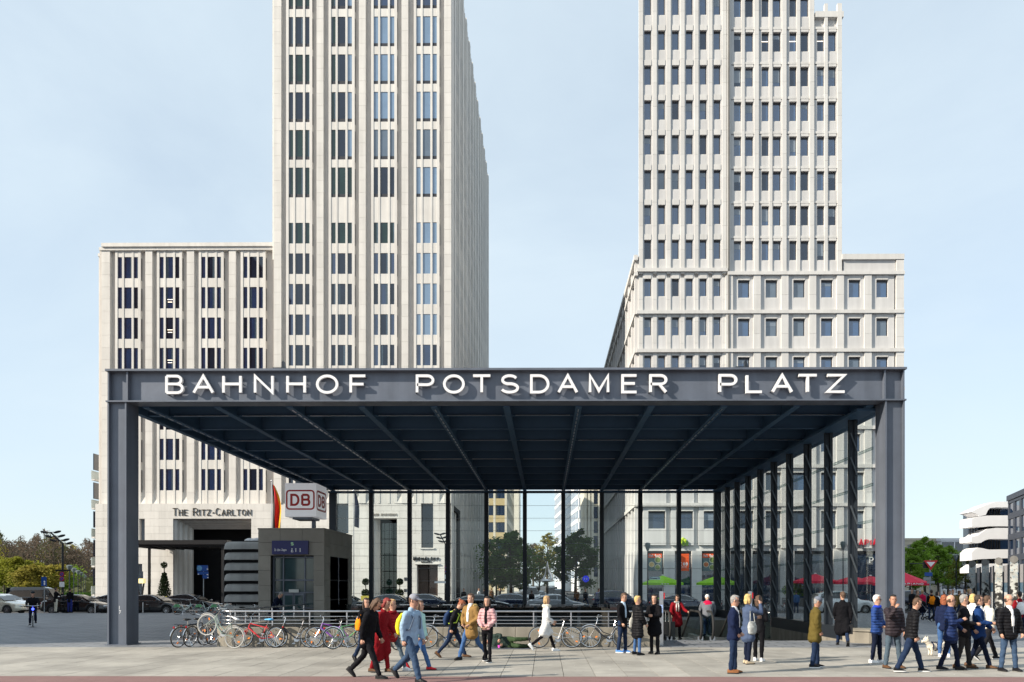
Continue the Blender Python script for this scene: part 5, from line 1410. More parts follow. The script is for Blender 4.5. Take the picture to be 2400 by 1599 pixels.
parasol('red parasol with white lettering standing clear beside the right column', 2112, 1339, 1366, 58, 66, m_pr, 'VAPIANO')
bp = thing('bush_planter', 'leafy green bush in a planter by the restaurant terrace', 'plant', (gx(1862, 78), 78, 0))
rg = random.Random(4); b = MB(); leaf_blob(b, (0, 0, 1.5), (1.2, .5, .75), 900, .1, rg); b.build('foliage', m_lf_fresh, bp, local=True); MB().box(-1.1, 1.1, -.35, .35, 0, .8).build('planter', m_concd, bp, local=True)
# silver sculpture on the median
Yc = 92; sc_ = thing('sculpture', 'polished silver sculpture of a curved upright loop on a leaf base', 'sculpture', (gx(1283, Yc), Yc, 0))
pts = [(-1.0, .0), (-.55, .3), (-.35, 1.0), (-.2, 2.0), (-.1, 2.9), (.0, 3.4), (.05, 2.6), (.2, 1.6), (.55, .8), (.62, .3), (.2, .0)]
b = MB(); zz = PZ(1360, Yc); b.tube([(p_[0] * .75, .1 * math.sin(i), zz + p_[1] * .62) for i, p_ in enumerate(pts)], [.06, .12, .10, .07, .05, .04, .08, .16, .2, .2, .16], 8); b.build('loop', m_inox, sc_, smooth=True, local=True)
b = MB(); b.ell((-.1, 0, zz - .05), (.9, .4, .16), 16, 8); b.build('leaf_base', m_inox, sc_, smooth=True, local=True)
MB().tube([(0, 0, 0), (0, 0, zz)], [.16, .10], 10).build('column', m_black, sc_, local=True)
# wall slabs with information boards
m_wall = M('wall_concrete', (.40, .40, .38), .85, var=.5, scale=2.5, bump=.4, bscale=25)
nt_ = m_wall.node_tree; vor = nt_.nodes.new('ShaderNodeTexNoise'); vor.inputs['Scale'].default_value = 5; vor.inputs['Detail'].default_value = 3
gm = nt_.nodes.new('ShaderNodeNewGeometry'); nt_.links.new(gm.outputs['Position'], vor.inputs['Vector'])
ramp = nt_.nodes.new('ShaderNodeValToRGB'); e = ramp.color_ramp.elements; e[0].position = .38; e[0].color = (.05, .05, .05, 1); e[1].position = .47; e[1].color = (1, 1, 1, 1)
n_ = e.new(.60); n_.color = (.95, 1, 1, 1); n_ = e.new(.64); n_.color = (.35, .55, .75, 1); n_ = e.new(.68); n_.color = (1, .95, .9, 1)
sx_ = nt_.nodes.new('ShaderNodeSeparateXYZ'); nt_.links.new(gm.outputs['Position'], sx_.inputs[0])
zr_ = nt_.nodes.new('ShaderNodeMapRange'); zr_.inputs[1].default_value = 1.4; zr_.inputs[2].default_value = 2.5; zr_.inputs[3].default_value = -.16; zr_.inputs[4].default_value = .08
ad_ = nt_.nodes.new('ShaderNodeMath'); nt_.links.new(sx_.outputs['Z'], zr_.inputs[0]); nt_.links.new(zr_.outputs[0], ad_.inputs[0]); nt_.links.new(vor.outputs['Fac'], ad_.inputs[1]); nt_.links.new(ad_.outputs[0], ramp.inputs[0]); s0 = nt_.nodes['Principled BSDF'].inputs['Base Color'].links[0].from_socket
mm = nt_.nodes.new('ShaderNodeVectorMath'); mm.operation = 'MULTIPLY'; nt_.links.new(s0, mm.inputs[0]); nt_.links.new(ramp.outputs[0], mm.inputs[1]); nt_.links.new(mm.outputs[0], nt_.nodes['Principled BSDF'].inputs['Base Color'])
WS = [(2279, 53), (2309.5, 50), (2341, 47), (2376.5, 44), (2415, 41.5)]
lbs = ['spray painted concrete wall slab nearest the olive tree', 'spray painted concrete wall slab with dark scrawl at mid height', 'spray painted concrete wall slab with a blue mark near its top', 'spray painted concrete wall slab standing behind the red jacket', 'spray painted concrete wall slab last in the row']
for k, (px, Y) in enumerate(WS):
    x = gx(px, Y); t_ = thing('wall_slab', lbs[k], 'wall slab', (x, Y, 0), rz=R(-30)); zt = PZ((1315, 1311, 1307, 1303, 1300)[k], Y, px)
    b = MB(); w = .19
    b.loft([[(-w, -.5, 0), (w, -.5, 0), (w, .5, 0), (-w, .5, 0)], [(-w * .95, -.45, zt - .25), (w * .95, -.45, zt - .25), (w * .95, .45, zt - .25), (-w * .95, .45, zt - .25)]]); b.build('slab', m_wall, t_, local=True)
    b = MB(); b.lathe([(.001, -.5), (.2, -.5), (.2, .5), (.001, .5)], 12, (0, 0, zt - .2), 'Y'); b.build('round_cap', m_concd, t_, local=True, smooth='auto')
    if k < 4:
        x2, Y2 = gx(WS[k + 1][0], WS[k + 1][1]), WS[k + 1][1]
        a_ = Vector((x + .25, Y - .1, 0)); c_ = Vector((x2 - .25, Y2 + .1, 0)); ib = thing('info_board', ['history board beside the olive tree slab', 'history board between the second and third painted slabs', 'history board with a blue photo strip before the white wavy building', 'history board beyond the red jacket'][k], 'info board', ((x + x2) / 2, (Y + Y2) / 2, 0))
        dd = (c_ - a_); 
        for nm, z0, z1, mt in (('grey_panel', 2.15, 3.1, M('board_grey', (.30, .29, .30), .5, var=.06)), ('photo_strip', 1.62, 2.14, M('board_photo', (.06, .13, .20), .4, var=.8, scale=3)), ('text_panel', .35, 1.61, M('board_text', (.62, .64, .64), .5, var=.08, scale=12))):
            MB().bar((a_.x, a_.y, (z0 + z1) / 2), (c_.x, c_.y, (z0 + z1) / 2), .05, z1 - z0).build(nm, mt, ib)
        for q in (a_, c_): pbox('leg', ib, q.x - .03, q.x + .03, q.y - .03, q.y + .03, 0, 3.12, m_post)
for k, (px, yb) in enumerate(((223, 1437), (335, 1437))):
    q = G(px, yb); t_ = thing('bollard', ('slim steel bollard before the black saloon the two people stand beside', 'slim steel bollard before the black saloon by the left column')[k], 'bollard', (q.x, q.y, 0), 'slim bollards along the kerb')
    MB().tube([(0, 0, 0), (0, 0, .72)], .035, 8).build('shaft', m_inox, t_, local=True); MB().ell((0, 0, .72), (.04, .04, .03), 8, 6).build('cap', m_inox, t_, local=True)
# steel totems with lift buttons
for k, (px, Y, w, lb) in enumerate(((1549.5, 27.2, .13, 'tall steel post with a red and blue label at the parapet end'), (1757, 28.9, .12, 'steel post with a red label behind the blond woman'))):
    x = gx(px, Y); t_ = thing('steel_post', lb, 'post', (x, Y, 0)); zt = PZ(1386, Y, px)
    MB().box(-w / 2, w / 2, -.06, .06, 0, zt).build('shaft', m_inox, t_, local=True)
    MB().box(w / 2, w / 2 + .05, -.05, .05, zt - .25, zt - .05).build('red_label', m_sred, t_, local=True)
    MB().box(-w / 2 + .01, w / 2 - .01, -.068, -.061, zt - .72, zt - .45).build('blue_label', M('label_check', (.3, .4, .65), .4, var=.7, scale=25), t_, local=True)

# ------------------------------------------------------------------ escalators
m_eg = glass_clear('escalator_glass', (.55, .66, .66), .10)
for k, (xe, lb) in enumerate(((5.05, 'escalator with glass sides and black handrails under the red coat'), (6.6, 'escalator with glass sides and black handrails under the grey jacket'))):
    t_ = thing('escalator', lb, 'escalator', (xe, 29.7, 0))
    for s_ in (-1, 1):
        x = xe + s_ * .56
        prof = [(29.45, .06), (29.45 + .0, .5), (29.55, .85), (29.85, 1.0), (31.6, 1.0), (42, -5.0), (42, -6.0), (31.6, .0), (29.6, .0)]
        b = MB(); b.v = [(x - .008, q[0], q[1]) for q in prof] + [(x + .008, q[0], q[1]) for q in prof]; n = len(prof); b.f = [tuple(range(n)), tuple(range(n, 2 * n))] + [(i, (i + 1) % n, (i + 1) % n + n, i + n) for i in range(n)]; b.m = [0] * len(b.f); b.build('glass_side', m_eg, t_)
        hr = [(x, 29.7, .03), (x, 29.5, .12), (x, 29.40, .45), (x, 29.48, .82), (x, 29.8, 1.03), (x, 31.6, 1.03), (x, 42, -4.97)]
        MB().tube(hr, .045, 8).build('handrail', m_rubber, t_, smooth=True)
        MB().box(x - .1, x + .1, 29.62, 31.6, .0, .14).build('skirt', m_inox, t_)
    MB().box(xe - .44, xe + .44, 29.605, 31.4, -.12, .01).build('landing_plate', m_inox, t_)
    st = MB()
    for q in range(26): st.box(xe - .42, xe + .42, 31.4 + q * .4, 31.4 + (q + 1) * .4, -.4 - q * .231, -.02 - q * .231)
    so = st.build('step_band', m_concd, t_); so['kind'] = 'stuff'
t_ = thing('stair_balustrade', 'slanting glass balustrade with steel rail down the pit, behind the navy jacket', 'balustrade', (9.0, 30, 0))
MB().tube([(8.15, 29.8, 1.0), (8.2, 31, 1.0), (8.2, 40, -4)], .03, 8).build('rail', m_inox, t_, smooth=True)
b = MB(); pr = [(29.8, .05), (29.8, .97), (31, .97), (40, -4.05), (40, -5), (31, .0)]; b.v = [(8.19, q[0], q[1]) for q in pr] + [(8.205, q[0], q[1]) for q in pr]; n = 6; b.f = [tuple(range(n)), tuple(range(n, 2 * n))] + [(i, (i + 1) % n, (i + 1) % n + n, i + n) for i in range(n)]; b.m = [0] * len(b.f); b.build('glass', m_eg, t_)
# ------------------------------------------------------------------ cars
m_cglass = M('car_glass', (.012, .016, .02), .04, ior=1.7, var=.1)
m_chrome = M('chrome', (.75, .76, .78), .14, metal=1.0, var=.03)
m_head = M('headlight_glass', (.55, .58, .62), .08, var=.1); m_tail = M('taillight', (.35, .008, .01), .15, var=.1)
m_rim = M('alloy_rim', (.42, .43, .45), .3, metal=.9, var=.05)
WHEEL = {}
def wheel_meshes():
    if WHEEL: return WHEEL
    b = MB(); b.lathe([(.20, -.10), (.29, -.11), (.325, -.08), (.33, 0), (.325, .08), (.29, .11), (.20, .10)], 28, axis='Y'); WHEEL['tyre'] = b.mesh('tyre', m_rubber, 'auto')
    b = MB(); b.lathe([(.0, -.06), (.06, -.07), (.06, .05), (0, .05)], 12, axis='Y'); b.lathe([(.185, -.1), (.215, -.1), (.215, .1), (.185, .1)], 24, axis='Y', closed=True)
    for k in range(10): a = R(36 * k); b.bar((.05 * math.cos(a), -.07, .05 * math.sin(a)), (.195 * math.cos(a), -.08, .195 * math.sin(a)), .03, .03, (0, 1, 0))
    WHEEL['rim'] = b.mesh('rim', m_rim)
    b = MB(); b.lathe([(.0, 0), (.19, 0), (.19, .06), (0, .06)], 16, axis='Y'); WHEEL['well'] = b.mesh('hub', m_black)
    return WHEEL
def interp(tab, x):
    for i in range(len(tab) - 1):
        (x0, y0), (x1, y1) = tab[i], tab[i + 1]
        if x0 <= x <= x1: return y0 + (y1 - y0) * (x - x0) / (x1 - x0)
    return tab[0][1] if x < tab[0][0] else tab[-1][1]
def car(label, x, y, rz, paint, kind='sedan', z=-.14, name='parked_car', cat='car', group=None):
    t_ = thing(name, label, cat, (x, y, z), group, rz)
    W = .92
    if kind == 'sedan':
        L0, L1 = -2.45, 2.42; wx = (-1.48, 1.42)
        top = [(-2.45, .62), (-2.40, .90), (-2.2, 1.0), (-1.6, 1.03), (-1.0, 1.0), (.6, .97), (1.0, .95), (1.6, .86), (2.1, .74), (2.32, .62), (2.42, .48)]
        roof = [(-1.95, 1.02), (-1.4, 1.26), (-.85, 1.41), (-.3, 1.46), (.15, 1.44), (.5, 1.32), (1.15, .95)]
        pill = (-.95, -.05, .82)
    elif kind == 'hatch':
        L0, L1 = -2.0, 2.0; wx = (-1.28, 1.22)
        top = [(-2.0, .62), (-1.95, .95), (-1.6, 1.0), (-1.0, .98), (.5, .95), (.9, .93), (1.5, .82), (1.85, .66), (2.0, .48)]
        roof = [(-1.88, .98), (-1.7, 1.3), (-1.3, 1.45), (-.6, 1.5), (.0, 1.46), (.35, 1.34), (1.0, .93)]
        pill = (-1.2, -.2, .6)
    elif kind == 'suv':
        L0, L1 = -2.3, 2.3; wx = (-1.4, 1.4)
        top = [(-2.3, .7), (-2.25, 1.08), (-1.6, 1.12), (.6, 1.08), (1.0, 1.06), (1.7, 1.0), (2.15, .85), (2.3, .6)]
        roof = [(-2.2, 1.1), (-2.0, 1.5), (-1.5, 1.66), (-.5, 1.72), (.1, 1.68), (.4, 1.56), (1.05, 1.06)]
        pill = (-1.5, -.35, .6)
    else:                                                           # van
        L0, L1 = -2.5, 2.5; wx = (-1.6, 1.6); W = .98
        top = [(-2.5, .9), (-2.48, 1.15), (1.2, 1.12), (1.7, 1.05), (2.3, .85), (2.5, .6)]
        roof = [(-2.47, 1.12), (-2.42, 1.85), (-2.0, 1.98), (.6, 1.98), (1.0, 1.85), (1.75, 1.05)]
        pill = (-1.6, -.2, .9)
    n = 76; rings = []
    for i in range(n + 1):
        xx = L0 + (L1 - L0) * i / n
        zt = interp(top, xx)
        endf = min(1, (xx - L0) / .35, (L1 - xx) / .45); w = W * (.80 + .20 * math.sin(max(0, endf) * math.pi / 2))
        zb = .20 + .10 * (1 - max(0, min(1, endf)))
        for c_ in wx:
            d = xx - c_
            if abs(d) < .375: zb = max(zb, .32 + math.sqrt(.375 ** 2 - d * d) * .98)
        zb = min(zb, zt - .06); hh = zt - zb
        rings.append([(xx, -w * .96, zb), (xx, -w, zb + hh * .35), (xx, -w * .985, zb + hh * .72), (xx, -w * .93, zb + hh * .93), (xx, -w * .80, zt), (xx, -w * .4, zt + .02), (xx, w * .4, zt + .02), (xx, w * .80, zt), (xx, w * .93, zb + hh * .93), (xx, w * .985, zb + hh * .72), (xx, w, zb + hh * .35), (xx, w * .96, zb)])
    MB().loft(rings).build('body', paint, t_, smooth='auto', local=True)
    # glasshouse: painted shell with dark glazing let into it
    rg_ = []; m = 22
    x0, x1 = roof[0][0], roof[-1][0]
    def sec(xx, zt, ex=0.0):
        zb = interp(top, xx) - .02; f = (zt - zb)
        wb = W * .84; wt = W * .84 - f * .42
        return [(xx, -wb - ex, zb), (xx, -(wb * .45 + wt * .55) - ex, zb + f * .55), (xx, -wt - ex, zt - f * .10), (xx, -wt + .10, zt + ex), (xx, wt - .10, zt + ex), (xx, wt + ex, zt - f * .10), (xx, (wb * .45 + wt * .55) + ex, zb + f * .55), (xx, wb + ex, zb)]
    for i in range(m + 1):
        xx = x0 + (x1 - x0) * i / m; rg_.append(sec(xx, max(interp(roof, xx), interp(top, xx) + .0)))
    MB().loft(rg_).build('roof_shell', paint, t_, smooth='auto', local=True)
    for s_ in (-1, 1):
        # side windows as bent panes between pillars
        cuts = [x0 + .30, pill[0], pill[1], pill[2] + .0] if kind != 'van' else [pill[1] + .9, 1.35]
        for k in range(len(cuts) - 1):
            b = MB(); q = 7; rows = []
            for i in range(q + 1):
                xx = cuts[k] + .03 + (cuts[k + 1] - cuts[k] - .06) * i / q
                zt = interp(roof, xx); zb = interp(top, xx); f = zt - zb - .09
                if f < .05: f = .05
                wb = W * .84; tw = lambda h: (wb - (zt - zb) * .42 * (h / max(zt - zb, .1)))
                lo_, hi_ = .055, max(.08, f)
                rows.append([(xx, s_ * (tw(lo_) + .014), zb + lo_), (xx, s_ * (tw((lo_ + hi_) / 2) + .018), zb + (lo_ + hi_) / 2), (xx, s_ * (tw(hi_) + .012), zb + hi_)])
            v = [p for r_ in rows for p in r_]; f_ = []
            for i in range(q):
                for j in range(2): f_.append((i * 3 + j, i * 3 + j + 1, (i + 1) * 3 + j + 1, (i + 1) * 3 + j))
            b.add(v, f_); b.build('side_window', m_cglass, t_, smooth=True, local=True)
        if kind in ('sedan', 'hatch'):
            tr = [(xx_, s_ * (W * .84 - (interp(roof, xx_) - interp(top, xx_)) * .40 + .015), interp(roof, xx_) - .06) for xx_ in [x0 + .25 + (x1 - .25 - x0 - .25) * i / 14 for i in range(15)]]
            MB().tube(tr, .014, 5).build('window_trim', m_chrome, t_, local=True)
            MB().tube([(x0 + .3, s_ * (W * .84 + .02), interp(top, x0 + .3) + .035), (0, s_ * (W * .84 + .025), interp(top, 0) + .035), (x1 - .2, s_ * (W * .84 + .02), interp(top, x1 - .2) + .035)], .012, 5).build('belt_trim', m_chrome, t_, local=True)
        b = MB(); b.ell((x1 - .35, s_ * (W + .06), interp(top, x1 - .35) + .09), (.09, .10, .07), 10, 6); b.build('mirror', paint, t_, smooth=True, local=True)
        b = MB(); b.ell((L1 - .18, s_ * W * .66, interp(top, L1 - .18) - .06), (.2, .2, .07), 12, 6, rot=Matrix.Rotation(R(-28) * s_, 3, 'Z')); b.build('headlight', m_head, t_, smooth=True, local=True)
        b = MB(); b.ell((L0 + .06, s_ * W * .64, interp(top, L0 + .2) - .17), (.06, .2, .09), 12, 6); b.build('taillight', m_tail, t_, smooth=True, local=True)
        wm = wheel_meshes()
        for c_ in wx:
            w_ = put('wheel', wm['well'], t_, None); w_.location = (c_, s_ * (W - .12), .33 if kind != 'van' else .34)
            if s_ == 1: w_.rotation_euler = (0, 0, math.pi)
            for nm in ('tyre', 'rim'): o_ = put(nm, wm[nm], w_, None)
        for xx_ in (pill[0] + .15, pill[1]):
            b = MB(); b.box(xx_, xx_ + .16, s_ * W * 1.0 - .012, s_ * W * 1.0 + .02, .74, .77); b.build('door_handle', m_chrome if kind == 'sedan' else m_black, t_, local=True)
    # screens
    for a, c_, nm in ((roof[-2], roof[-1], 'windscreen'), (roof[1] if kind != 'van' else roof[0], roof[0] if kind != 'van' else roof[1], 'rear_window')):
        f = 1 if nm == 'windscreen' else -1
        wt = W * .84 - (a[1] - interp(top, a[0])) * .42 - .05; wb = W * .80
        b = MB(); b.add([(a[0] + .02 * f, -wt, a[1] - .01), (a[0] + .02 * f, wt, a[1] - .01), (c_[0] + .035 * f - .06 * f, wb, c_[1] + .045), (c_[0] + .035 * f - .06 * f, -wb, c_[1] + .045)], [(0, 1, 2, 3)])
        b.xform(Matrix.Translation((.03 * f, 0, .02))); b.build(nm, m_cglass, t_, local=True)
    b = MB(); zt = interp(top, L1 - .05); b.box(L1 - .10, L1 - .012, -.38, .38, .40, .60); b.build('grille', m_black, t_, local=True)
    b = MB(); b.box(L1 - .06, L1 + .004, -.26, .26, .34, .44); b.build('number_plate', m_wh, t_, local=True)
    MB().box(L0 + .3, L1 - .3, -W + .12, W - .12, .18, .42).build('underbody', m_black, t_, local=True)
    return t_
def paint(nm, c): return M(nm, c, .22, metal=.25, coat=1.0, var=.03)
c_blk = paint('paint_black', (.006, .007, .009)); c_wht = paint('paint_ivory', (.62, .60, .50)); c_slv = paint('paint_silver', (.34, .35, .38)); c_nav = paint('paint_navy', (.012, .02, .05)); c_gry = paint('paint_grey', (.12, .125, .13)); c_pw = paint('paint_white', (.72, .73, .74))
def carpx(label, pxc, Y, paint_, kind='sedan', face=1, **k): return car(label, gx(pxc, Y), Y, 0 if face > 0 else math.pi, paint_, kind, **k)
carpx('white saloon taxi at the left end of the waiting row', -10, 61.0, c_wht, name='saloon_car')
carpx('second white saloon parked beyond the white taxi', 8, 66.0, c_pw, name='saloon_car')
carpx('black saloon waiting behind the two standing people', 185, 60.2, c_blk, name='saloon_car')
carpx('grey saloon mostly hidden behind the left column', 283, 64.5, c_gry, name='saloon_car')
carpx('black saloon with bright window trim waiting by the left column', 358, 60.0, c_blk, name='saloon_car')
carpx('black saloon parked by the hotel drive behind the hire bikes', 445, 66, c_blk, name='saloon_car')
carpx('black van parked behind the cyclist', 92, 72, c_blk, 'van', name='van', cat='van')
carpx('dark saloon showing its rear beyond the kiosk edge', 808, 63.5, c_blk, name='saloon_car')
carpx('dark saloon in front of the glazed hotel entrance', 922, 64.5, c_blk, name='saloon_car')
carpx('dark saloon in front of the gallery tall window', 1003, 66.5, c_nav, name='saloon_car')
carpx('dark saloon with bright window frame in front of the hotel corner', 1128, 63.0, c_blk, name='saloon_car')
carpx('dark blue hatchback under the left street tree', 1214, 66.0, c_nav, 'hatch', name='hatchback_car')
carpx('silver grey saloon below the sculpture', 1307, 63.5, c_slv, name='saloon_car')
carpx('dark off-road car beside the side street wall', 1452, 70, c_nav, 'suv', name='off_road_car')
carpx('navy saloon with bright window frame below the green parasol', 1598, 62.5, c_nav, name='saloon_car')
carpx('white estate car behind the right lattice posts', 1975, 62, c_pw, 'suv', name='estate_car')
carpx('dark saloon beyond the crowd by the yield sign', 2150, 70, c_nav, 'suv', name='off_road_car')
carpx('grey saloon parked beyond the concrete slabs', 2260, 74, c_gry, name='saloon_car')
for k, (px, Y, pt, kd, lb) in enumerate(((1248, 96, c_pw, 'van', 'white van driving up the street by the left tree'), (1264, 104, c_slv, 'sedan', 'pale saloon coming down the street behind the white van'), (1293, 112, c_pw, 'van', 'white van far down the street beside the sculpture'), (1310, 100, c_nav, 'suv', 'dark off-road car coming down the street right of the sculpture'))):
    car(lb, gx(px, Y), Y, R(-90), pt, kd, name='van' if kd == 'van' else 'street_car', cat='van' if kd == 'van' else 'car')

# ------------------------------------------------------------------ bicycles
def bike(label, x, y, rz, frame, lean=0.0, pitch=0.0, z=0.0, kind='city', tyre=None, seat=None, rimm=None, steer=0.0, fender=True, group=None, wr=.345):
    t_ = thing('bicycle', label, 'bicycle', (x, y, z), group)
    t_.rotation_euler = (lean, pitch, rz)
    t_.rotation_mode = 'XYZ'
    wb = .53; ty = tyre or m_rubber; rm = rimm or m_chrome; fr = frame
    key = ('bw', ty.name, rm.name, round(wr, 3))
    if key not in WHEEL:
        b = MB(); b.lathe([(wr - .02 + .02 * math.cos(R(a)), .02 * math.sin(R(a))) for a in range(0, 360, 60)], 30, axis='Y', closed=True); wt_ = b.mesh('tyre', ty, True)
        b = MB(); b.lathe([(wr - .042, -.012), (wr - .03, -.012), (wr - .03, .012), (wr - .042, .012)], 30, axis='Y', closed=True); b.tube([(0, -.04, 0), (0, .04, 0)], .022, 8)
        for k in range(18): a = R(20 * k); b.tube([(.02 * math.cos(a), .02 * (1 if k % 2 else -1), .02 * math.sin(a)), ((wr - .035) * math.cos(a + .15), 0, (wr - .035) * math.sin(a + .15))], .0028, 3)
        wr_ = b.mesh('rim', rm); b = MB()
        for a in (.6,): b.box(.2 * math.cos(a) - .035, .2 * math.cos(a) + .035, -.008, .008, .2 * math.sin(a) - .02, .2 * math.sin(a) + .02)
        WHEEL[key] = (wt_, wr_, b.mesh('reflector', M('reflector_orange', (.8, .22, .02), .3)))
    wt_, wr_, rf = WHEEL[key]
    hub_f = Vector((wb, 0, wr)); 
    def fw(v): return Matrix.Translation((wb - .06, 0, 0)) @ Matrix.Rotation(steer, 4, 'Z') @ Matrix.Translation((-(wb - .06), 0, 0)) @ Vector(v)
    for k, hx_ in enumerate((-wb, wb)):
        w_ = put('wheel', wr_, t_, None); w_.location = fw((hx_, 0, wr)) if k else (hx_, 0, wr); w_.rotation_euler = (0, random.uniform(0, 3), steer if k else 0)
        o_ = put('tyre', wt_, w_, None); o_ = put('reflector', rf, w_, None); o_ = put('reflector', rf, w_, None); o_.rotation_euler = (0, math.pi, 0)
    bb_ = Vector((-.08, 0, .29)); st_ = Vector((-.24, 0, .72)); hd = Vector((.33, 0, .78)); hd2 = Vector((.37, 0, .64)); ra = Vector((-wb, 0, wr))
    f = MB(); r_ = .017
    if kind == 'step':
        f.tube([hd2, (.15, 0, .42), bb_], r_ * 1.5, 8); f.tube([hd - Vector((0, 0, .06)), (.10, 0, .50), (-.14, 0, .42)], r_, 6)
    else:
        f.tube([hd2, bb_], r_ * (1.5 if kind == 'mtb' else 1.1), 8); f.tube([hd, st_ + Vector((0, 0, -.02 if kind != 'mtb' else -.08))], r_, 8)
    f.tube([bb_, st_], r_, 8); f.tube([hd, hd2], r_ * 1.25, 8)
    for s_ in (-1, 1): f.tube([bb_ + Vector((0, .03 * s_, 0)), ra + Vector((0, .055 * s_, 0))], .009, 5); f.tube([st_ + Vector((0, .02 * s_, -.04)), ra + Vector((0, .055 * s_, 0))], .008, 5)
    f.build('frame', fr, t_, smooth='auto', local=True)
    k_ = MB()
    for s_ in (-1, 1): k_.tube([fw((.38, .0, .61)), fw((.40, .055 * s_, .58)), fw((wb, .055 * s_, wr))], .011, 6)
    k_.build('fork', fr, t_, local=True)
    h = MB(); h.tube([fw((.33, 0, .78)), fw((.29, 0, .95)), fw((.33, 0, 1.0))], .012, 6)
    if kind == 'mtb': h.tube([fw((.33, -.29, 1.0)), fw((.34, 0, 1.0)), fw((.33, .29, 1.0))], .012, 6)
    else: h.tube([fw((.16, -.28, 1.0)), fw((.27, -.25, 1.03)), fw((.34, 0, 1.0)), fw((.27, .25, 1.03)), fw((.16, .28, 1.0))], .012, 6)
    hb = h.build('handlebar', m_chrome, t_, smooth='auto', local=True)
    for s_ in (-1, 1): MB().tube([fw((.25 if kind == 'mtb' else .14, .27 * s_, 1.0)), fw((.33 if kind == 'mtb' else .24, .26 * s_, 1.02))], .018, 6).build('grip', m_rubber, hb, local=True)
    s = MB(); s.tube([st_, st_ + Vector((-.05, 0, .16))], .013, 6); s.build('seat_post', m_chrome, t_, local=True)
    s = MB(); c_ = st_ + Vector((-.06, 0, .19)); s.loft([[(c_.x - .14, -.02, c_.z - .02), (c_.x - .14, .02, c_.z - .02), (c_.x - .14, .02, c_.z + .02), (c_.x - .14, -.02, c_.z + .02)], [(c_.x - .09, -.085, c_.z - .03), (c_.x - .09, .085, c_.z - .03), (c_.x - .09, .075, c_.z + .035), (c_.x - .09, -.075, c_.z + .035)], [(c_.x + .02, -.05, c_.z - .02), (c_.x + .02, .05, c_.z - .02), (c_.x + .02, .04, c_.z + .025), (c_.x + .02, -.04, c_.z + .025)], [(c_.x + .15, -.015, c_.z - .01), (c_.x + .15, .015, c_.z - .01), (c_.x + .15, .015, c_.z + .015), (c_.x + .15, -.015, c_.z + .015)]]); s.build('saddle', seat or m_black, t_, smooth=True, local=True)
    c = MB(); c.lathe([(.0, -.045), (.095, -.045), (.095, -.04), (0, -.04)], 18, bb_, 'Y'); c.tube([bb_ + Vector((0, -.06, 0)), bb_ + Vector((.1, -.07, -.14))], .011, 5); c.tube([bb_ + Vector((0, .06, 0)), bb_ + Vector((-.1, .07, .14))], .011, 5)
    c.box(bb_.x + .05, bb_.x + .15, -.14, -.07, bb_.z - .16, bb_.z - .135); c.box(bb_.x - .15, bb_.x - .05, .07, .14, bb_.z + .13, bb_.z + .155)
    c.tube([bb_ + Vector((0, -.045, .09)), ra + Vector((0, -.045, .035))], .005, 4); c.tube([bb_ + Vector((0, -.045, -.09)), ra + Vector((0, -.045, -.035))], .005, 4); c.build('crank', m_rim, t_, local=True)
    if fender:
        for k, cx_ in enumerate((-wb, wb)):
            q = MB()
            pts = [(cx_ + (wr + .025) * math.cos(R(a)), 0, wr + (wr + .025) * math.sin(R(a))) for a in (range(10, 190, 18) if k == 0 else range(35, 170, 15))]
            if k: pts = [fw(v) for v in pts]
            q.tube(pts, .018, 5)
            q.build('mudguard', rm if kind != 'mtb' else m_black, t_, local=True)
        l = MB(); l.ell((-wb - wr * .75, 0, wr + .32), (.03, .04, .035), 8, 6); l.build('rear_light', m_tail, t_, local=True)
        if kind != 'mtb':
            cr_ = MB(); cr_.tube([(-wb - .2, -.06, wr + .4), (-.3, -.05, wr + .38), (-.3, .05, wr + .38), (-wb - .2, .06, wr + .4)], .007, 4); cr_.tube([(-wb, .06, wr), (-wb - .05, .06, wr + .39)], .006, 4); cr_.tube([(-wb, -.06, wr), (-wb - .05, -.06, wr + .39)], .006, 4); cr_.build('carrier', m_black, t_, local=True)
    b = MB(); b.tube([bb_ + Vector((-.1, -.05, -.02)), (-.12, -.2, .02)], .009, 5); b.build('kickstand', m_chrome, t_, local=True)
    return t_
f_red = M('frame_red', (.55, .02, .03), .3, coat=.6); f_blk = M('frame_black', (.012, .013, .018), .3, coat=.5); f_pur = M('frame_purple', (.16, .03, .30), .3, coat=.6); f_slv = M('frame_silver', (.42, .42, .42), .35, metal=.6)
f_grn = M('frame_green', (.16, .42, .18), .35, coat=.4); f_mint = M('frame_mint', (.55, .72, .66), .35, coat=.4); f_whgrn = M('frame_sage', (.22, .28, .25), .35); t_wht = M('tyre_white', (.36, .36, .34), .6); s_blue = M('saddle_blue', (.10, .42, .75), .5); s_wht = M('saddle_white', (.8, .8, .82), .5)
YB_ = 26.05
def bpx(label, px, Y, frame, face=1, rz=0.0, **k): return bike(label, gx(px, Y), Y, (0 if face > 0 else math.pi) + rz, frame, **k)
LN = R(9)
bpx('red mountain bike with a bright blue saddle leaning on the parapet', 605, YB_, f_red, -1, R(-6), lean=LN, kind='mtb', seat=s_blue)
bpx('black bicycle between the red and the purple bikes', 688, YB_ - .02, f_blk, -1, R(4), lean=LN, kind='mtb', rimm=m_chrome)
bpx('purple bicycle leaning on the parapet', 778, YB_, f_pur, -1, R(3), lean=LN, kind='mtb')
bpx('bicycle with a pale green fork beside the purple bike', 818, YB_ - .3, f_grn, 1, R(38), lean=-R(5), kind='city')
b_ = bpx('white wheeled sage bicycle reared up over the parapet corner', 508, 25.85, f_whgrn, -1, R(-12), lean=0, pitch=R(-36) , kind='step', tyre=t_wht, seat=s_wht, rimm=f_slv); b_.location.z = .224
b_.rotation_euler = (R(4), -R(22), math.pi - R(12))
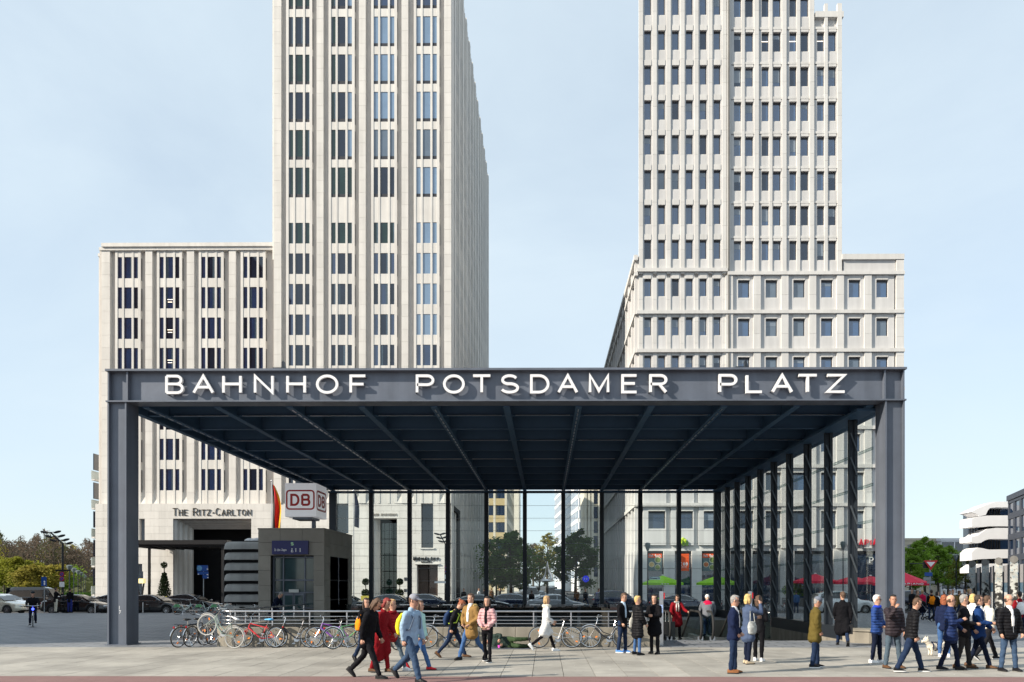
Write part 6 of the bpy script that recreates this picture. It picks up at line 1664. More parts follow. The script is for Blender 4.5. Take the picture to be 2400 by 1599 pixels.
bpx('black city bike with a red tail light at the parapet corner', 448, 26.6, f_blk, 1, R(66), lean=R(10), kind='city')
bpx('dark city bike half hidden behind the red tail light bike', 470, 26.9, f_blk, 1, R(74), lean=R(8), kind='step', seat=m_black)
bpx('black bicycle with big wheels behind the walking red-haired woman', 1040, YB_ - .1, f_blk, -1, R(8), lean=LN, kind='city', wr=.36)
bpx('small wheeled bicycle behind the man in denim', 958, 25.6, f_blk, 1, R(58), lean=R(6), kind='city')
bpx('silver bicycle with a black saddle leaning on the parapet', 1302, YB_, f_slv, -1, R(2), lean=LN, kind='step', fender=False)
bpx('black city bike with swept handlebars near the standing trio', 1422, YB_ - .03, f_blk, -1, R(-4), lean=LN, kind='step', tyre=m_rubber, wr=.36)
for k, (px, yb, rzz, lb) in enumerate(((435, 1441, 8, 'mint and white hire bike nearest the black saloon'), (486, 1441, 14, 'mint and white hire bike second from the black saloon'), (520, 1441, 40, 'mint and white hire bike turned towards the ventilation tower'), (590, 1432, -20, 'mint and white hire bike between the tower and the kiosk'))):
    q = G(px, yb); o_ = bike(lb, q.x, q.y, R(rzz), f_mint, lean=R(4), kind='step', seat=m_black)
    MB().prism([(-.80, .52), (-.30, .52), (-.42, .72), (-.66, .72)], -.03, .03).build('skirt_guard', f_grn, o_, local=True)
for k in range(6):
    q = Vector((gx(540 + k * 42, 40.5), 40.5, 0)); bike('dark parked bicycle in the row beside the kiosk', q.x, q.y, R(random.uniform(-30, 30)), f_blk, lean=R(5), kind='city', group='bicycles parked between tower and kiosk')
for k in range(5): bike('bicycle parked on the terrace behind the lattice posts', gx(1690 + k * 36, 66), 66, R(random.uniform(30, 80)), f_blk, lean=R(5), kind='city', z=-.14, group='bicycles parked behind the lattice posts')
# ------------------------------------------------------------------ people
def cloth(nm, c, rough=.85, wave=None, var=.16): return M('cloth_' + nm, c, rough, var=var, scale=7, bump=.35 if not wave else 0, bscale=45, wave=wave, spec=.12)
m_skin = M('skin', (.50, .285, .20), .5, var=.08, scale=14); m_skin2 = M('skin_tan', (.40, .21, .14), .5, var=.08, scale=14)
m_eye = M('eye_dark', (.03, .022, .018), .25); m_lip = M('lips', (.36, .10, .085), .5)
HAIR = {k: M('hair_' + k, c, .6, var=.35, scale=30, bump=.6, bscale=90) for k, c in dict(black=(.015, .012, .011), dark=(.035, .022, .016), brown=(.09, .05, .03), ginger=(.26, .075, .03), blond=(.55, .38, .15), light=(.42, .27, .13), grey=(.26, .25, .24), white=(.58, .57, .55), red=(.22, .025, .02)).items()}
def ering(c, u, w, ru, rw, n=12, front=None, back=None, fdir=None):
    out = []
    for k in range(n):
        a = 2 * math.pi * k / n
        out.append(c + u * (ru * math.cos(a)) + w * (rw * math.sin(a)))
    return out
def limb(b, pts, radii, lat=Vector((1, 0, 0)), n=12, mi=0):
    """tapered tube through joints; radii = (across, front-back) at each; rounded ends"""
    pts = [Vector(p) for p in pts]; rings = []
    rad = [(r_ if isinstance(r_, tuple) else (r_, r_)) for r_ in radii]
    m = len(pts)
    for i in range(m):
        d = (pts[min(i + 1, m - 1)] - pts[max(i - 1, 0)]); d = d.normalized() if d.length > 1e-6 else Vector((0, 0, 1))
        u = lat - d * lat.dot(d); u = u.normalized() if u.length > .05 else d.orthogonal().normalized()
        w = d.cross(u)
        if i == 0:
            for k, s_ in ((.9, .45), (.5, .85)): rings.append(ering(pts[i] - d * (k * min(rad[i]) * .7), u, w, rad[i][0] * s_, rad[i][1] * s_, n))
        rings.append(ering(pts[i], u, w, rad[i][0], rad[i][1], n))
        if i == m - 1:
            for k, s_ in ((.5, .85), (.9, .45)): rings.append(ering(pts[i] + d * (k * min(rad[i]) * .7), u, w, rad[i][0] * s_, rad[i][1] * s_, n))
    b.loft(rings, mi)
def fuse(o, vox, sm=4, fold=0.0, fscale=.16):
    m_ = o.modifiers.new('fuse', 'REMESH'); m_.mode = 'VOXEL'; m_.voxel_size = vox; m_.use_smooth_shade = True
    m_ = o.modifiers.new('soft', 'SMOOTH'); m_.factor = .5; m_.iterations = sm
    if fold:
        t = bpy.data.textures.get('folds%.2f' % fscale) or bpy.data.textures.new('folds%.2f' % fscale, 'CLOUDS')
        t.noise_scale = fscale; t.noise_depth = 2
        m_ = o.modifiers.new('folds', 'DISPLACE'); m_.texture = t; m_.strength = fold; m_.mid_level = .5; m_.texture_coords = 'GLOBAL'
    return o
def person(label, px, Y, height, facing, top, legs, shoe, hair='brown', style='short', pose=None, coat=None, skin=None, far=False, z=0.0, sex='m', extra=None, arms=None, lean=0.0, headp=0.0, headt=0.0, sole=None, bulk=1.0, collar=None, baggy=1.0, group=None, x=None, twist=0, legs_bare=None, name='person'):
    """facing: 0 towards the camera, 90 to the right, -90 to the left, 180 away.
    pose = ((hip, knee) left, (hip, knee) right) in degrees, forward positive; arms = ((swing, out, elbow, inward) left, right)"""
    s = height / 1.76
    X = gx(px, Y) if x is None else x
    t_ = thing(name, label, 'person', (X, Y, z), group, R(facing))
    sk = skin or m_skin
    pose = pose or ((2, 3), (-2, 3)); arms = arms or ((4, 8, 14, 6), (-4, 8, 14, 6))
    fwd, lat, up = Vector((0, -1, 0)), Vector((1, 0, 0)), Vector((0, 0, 1))
    hw = .092 * s; sw = (.185 if sex == 'm' else .165) * s * (1 + (bulk - 1) * .4)
    hipz = .92 * s
    LG = []
    for i, sg in enumerate((1, -1)):
        h_, k_ = R(pose[i][0]), R(pose[i][1]); ab = pose[i][2] if len(pose[i]) > 2 else 2.0
        hip = lat * (hw * sg); kn = hip + (fwd * math.sin(h_) - up * math.cos(h_)) * (.425 * s) + lat * (sg * .425 * s * math.sin(R(ab)))
        an = kn + (fwd * math.sin(h_ - k_) - up * math.cos(h_ - k_)) * (.405 * s) + lat * (sg * .405 * s * math.sin(R(ab)))
        LG.append([hip, kn, an, h_ - k_])
    low = min(l[2].z for l in LG); off_ = -low + .085 * s
    hz_ = off_
    for l in LG:
        for q in range(3): l[q] = l[q] + up * hz_
    pel = up * hz_
    tl = R(lean)
    axis = (up * math.cos(tl) + fwd * math.sin(tl))                       # torso axis
    tf = (fwd * math.cos(tl) - up * math.sin(tl))
    def T(h, f=0.0, l=0.0): return pel + axis * (h * s) + tf * (f * s) + lat * (l * s)
    shz = .50; neck = T(.575)
    ARM = []
    for i, sg in enumerate((1, -1)):
        a = arms[i]; sh = T(.495) + lat * (sg * sw)
        sa, ou, el, inn = R(a[0]), R(a[1]), R(a[2]), R(a[3])
        d1 = (tf * math.sin(sa) - axis * math.cos(sa)) * math.cos(ou) + lat * (sg * math.sin(ou))
        d2 = (tf * math.sin(sa + el) - axis * math.cos(sa + el)) * math.cos(inn) - lat * (sg * math.sin(inn))
        d1.normalize(); d2.normalize()
        e = sh + d1 * (.285 * s); w_ = e + d2 * (.245 * s)
        ARM.append((sh, e, w_, d2, sg))
    # --- body: one skin mesh, head lofted on the neck, hands with fingers
    b = MB(); n = 16
    hd = R(headp); ht = R(headt)
    ha = (axis * math.cos(hd) + tf * math.sin(hd)).normalized()
    hf0 = (tf * math.cos(hd) - axis * math.sin(hd)).normalized()
    hf = (hf0 * math.cos(ht) + lat * math.sin(ht)).normalized(); hl = (lat * math.cos(ht) - hf0 * math.sin(ht)).normalized()
    chin = neck + ha * (.075 * s) + hf0 * (.012 * s)
    k = s
    prof = [(-.16, .07, .06, .075), (-.09, .058, .055, .06), (-.035, .054, .05, .06), (-.008, .045, .076, .06), (.012, .054, .087, .068), (.04, .062, .090, .080), (.07, .068, .089, .090), (.10, .071, .086, .096), (.125, .074, .084, .099), (.145, .075, .089, .099), (.175, .073, .083, .093), (.205, .060, .064, .074), (.225, .038, .040, .046), (.234, .012, .012, .014)]
    rings = []
    for z_, sd_, fr_, bk_ in prof:
        c = chin + ha * (z_ * k) + (hf * (-.006 * k) if z_ > -.03 else Vector())
        rg_ = []
        for q in range(n):
            a = 2 * math.pi * q / n; ca, sa_ = math.cos(a), math.sin(a)
            rg_.append(c + hl * (sd_ * k * sa_) + hf * ((fr_ if ca > 0 else bk_) * k * ca))
        rings.append(rg_)
    b.loft(rings)
    nb_ = chin + ha * (.062 * k) + hf * (.086 * k)
    b.add([nb_ + hl * (.016 * k), nb_ - hl * (.016 * k), nb_ + hf * (.026 * k) + ha * (.004 * k), nb_ + ha * (.055 * k) - hf * (.006 * k)], [(0, 2, 3), (1, 3, 2), (0, 1, 2)])
    for sg in (1, -1): b.ell(chin + ha * (.105 * k) + hl * (sg * .076 * k) - hf * (.010 * k), (.012 * k, .02 * k, .032 * k), 6, 5)
    limb(b, [T(.0), T(.2), T(.42), T(.52)], [(.13 * s, .10 * s), (.12 * s, .09 * s), (.15 * s, .1 * s), (.07 * s, .06 * s)], lat, 10)
    for hip, kn, an, q in LG: limb(b, [hip, kn, an], [.058 * s, .034 * s, .026 * s], lat, 8)
    for i, (sh, e, w_, d2, sg) in enumerate(ARM):
        limb(b, [sh, e, w_], [.036 * s, .03 * s, .025 * s], lat, 8)
        pn = d2.cross(tf).normalized() if abs(d2.dot(tf)) < .95 else lat.copy()
        inw = -lat * sg; inw = (inw - d2 * inw.dot(d2)); inw = inw.normalized() if inw.length > .1 else pn
        spread = d2.cross(inw).normalized()                                  # across the knuckles
        palm_c = w_ + d2 * (.05 * s)
        limb(b, [w_ + d2 * (.005 * s), palm_c, w_ + d2 * (.088 * s)], [(.026 * s, .018 * s), (.040 * s, .016 * s), (.040 * s, .014 * s)], spread, 8)
        if not far:
            for f_, (o_, ln) in enumerate(((-.030, .062), (-.010, .072), (.010, .068), (.029, .054))):
                p0 = w_ + d2 * (.084 * s) + spread * (o_ * s); p1 = p0 + (d2 * .85 + inw * .45) * (ln * .5 * s); p2 = p1 + (d2 * .4 + inw * .9).normalized() * (ln * .5 * s)
                b.tube([p0, p1, p2], [.0085 * s, .008 * s, .006 * s], 5)
            th0 = w_ + d2 * (.03 * s) + tf * (.03 * s); th1 = th0 + (d2 * .75 + tf * .7).normalized() * (.035 * s); th2 = th1 + (d2 * .9 + inw * .4).normalized() * (.03 * s)
            b.tube([th0, th1, th2], [.011 * s, .0095 * s, .007 * s], 5)
    b.build('body', sk, t_, smooth=True, local=True)
    if not far:
        for sg in (1, -1):
            e_ = MB(); e_.ell(chin + ha * (.112 * k) + hf * (.076 * k) + hl * (sg * .031 * k), (.014 * k, .009 * k, .008 * k), 8, 5); e_.build('eye', m_eye, t_, local=True)
        e_ = MB(); e_.ell(chin + ha * (.036 * k) + hf * (.084 * k), (.022 * k, .008 * k, .007 * k), 8, 5); e_.build('mouth', m_lip, t_, local=True)
    # --- trousers
    vox = .034 if far else .021
    bg = baggy
    b = MB()
    limb(b, [T(.10), T(.02), T(-.07)], [(.150 * s, .112 * s), (.158 * s, .120 * s), (.135 * s, .105 * s)], lat, 14)
    for hip, kn, an, q in LG:
        m1 = hip.lerp(kn, .5); m2 = kn.lerp(an, .5)
        limb(b, [hip + up * (.03 * s), m1, kn, m2, an + up * (.0)], [.092 * s * (bg * .5 + .5), .080 * s * (bg * .6 + .4), .062 * s * bg, .060 * s * bg, .053 * s * bg], lat, 12)
    fuse(b.build('trousers', legs, t_, local=True), vox, 3, 0 if far else .036, .09)
    # --- jacket / coat
    cb = coat or dict(hem=-.02); hem = cb.get('hem', -.02); fl = cb.get('flare', 1.0); bk = bulk
    b = MB()
    stn = [(.53, .105, .075), (.50, .165, .095), (.44, .185, .112), (.34, .178, .118), (.22, .166, .115), (.10, .166, .118), (max(hem, .0) if hem < .1 else .06, .172, .122)]
    if hem < -.05: stn += [(hem * .5, .180 * (1 + (fl - 1) * .5), .130 * (1 + (fl - 1) * .5)), (hem, .186 * fl, .138 * fl)]
    fx = 1.0 if sex == 'm' else .92
    for st_i in range(1): limb(b, [T(h_) for h_, _, _ in stn], [(a_ * s * bk * fx, c_ * s * bk) for _, a_, c_ in stn], lat, 16)
    if hem < -.25:                                                          # long coat follows the thighs
        for hip, kn, an, q in LG: limb(b, [hip, hip.lerp(kn, min(1.0, (-hem) / .45))], [.12 * s * fl, .125 * s * fl], lat, 12)
    for i, (sh, e, w_, d2, sg) in enumerate(ARM):
        limb(b, [sh - lat * (sg * .03 * s), sh.lerp(e, .45), e, e.lerp(w_, .55), w_ - d2 * (.005 * s)], [.082 * s * bk, .066 * s * bk, .058 * s * bk, .052 * s * bk, .044 * s * bk], lat, 12)
    if cb.get('collar', True): limb(b, [T(.53), T(.585, -.005)], [(.085 * s, .075 * s), (.078 * s, .075 * s)], lat, 14)
    fuse(b.build('jacket', top, t_, local=True), vox, 3, 0 if far else .036, .09)
    if collar:
        b = MB(); limb(b, [T(.50, .03), T(.58, .012), T(.60, .008)], [(.07 * s, .085 * s), (.068 * s, .072 * s), (.066 * s, .066 * s)], lat, 12); b.build('collar', collar, t_, smooth=True, local=True)
        b = MB(); limb(b, [T(.52, .088 * bk), T(.32, .118 * bk), T(.15, .12 * bk)], [(.035 * s, .02 * s), (.045 * s, .016 * s), (.035 * s, .012 * s)], lat, 10); b.build('shirt_front', collar, t_, smooth=True, local=True)
    # --- shoes
    for hip, kn, an, q in LG:
        b = MB(); pitch = q * .9 if an.z > .11 * s + .085 * s * .2 else 0.0
        if an.z <= .10 * s: pitch = 0
        fd = (fwd * math.cos(pitch) + up * math.sin(pitch)); fu = (up * math.cos(pitch) - fwd * math.sin(pitch))
        base = an - fu * (.083 * s)
        sec_ = [(-.075, .032, .0, .085), (-.045, .040, .0, .10), (.0, .041, .0, .105), (.06, .045, .0, .075), (.12, .048, .0, .058), (.165, .042, .002, .045), (.19, .022, .006, .032)]
        rr = []; r2 = []
        for f_, w_, z0, z1 in sec_:
            c = base + fd * (f_ * s)
            rr.append([c + lat * (w_ * s * x_) + fu * ((z0 + .018 + (z1 - z0 - .018) * z_) * s) for x_, z_ in ((-1, 0), (1, 0), (1, .55), (.62, 1), (-.62, 1), (-1, .55))])
            r2.append([c + lat * ((w_ + .003) * s * x_) + fu * ((z0 + .022 * z_) * s) for x_, z_ in ((-1, 0), (1, 0), (1, 1), (-1, 1))])
        b.loft(rr, 0); b.loft(r2, 1); b.build('shoe', [shoe, sole or m_rubber], t_, smooth='auto', local=True)
    # --- hair
    top_c = chin + ha * (.118 * k)
    hm = HAIR[hair]
    b = MB(); rot = Matrix((hl, hf, ha)).transposed()
    if style == 'bald':
        for sg in (1, -1): b.ell(chin + ha * (.10 * k) + hl * (sg * .062 * k) - hf * (.04 * k), (.018 * k, .055 * k, .045 * k), 10, 6, rot=rot)
        b.ell(chin + ha * (.095 * k) - hf * (.075 * k), (.055 * k, .03 * k, .05 * k), 10, 6, rot=rot)
    elif style == 'cap':
        b.ell(top_c + ha * (.0 * k) - hf * (.03 * k), (.079 * k, .078 * k, .09 * k), 14, 8, rot=rot)
    else:
        b.ell(top_c + ha * (.022 * k) - hf * (.022 * k), (.083 * k, .093 * k, .104 * k), 16, 10, rot=rot)
        b.ell(top_c + ha * (.085 * k) + hf * (.022 * k), (.066 * k, .062 * k, .032 * k), 12, 6, rot=rot)
        if style == 'short': b.ell(top_c - ha * (.045 * k) - hf * (.045 * k), (.066 * k, .055 * k, .06 * k), 12, 8, rot=rot)
        if style in ('bob', 'long', 'curly'):
            ln = .10 if style == 'bob' else (.26 if style == 'long' else .14)
            for sg in (1, -1): limb(b, [top_c + hl * (sg * .06 * k) - hf * (.015 * k) + ha * .03 * k, top_c + hl * (sg * .078 * k) - ha * (.06 * k) - hf * (.02 * k), top_c + hl * (sg * .070 * k) - ha * ((ln + .02) * k) - hf * (.015 * k)], [.03 * k, .033 * k, .022 * k], hf, 8)
            limb(b, [top_c - hf * (.06 * k), top_c - ha * (.06 * k) - hf * (.075 * k), top_c - ha * ((ln + .03) * k) - hf * (.075 * k)], [(.075 * k, .05 * k), (.08 * k, .045 * k), (.06 * k, .03 * k)], hl, 10)
        if style == 'bun': b.ell(top_c + ha * (.06 * k) - hf * (.12 * k), (.045 * k, .045 * k, .045 * k), 10, 8); b.ell(top_c - ha * (.03 * k) - hf * (.05 * k), (.07 * k, .05 * k, .06 * k), 12, 8, rot=rot)
        if style == 'tail': limb(b, [top_c - hf * (.09 * k), top_c - hf * (.13 * k) - ha * (.08 * k), top_c - hf * (.12 * k) - ha * (.24 * k)], [.035 * k, .04 * k, .015 * k], hl, 8)
        if style == 'curly':
            rg3 = random.Random(int(px * 7))
            for q in range(36): d = Vector((rg3.gauss(0, 1), rg3.gauss(0, 1), rg3.gauss(0, 1))).normalized(); p_ = Vector((d.x * .088, d.y * .08 - .03, d.z * .10 + .0)); b.ell(top_c + rot @ (p_ * k), (.026 * k,) * 3, 6, 5) if not (p_.y > .03 and p_.z < .05) else None
    if b.v: 
        o_ = b.build('hair', hm, t_, smooth=True, local=True)
        if not far and style != 'bald': fuse(o_, .011, 2, .012, .03)
    ctx = dict(t=t_, T=T, s=s, tf=tf, axis=axis, lat=lat, up=up, fwd=fwd, chin=chin, ha=ha, hf=hf, hl=hl, k=k, arm=ARM, leg=LG, rot=rot, top=top_c, pel=pel, bulk=bk)
    for e_ in (extra or []): e_(ctx)
    return t_
# --- things worn
def glasses(c):
    b = MB(); o = c['chin'] + c['ha'] * (.113 * c['k']) + c['hf'] * (.092 * c['k'])
    for sg in (1, -1): b.bar(o + c['hl'] * (sg * .008), o + c['hl'] * (sg * .055 * c['k']), .03, .006, c['hf']); b.bar(o + c['hl'] * (sg * .056 * c['k']), o + c['hl'] * (sg * .076 * c['k']) - c['hf'] * .1, .008, .004, c['ha'])
    b.build('glasses', M('glasses_frame', (.02, .018, .018), .3), c['t'], local=True)
def cap_of(mt, brim=True):
    def f(c):
        b = MB(); r_ = c['rot']; k = c['k']
        b.ell(c['top'] + c['ha'] * (.048 * k) - c['hf'] * (.008 * k), (.088 * k, .104 * k, .082 * k), 16, 10, rot=r_)
        if brim: b.ell(c['top'] + c['ha'] * (.042 * k) + c['hf'] * (.105 * k), (.062 * k, .075 * k, .010 * k), 12, 6, rot=r_ @ Matrix.Rotation(R(-8), 3, 'X'))
        b.build('cap', mt, c['t'], smooth=True, local=True)
    return f
def backpack(mt, mt2=None, big=1.0):
    def f(c):
        b = MB(); T, s = c['T'], c['s'] * big
        limb(b, [T(.46, -.20), T(.34, -.235), T(.20, -.245), T(.08, -.22)], [(.10 * s, .05 * s), (.155 * s, .085 * s), (.165 * s, .095 * s), (.14 * s, .075 * s)], c['lat'], 14)
        o = fuse(b.build('backpack', mt, c['t'], local=True), .02, 4)
        for sg in (1, -1): MB().tube([T(.45, -.16, sg * .09), T(.535, -.02, sg * .10), T(.42, .13 * c['bulk'], sg * .11), T(.20, .10, sg * .17), T(.12, -.12, sg * .17)], .017 * s, 6).build('strap', mt2 or mt, o, local=True)
    return f
def shoulder_bag(mt, side=1, h=.02, big=1.0):
    def f(c):
        b = MB(); T, s = c['T'], c['s']
        limb(b, [T(h + .22, -.02, side * .215), T(h + .10, -.02, side * .23), T(h - .06, -.02, side * .235)], [(.04 * s * big, .10 * s * big), (.06 * s * big, .14 * s * big), (.055 * s * big, .12 * s * big)], c['lat'], 12)
        o = fuse(b.build('shoulder_bag', mt, c['t'], local=True), .02, 3)
        MB().tube([T(h + .22, -.07, side * .215), T(.52, -.03, side * .16), T(.50, .05, side * .16), T(h + .22, .06, side * .225)], .012 * s, 6).build('strap', mt, o, local=True)
    return f
def scarf(mt, big=1.0, drop=0.0):
    def f(c):
        T, s = c['T'], c['s']; b = MB(); rg4 = []
        for q in range(13): a = 2 * math.pi * q / 12; rg4.append(T(.565 + .01 * math.sin(3 * a), .075 * big * math.cos(a) + .01, .085 * big * math.sin(a)))
        b.tube(rg4, .038 * s * big, 8)
        if drop:
            for sg in (1, -1): b.tube([T(.55, .08, sg * .03), T(.40, .135, sg * .05), T(.55 - drop, .135, sg * .045)], [.03 * s, .028 * s, .022 * s], 6)
        b.build('scarf', mt, c['t'], smooth=True, local=True)
    return f
def hood(mt):
    def f(c):
        T, s = c['T'], c['s']; b = MB(); b.tube([T(.56, .03, .10), T(.57, -.06, .11), T(.56, -.13, .05), T(.56, -.13, -.05), T(.57, -.06, -.11), T(.56, .03, -.10)], [.03 * s, .05 * s, .06 * s, .06 * s, .05 * s, .03 * s], 8); fuse(b.build('hood', mt, c['t'], local=True), .018, 3, .02, .05)
    return f
def zipper(mt):
    def f(c):
        T, s = c['T'], c['s']; b = MB(); b.tube([T(.54, .082 * c['bulk']), T(.44, .118 * c['bulk']), T(.30, .124 * c['bulk']), T(.12, .124 * c['bulk']), T(.0, .128 * c['bulk'])], .007 * s, 5); b.build('zip', mt, c['t'], local=True)
    return f
def held(kind, mt, hand=0):
    def f(c):
        sh, e, w_, d2, sg = c['arm'][hand]; g = w_ + d2 * (.09 * c['s']); b = MB()
        if kind == 'phone': b.bar(g, g + c['up'] * .13, .07, .01, c['tf'])
        elif kind == 'paper': b.bar(g, g + (c['tf'] * .3 + c['up']).normalized() * .24, .19, .004, c['tf'])
        elif kind == 'case':
            b.box(-.2, .2, -.06, .06, -.36, -.05); b.tube([(-.06, 0, -.05), (-.05, 0, .01), (.05, 0, .01), (.06, 0, -.05)], .01, 6); b.xform(Matrix.Translation(g) @ Matrix.Rotation(R(90), 4, 'Z'))
        elif kind == 'cup': b.lathe([(.028, -.05), (.036, .05), (.0, .05)], 12, g)
        b.build({'phone': 'phone', 'paper': 'paper_sheet', 'case': 'briefcase', 'cup': 'cup'}[kind], mt, c['t'], local=True)
    return f
def skirt(mt, h=-.55, w=.2):
    def f(c):
        T, s = c['T'], c['s']; b = MB(); limb(b, [T(.10), T(-.1), T(h * .6), T(h)], [(.16 * s, .12 * s), (.18 * s, .14 * s), (w * s, .17 * s), (w * 1.08 * s, .19 * s)], c['lat'], 16); fuse(b.build('skirt', mt, c['t'], local=True), .022, 3, .03)
    return f
blk = cloth('black', (.006, .006, .008)); blk2 = cloth('soft_black', (.011, .011, .014)); pblk = cloth('black_quilt', (.009, .009, .011), .55, wave=4.2); nvy = cloth('navy', (.009, .015, .045)); nvy2 = cloth('dark_navy', (.007, .011, .028)); pblu = cloth('blue_quilt', (.02, .05, .18), .5, wave=4.5); pbrn = cloth('plum_quilt', (.032, .025, .03), .5, wave=4.2); jean = cloth('jeans', (.04, .07, .125)); djean = cloth('dark_jeans', (.014, .026, .06)); bjean = cloth('bright_jeans', (.05, .11, .25)); gjean = cloth('grey_jeans', (.07, .10, .13)); denim = cloth('light_denim', (.27, .39, .52)); redc = cloth('red', (.20, .008, .013)); redp = cloth('red_quilt', (.30, .014, .018), .5, wave=4.5); tan = cloth('tan_parka', (.235, .14, .05)); fur = cloth('fur', (.42, .30, .12)); pink = cloth('pink_quilt', (.52, .30, .31), .5, wave=4.2); offw = cloth('off_white', (.62, .62, .62)); olive = cloth('olive', (.10, .075, .02)); ggrn = cloth('army_green', (.035, .06, .028)); mint = cloth('mint', (.40, .62, .58)); lblue = cloth('pale_shirt', (.45, .58, .72)); grey = cloth('grey', (.13, .14, .16)); white_ = cloth('white', (.74, .74, .74)); cream = cloth('cream', (.60, .57, .48)); yel = cloth('yellow_bag', (.70, .60, .03)); slate = cloth('slate_blue', (.06, .085, .15)); crim = cloth('crimson', (.50, .01, .06)); orng = cloth('orange', (.75, .22, .01)); brn = cloth('brown_leather', (.10, .05, .025), .5); tann = cloth('tan_leather', (.24, .10, .04), .45); sand = cloth('sand_boot', (.50, .40, .28)); w_sh = cloth('white_shoe', (.78, .78, .78), .5); b_sh = cloth('black_shoe', (.012, .012, .014), .4); bl_sh = cloth('blue_shoe', (.08, .22, .55), .5); r_sh = cloth('red_shoe', (.5, .02, .03), .5); m_ws = M('white_sole', (.75, .75, .75), .5)
WALK = ((26, 6), (-20, 22)); WALK2 = ((-20, 26), (24, 4)); BIGW = ((24, 6), (-20, 34))
SW = ((-18, 6, 20, 4), (20, 6, 24, 4))
PK = ((6, 14, 40, 34), (6, 14, 40, 34)); FOLD = ((20, 10, 75, 40), (20, 10, 75, 40))
# foreground, left group
person('man in a black hooded jacket striding with his head bowed', 862, 17.6, 1.80, 78, blk, blk2, b_sh, 'brown', 'curly', WALK2, dict(hem=-.16), arms=((14, 6, 20, 4), (-8, 8, 12, 4)), lean=9, headp=30, bulk=1.12, baggy=1.05, extra=[hood(blk)], z=0)
person('woman with long dark hair and an orange bag behind the bowed man', 858, 21.2, 1.70, 40, blk, djean, b_sh, 'dark', 'long', WALK, dict(hem=-.2), sex='f', arms=((20, 10, 95, 20), (5, 8, 20, 4)), extra=[shoulder_bag(orng, -1, .1)])
person('person in a long dark red coat leaning forward between the bowed man and red jacket', 893, 18.7, 1.70, 70, redc, redc, brn, 'red', 'bob', ((10, 4), (-8, 10)), dict(hem=-.55, flare=1.1), sex='f', lean=8, headp=14, arms=((16, 8, 30, 6), (0, 8, 20, 4)))
person('young woman in a red padded jacket with hair tied back', 919, 19.2, 1.70, 55, redp, gjean, w_sh, 'light', 'tail', WALK, dict(hem=-.08), sex='f', headt=25, arms=((8, 8, 30, 6), (-6, 8, 20, 4)), extra=[scarf(redc, 1.0)], sole=m_ws, baggy=.88)
person('man in a cap and pale denim jacket with a yellow backpack', 962, 16.95, 1.84, 62, denim, jean, b_sh, 'brown', 'short', ((-22, 30), (24, 6)), dict(hem=-.08), arms=((10, 8, 15, 4), (-8, 8, 15, 4)), lean=4, headp=8, headt=10, baggy=1.12, bulk=1.05, extra=[cap_of(cloth('cap_grey', (.25, .26, .30))), backpack(yel, cloth('strap_grey', (.12, .16, .22)))])
person('person in a mint jacket and jeans beyond the man in the cap', 984, 19.4, 1.66, 75, mint, bjean, r_sh, 'brown', 'long', WALK2, dict(hem=-.1), sex='f')
person('red-haired woman with a navy backpack walking head down', 1062, 22.6, 1.68, 82, blk2, djean, brn, 'ginger', 'bun', WALK, dict(hem=-.1), sex='f', lean=12, headp=30, arms=((24, 6, 14, 4), (-10, 8, 20, 4)), extra=[backpack(cloth('navy_pack', (.02, .04, .10)), cloth('lime_strap', (.45, .6, .08)), 1.1)])
person('man in a tan parka with a fur hood and bright jeans', 1104, 22.0, 1.80, -38, tan, bjean, b_sh, 'brown', 'short', WALK2, dict(hem=-.22, flare=1.05), bulk=1.14, arms=PK, headt=-10, extra=[hood(fur)], collar=white_)
person('woman in a pink padded jacket and black trousers', 1142, 21.2, 1.68, -18, pink, blk, b_sh, 'dark', 'long', ((10, 4), (-10, 8)), dict(hem=-.02), sex='f', sole=m_ws, baggy=.88, arms=PK, headt=12, bulk=1.02, collar=blk)
person('woman in a long off-white coat and white shoes walking', 1279, 24.7, 1.70, 100, offw, blk, w_sh, 'light', 'bob', BIGW, dict(hem=-.34, flare=1.12), sex='f', sole=m_ws, baggy=.85, arms=((10, 6, 50, 14), (4, 6, 45, 14)), extra=[scarf(cream, 1.35)], lean=2)
# standing trio
person('man in a black blazer with a pale blue shirt', 1459, 24.2, 1.74, 52, blk, djean, bl_sh, 'brown', 'short', ((4, 4), (-3, 4)), dict(hem=-.12), headp=14, arms=((10, 6, 50, 24), (4, 8, 20, 6)), collar=lblue, sole=m_ws)
person('short-haired blond woman in a long black padded coat', 1494, 23.5, 1.66, 118, pblk, bjean, b_sh, 'blond', 'short', ((3, 3, 7), (-3, 3, 7)), dict(hem=-.34, flare=1.06), sex='f', headt=-30, bulk=1.12, baggy=.88, arms=((12, 8, 40, 10), (8, 8, 30, 8)), extra=[shoulder_bag(cloth('pale_tote', (.45, .44, .40)), 1, -.02)])
person('woman with black curls in a black coat', 1534, 23.8, 1.70, -30, blk, blk2, b_sh, 'black', 'curly', ((3, 3), (-3, 3)), dict(hem=-.3, flare=1.05), sex='f', arms=FOLD, bulk=1.06, headt=10)
person('woman in a red coat with a patterned scarf holding a suitcase handle', 1586, 30.4, 1.62, 8, redc, blk, b_sh, 'dark', 'bob', ((3, 3), (-3, 3)), dict(hem=-.34, flare=1.1), sex='f', bulk=1.12, headp=22, arms=((28, 22, 45, -14), (20, 18, 20, -8)), extra=[scarf(cloth('patterned', (.45, .44, .42), var=.9), 1.0, .36)], z=.01)
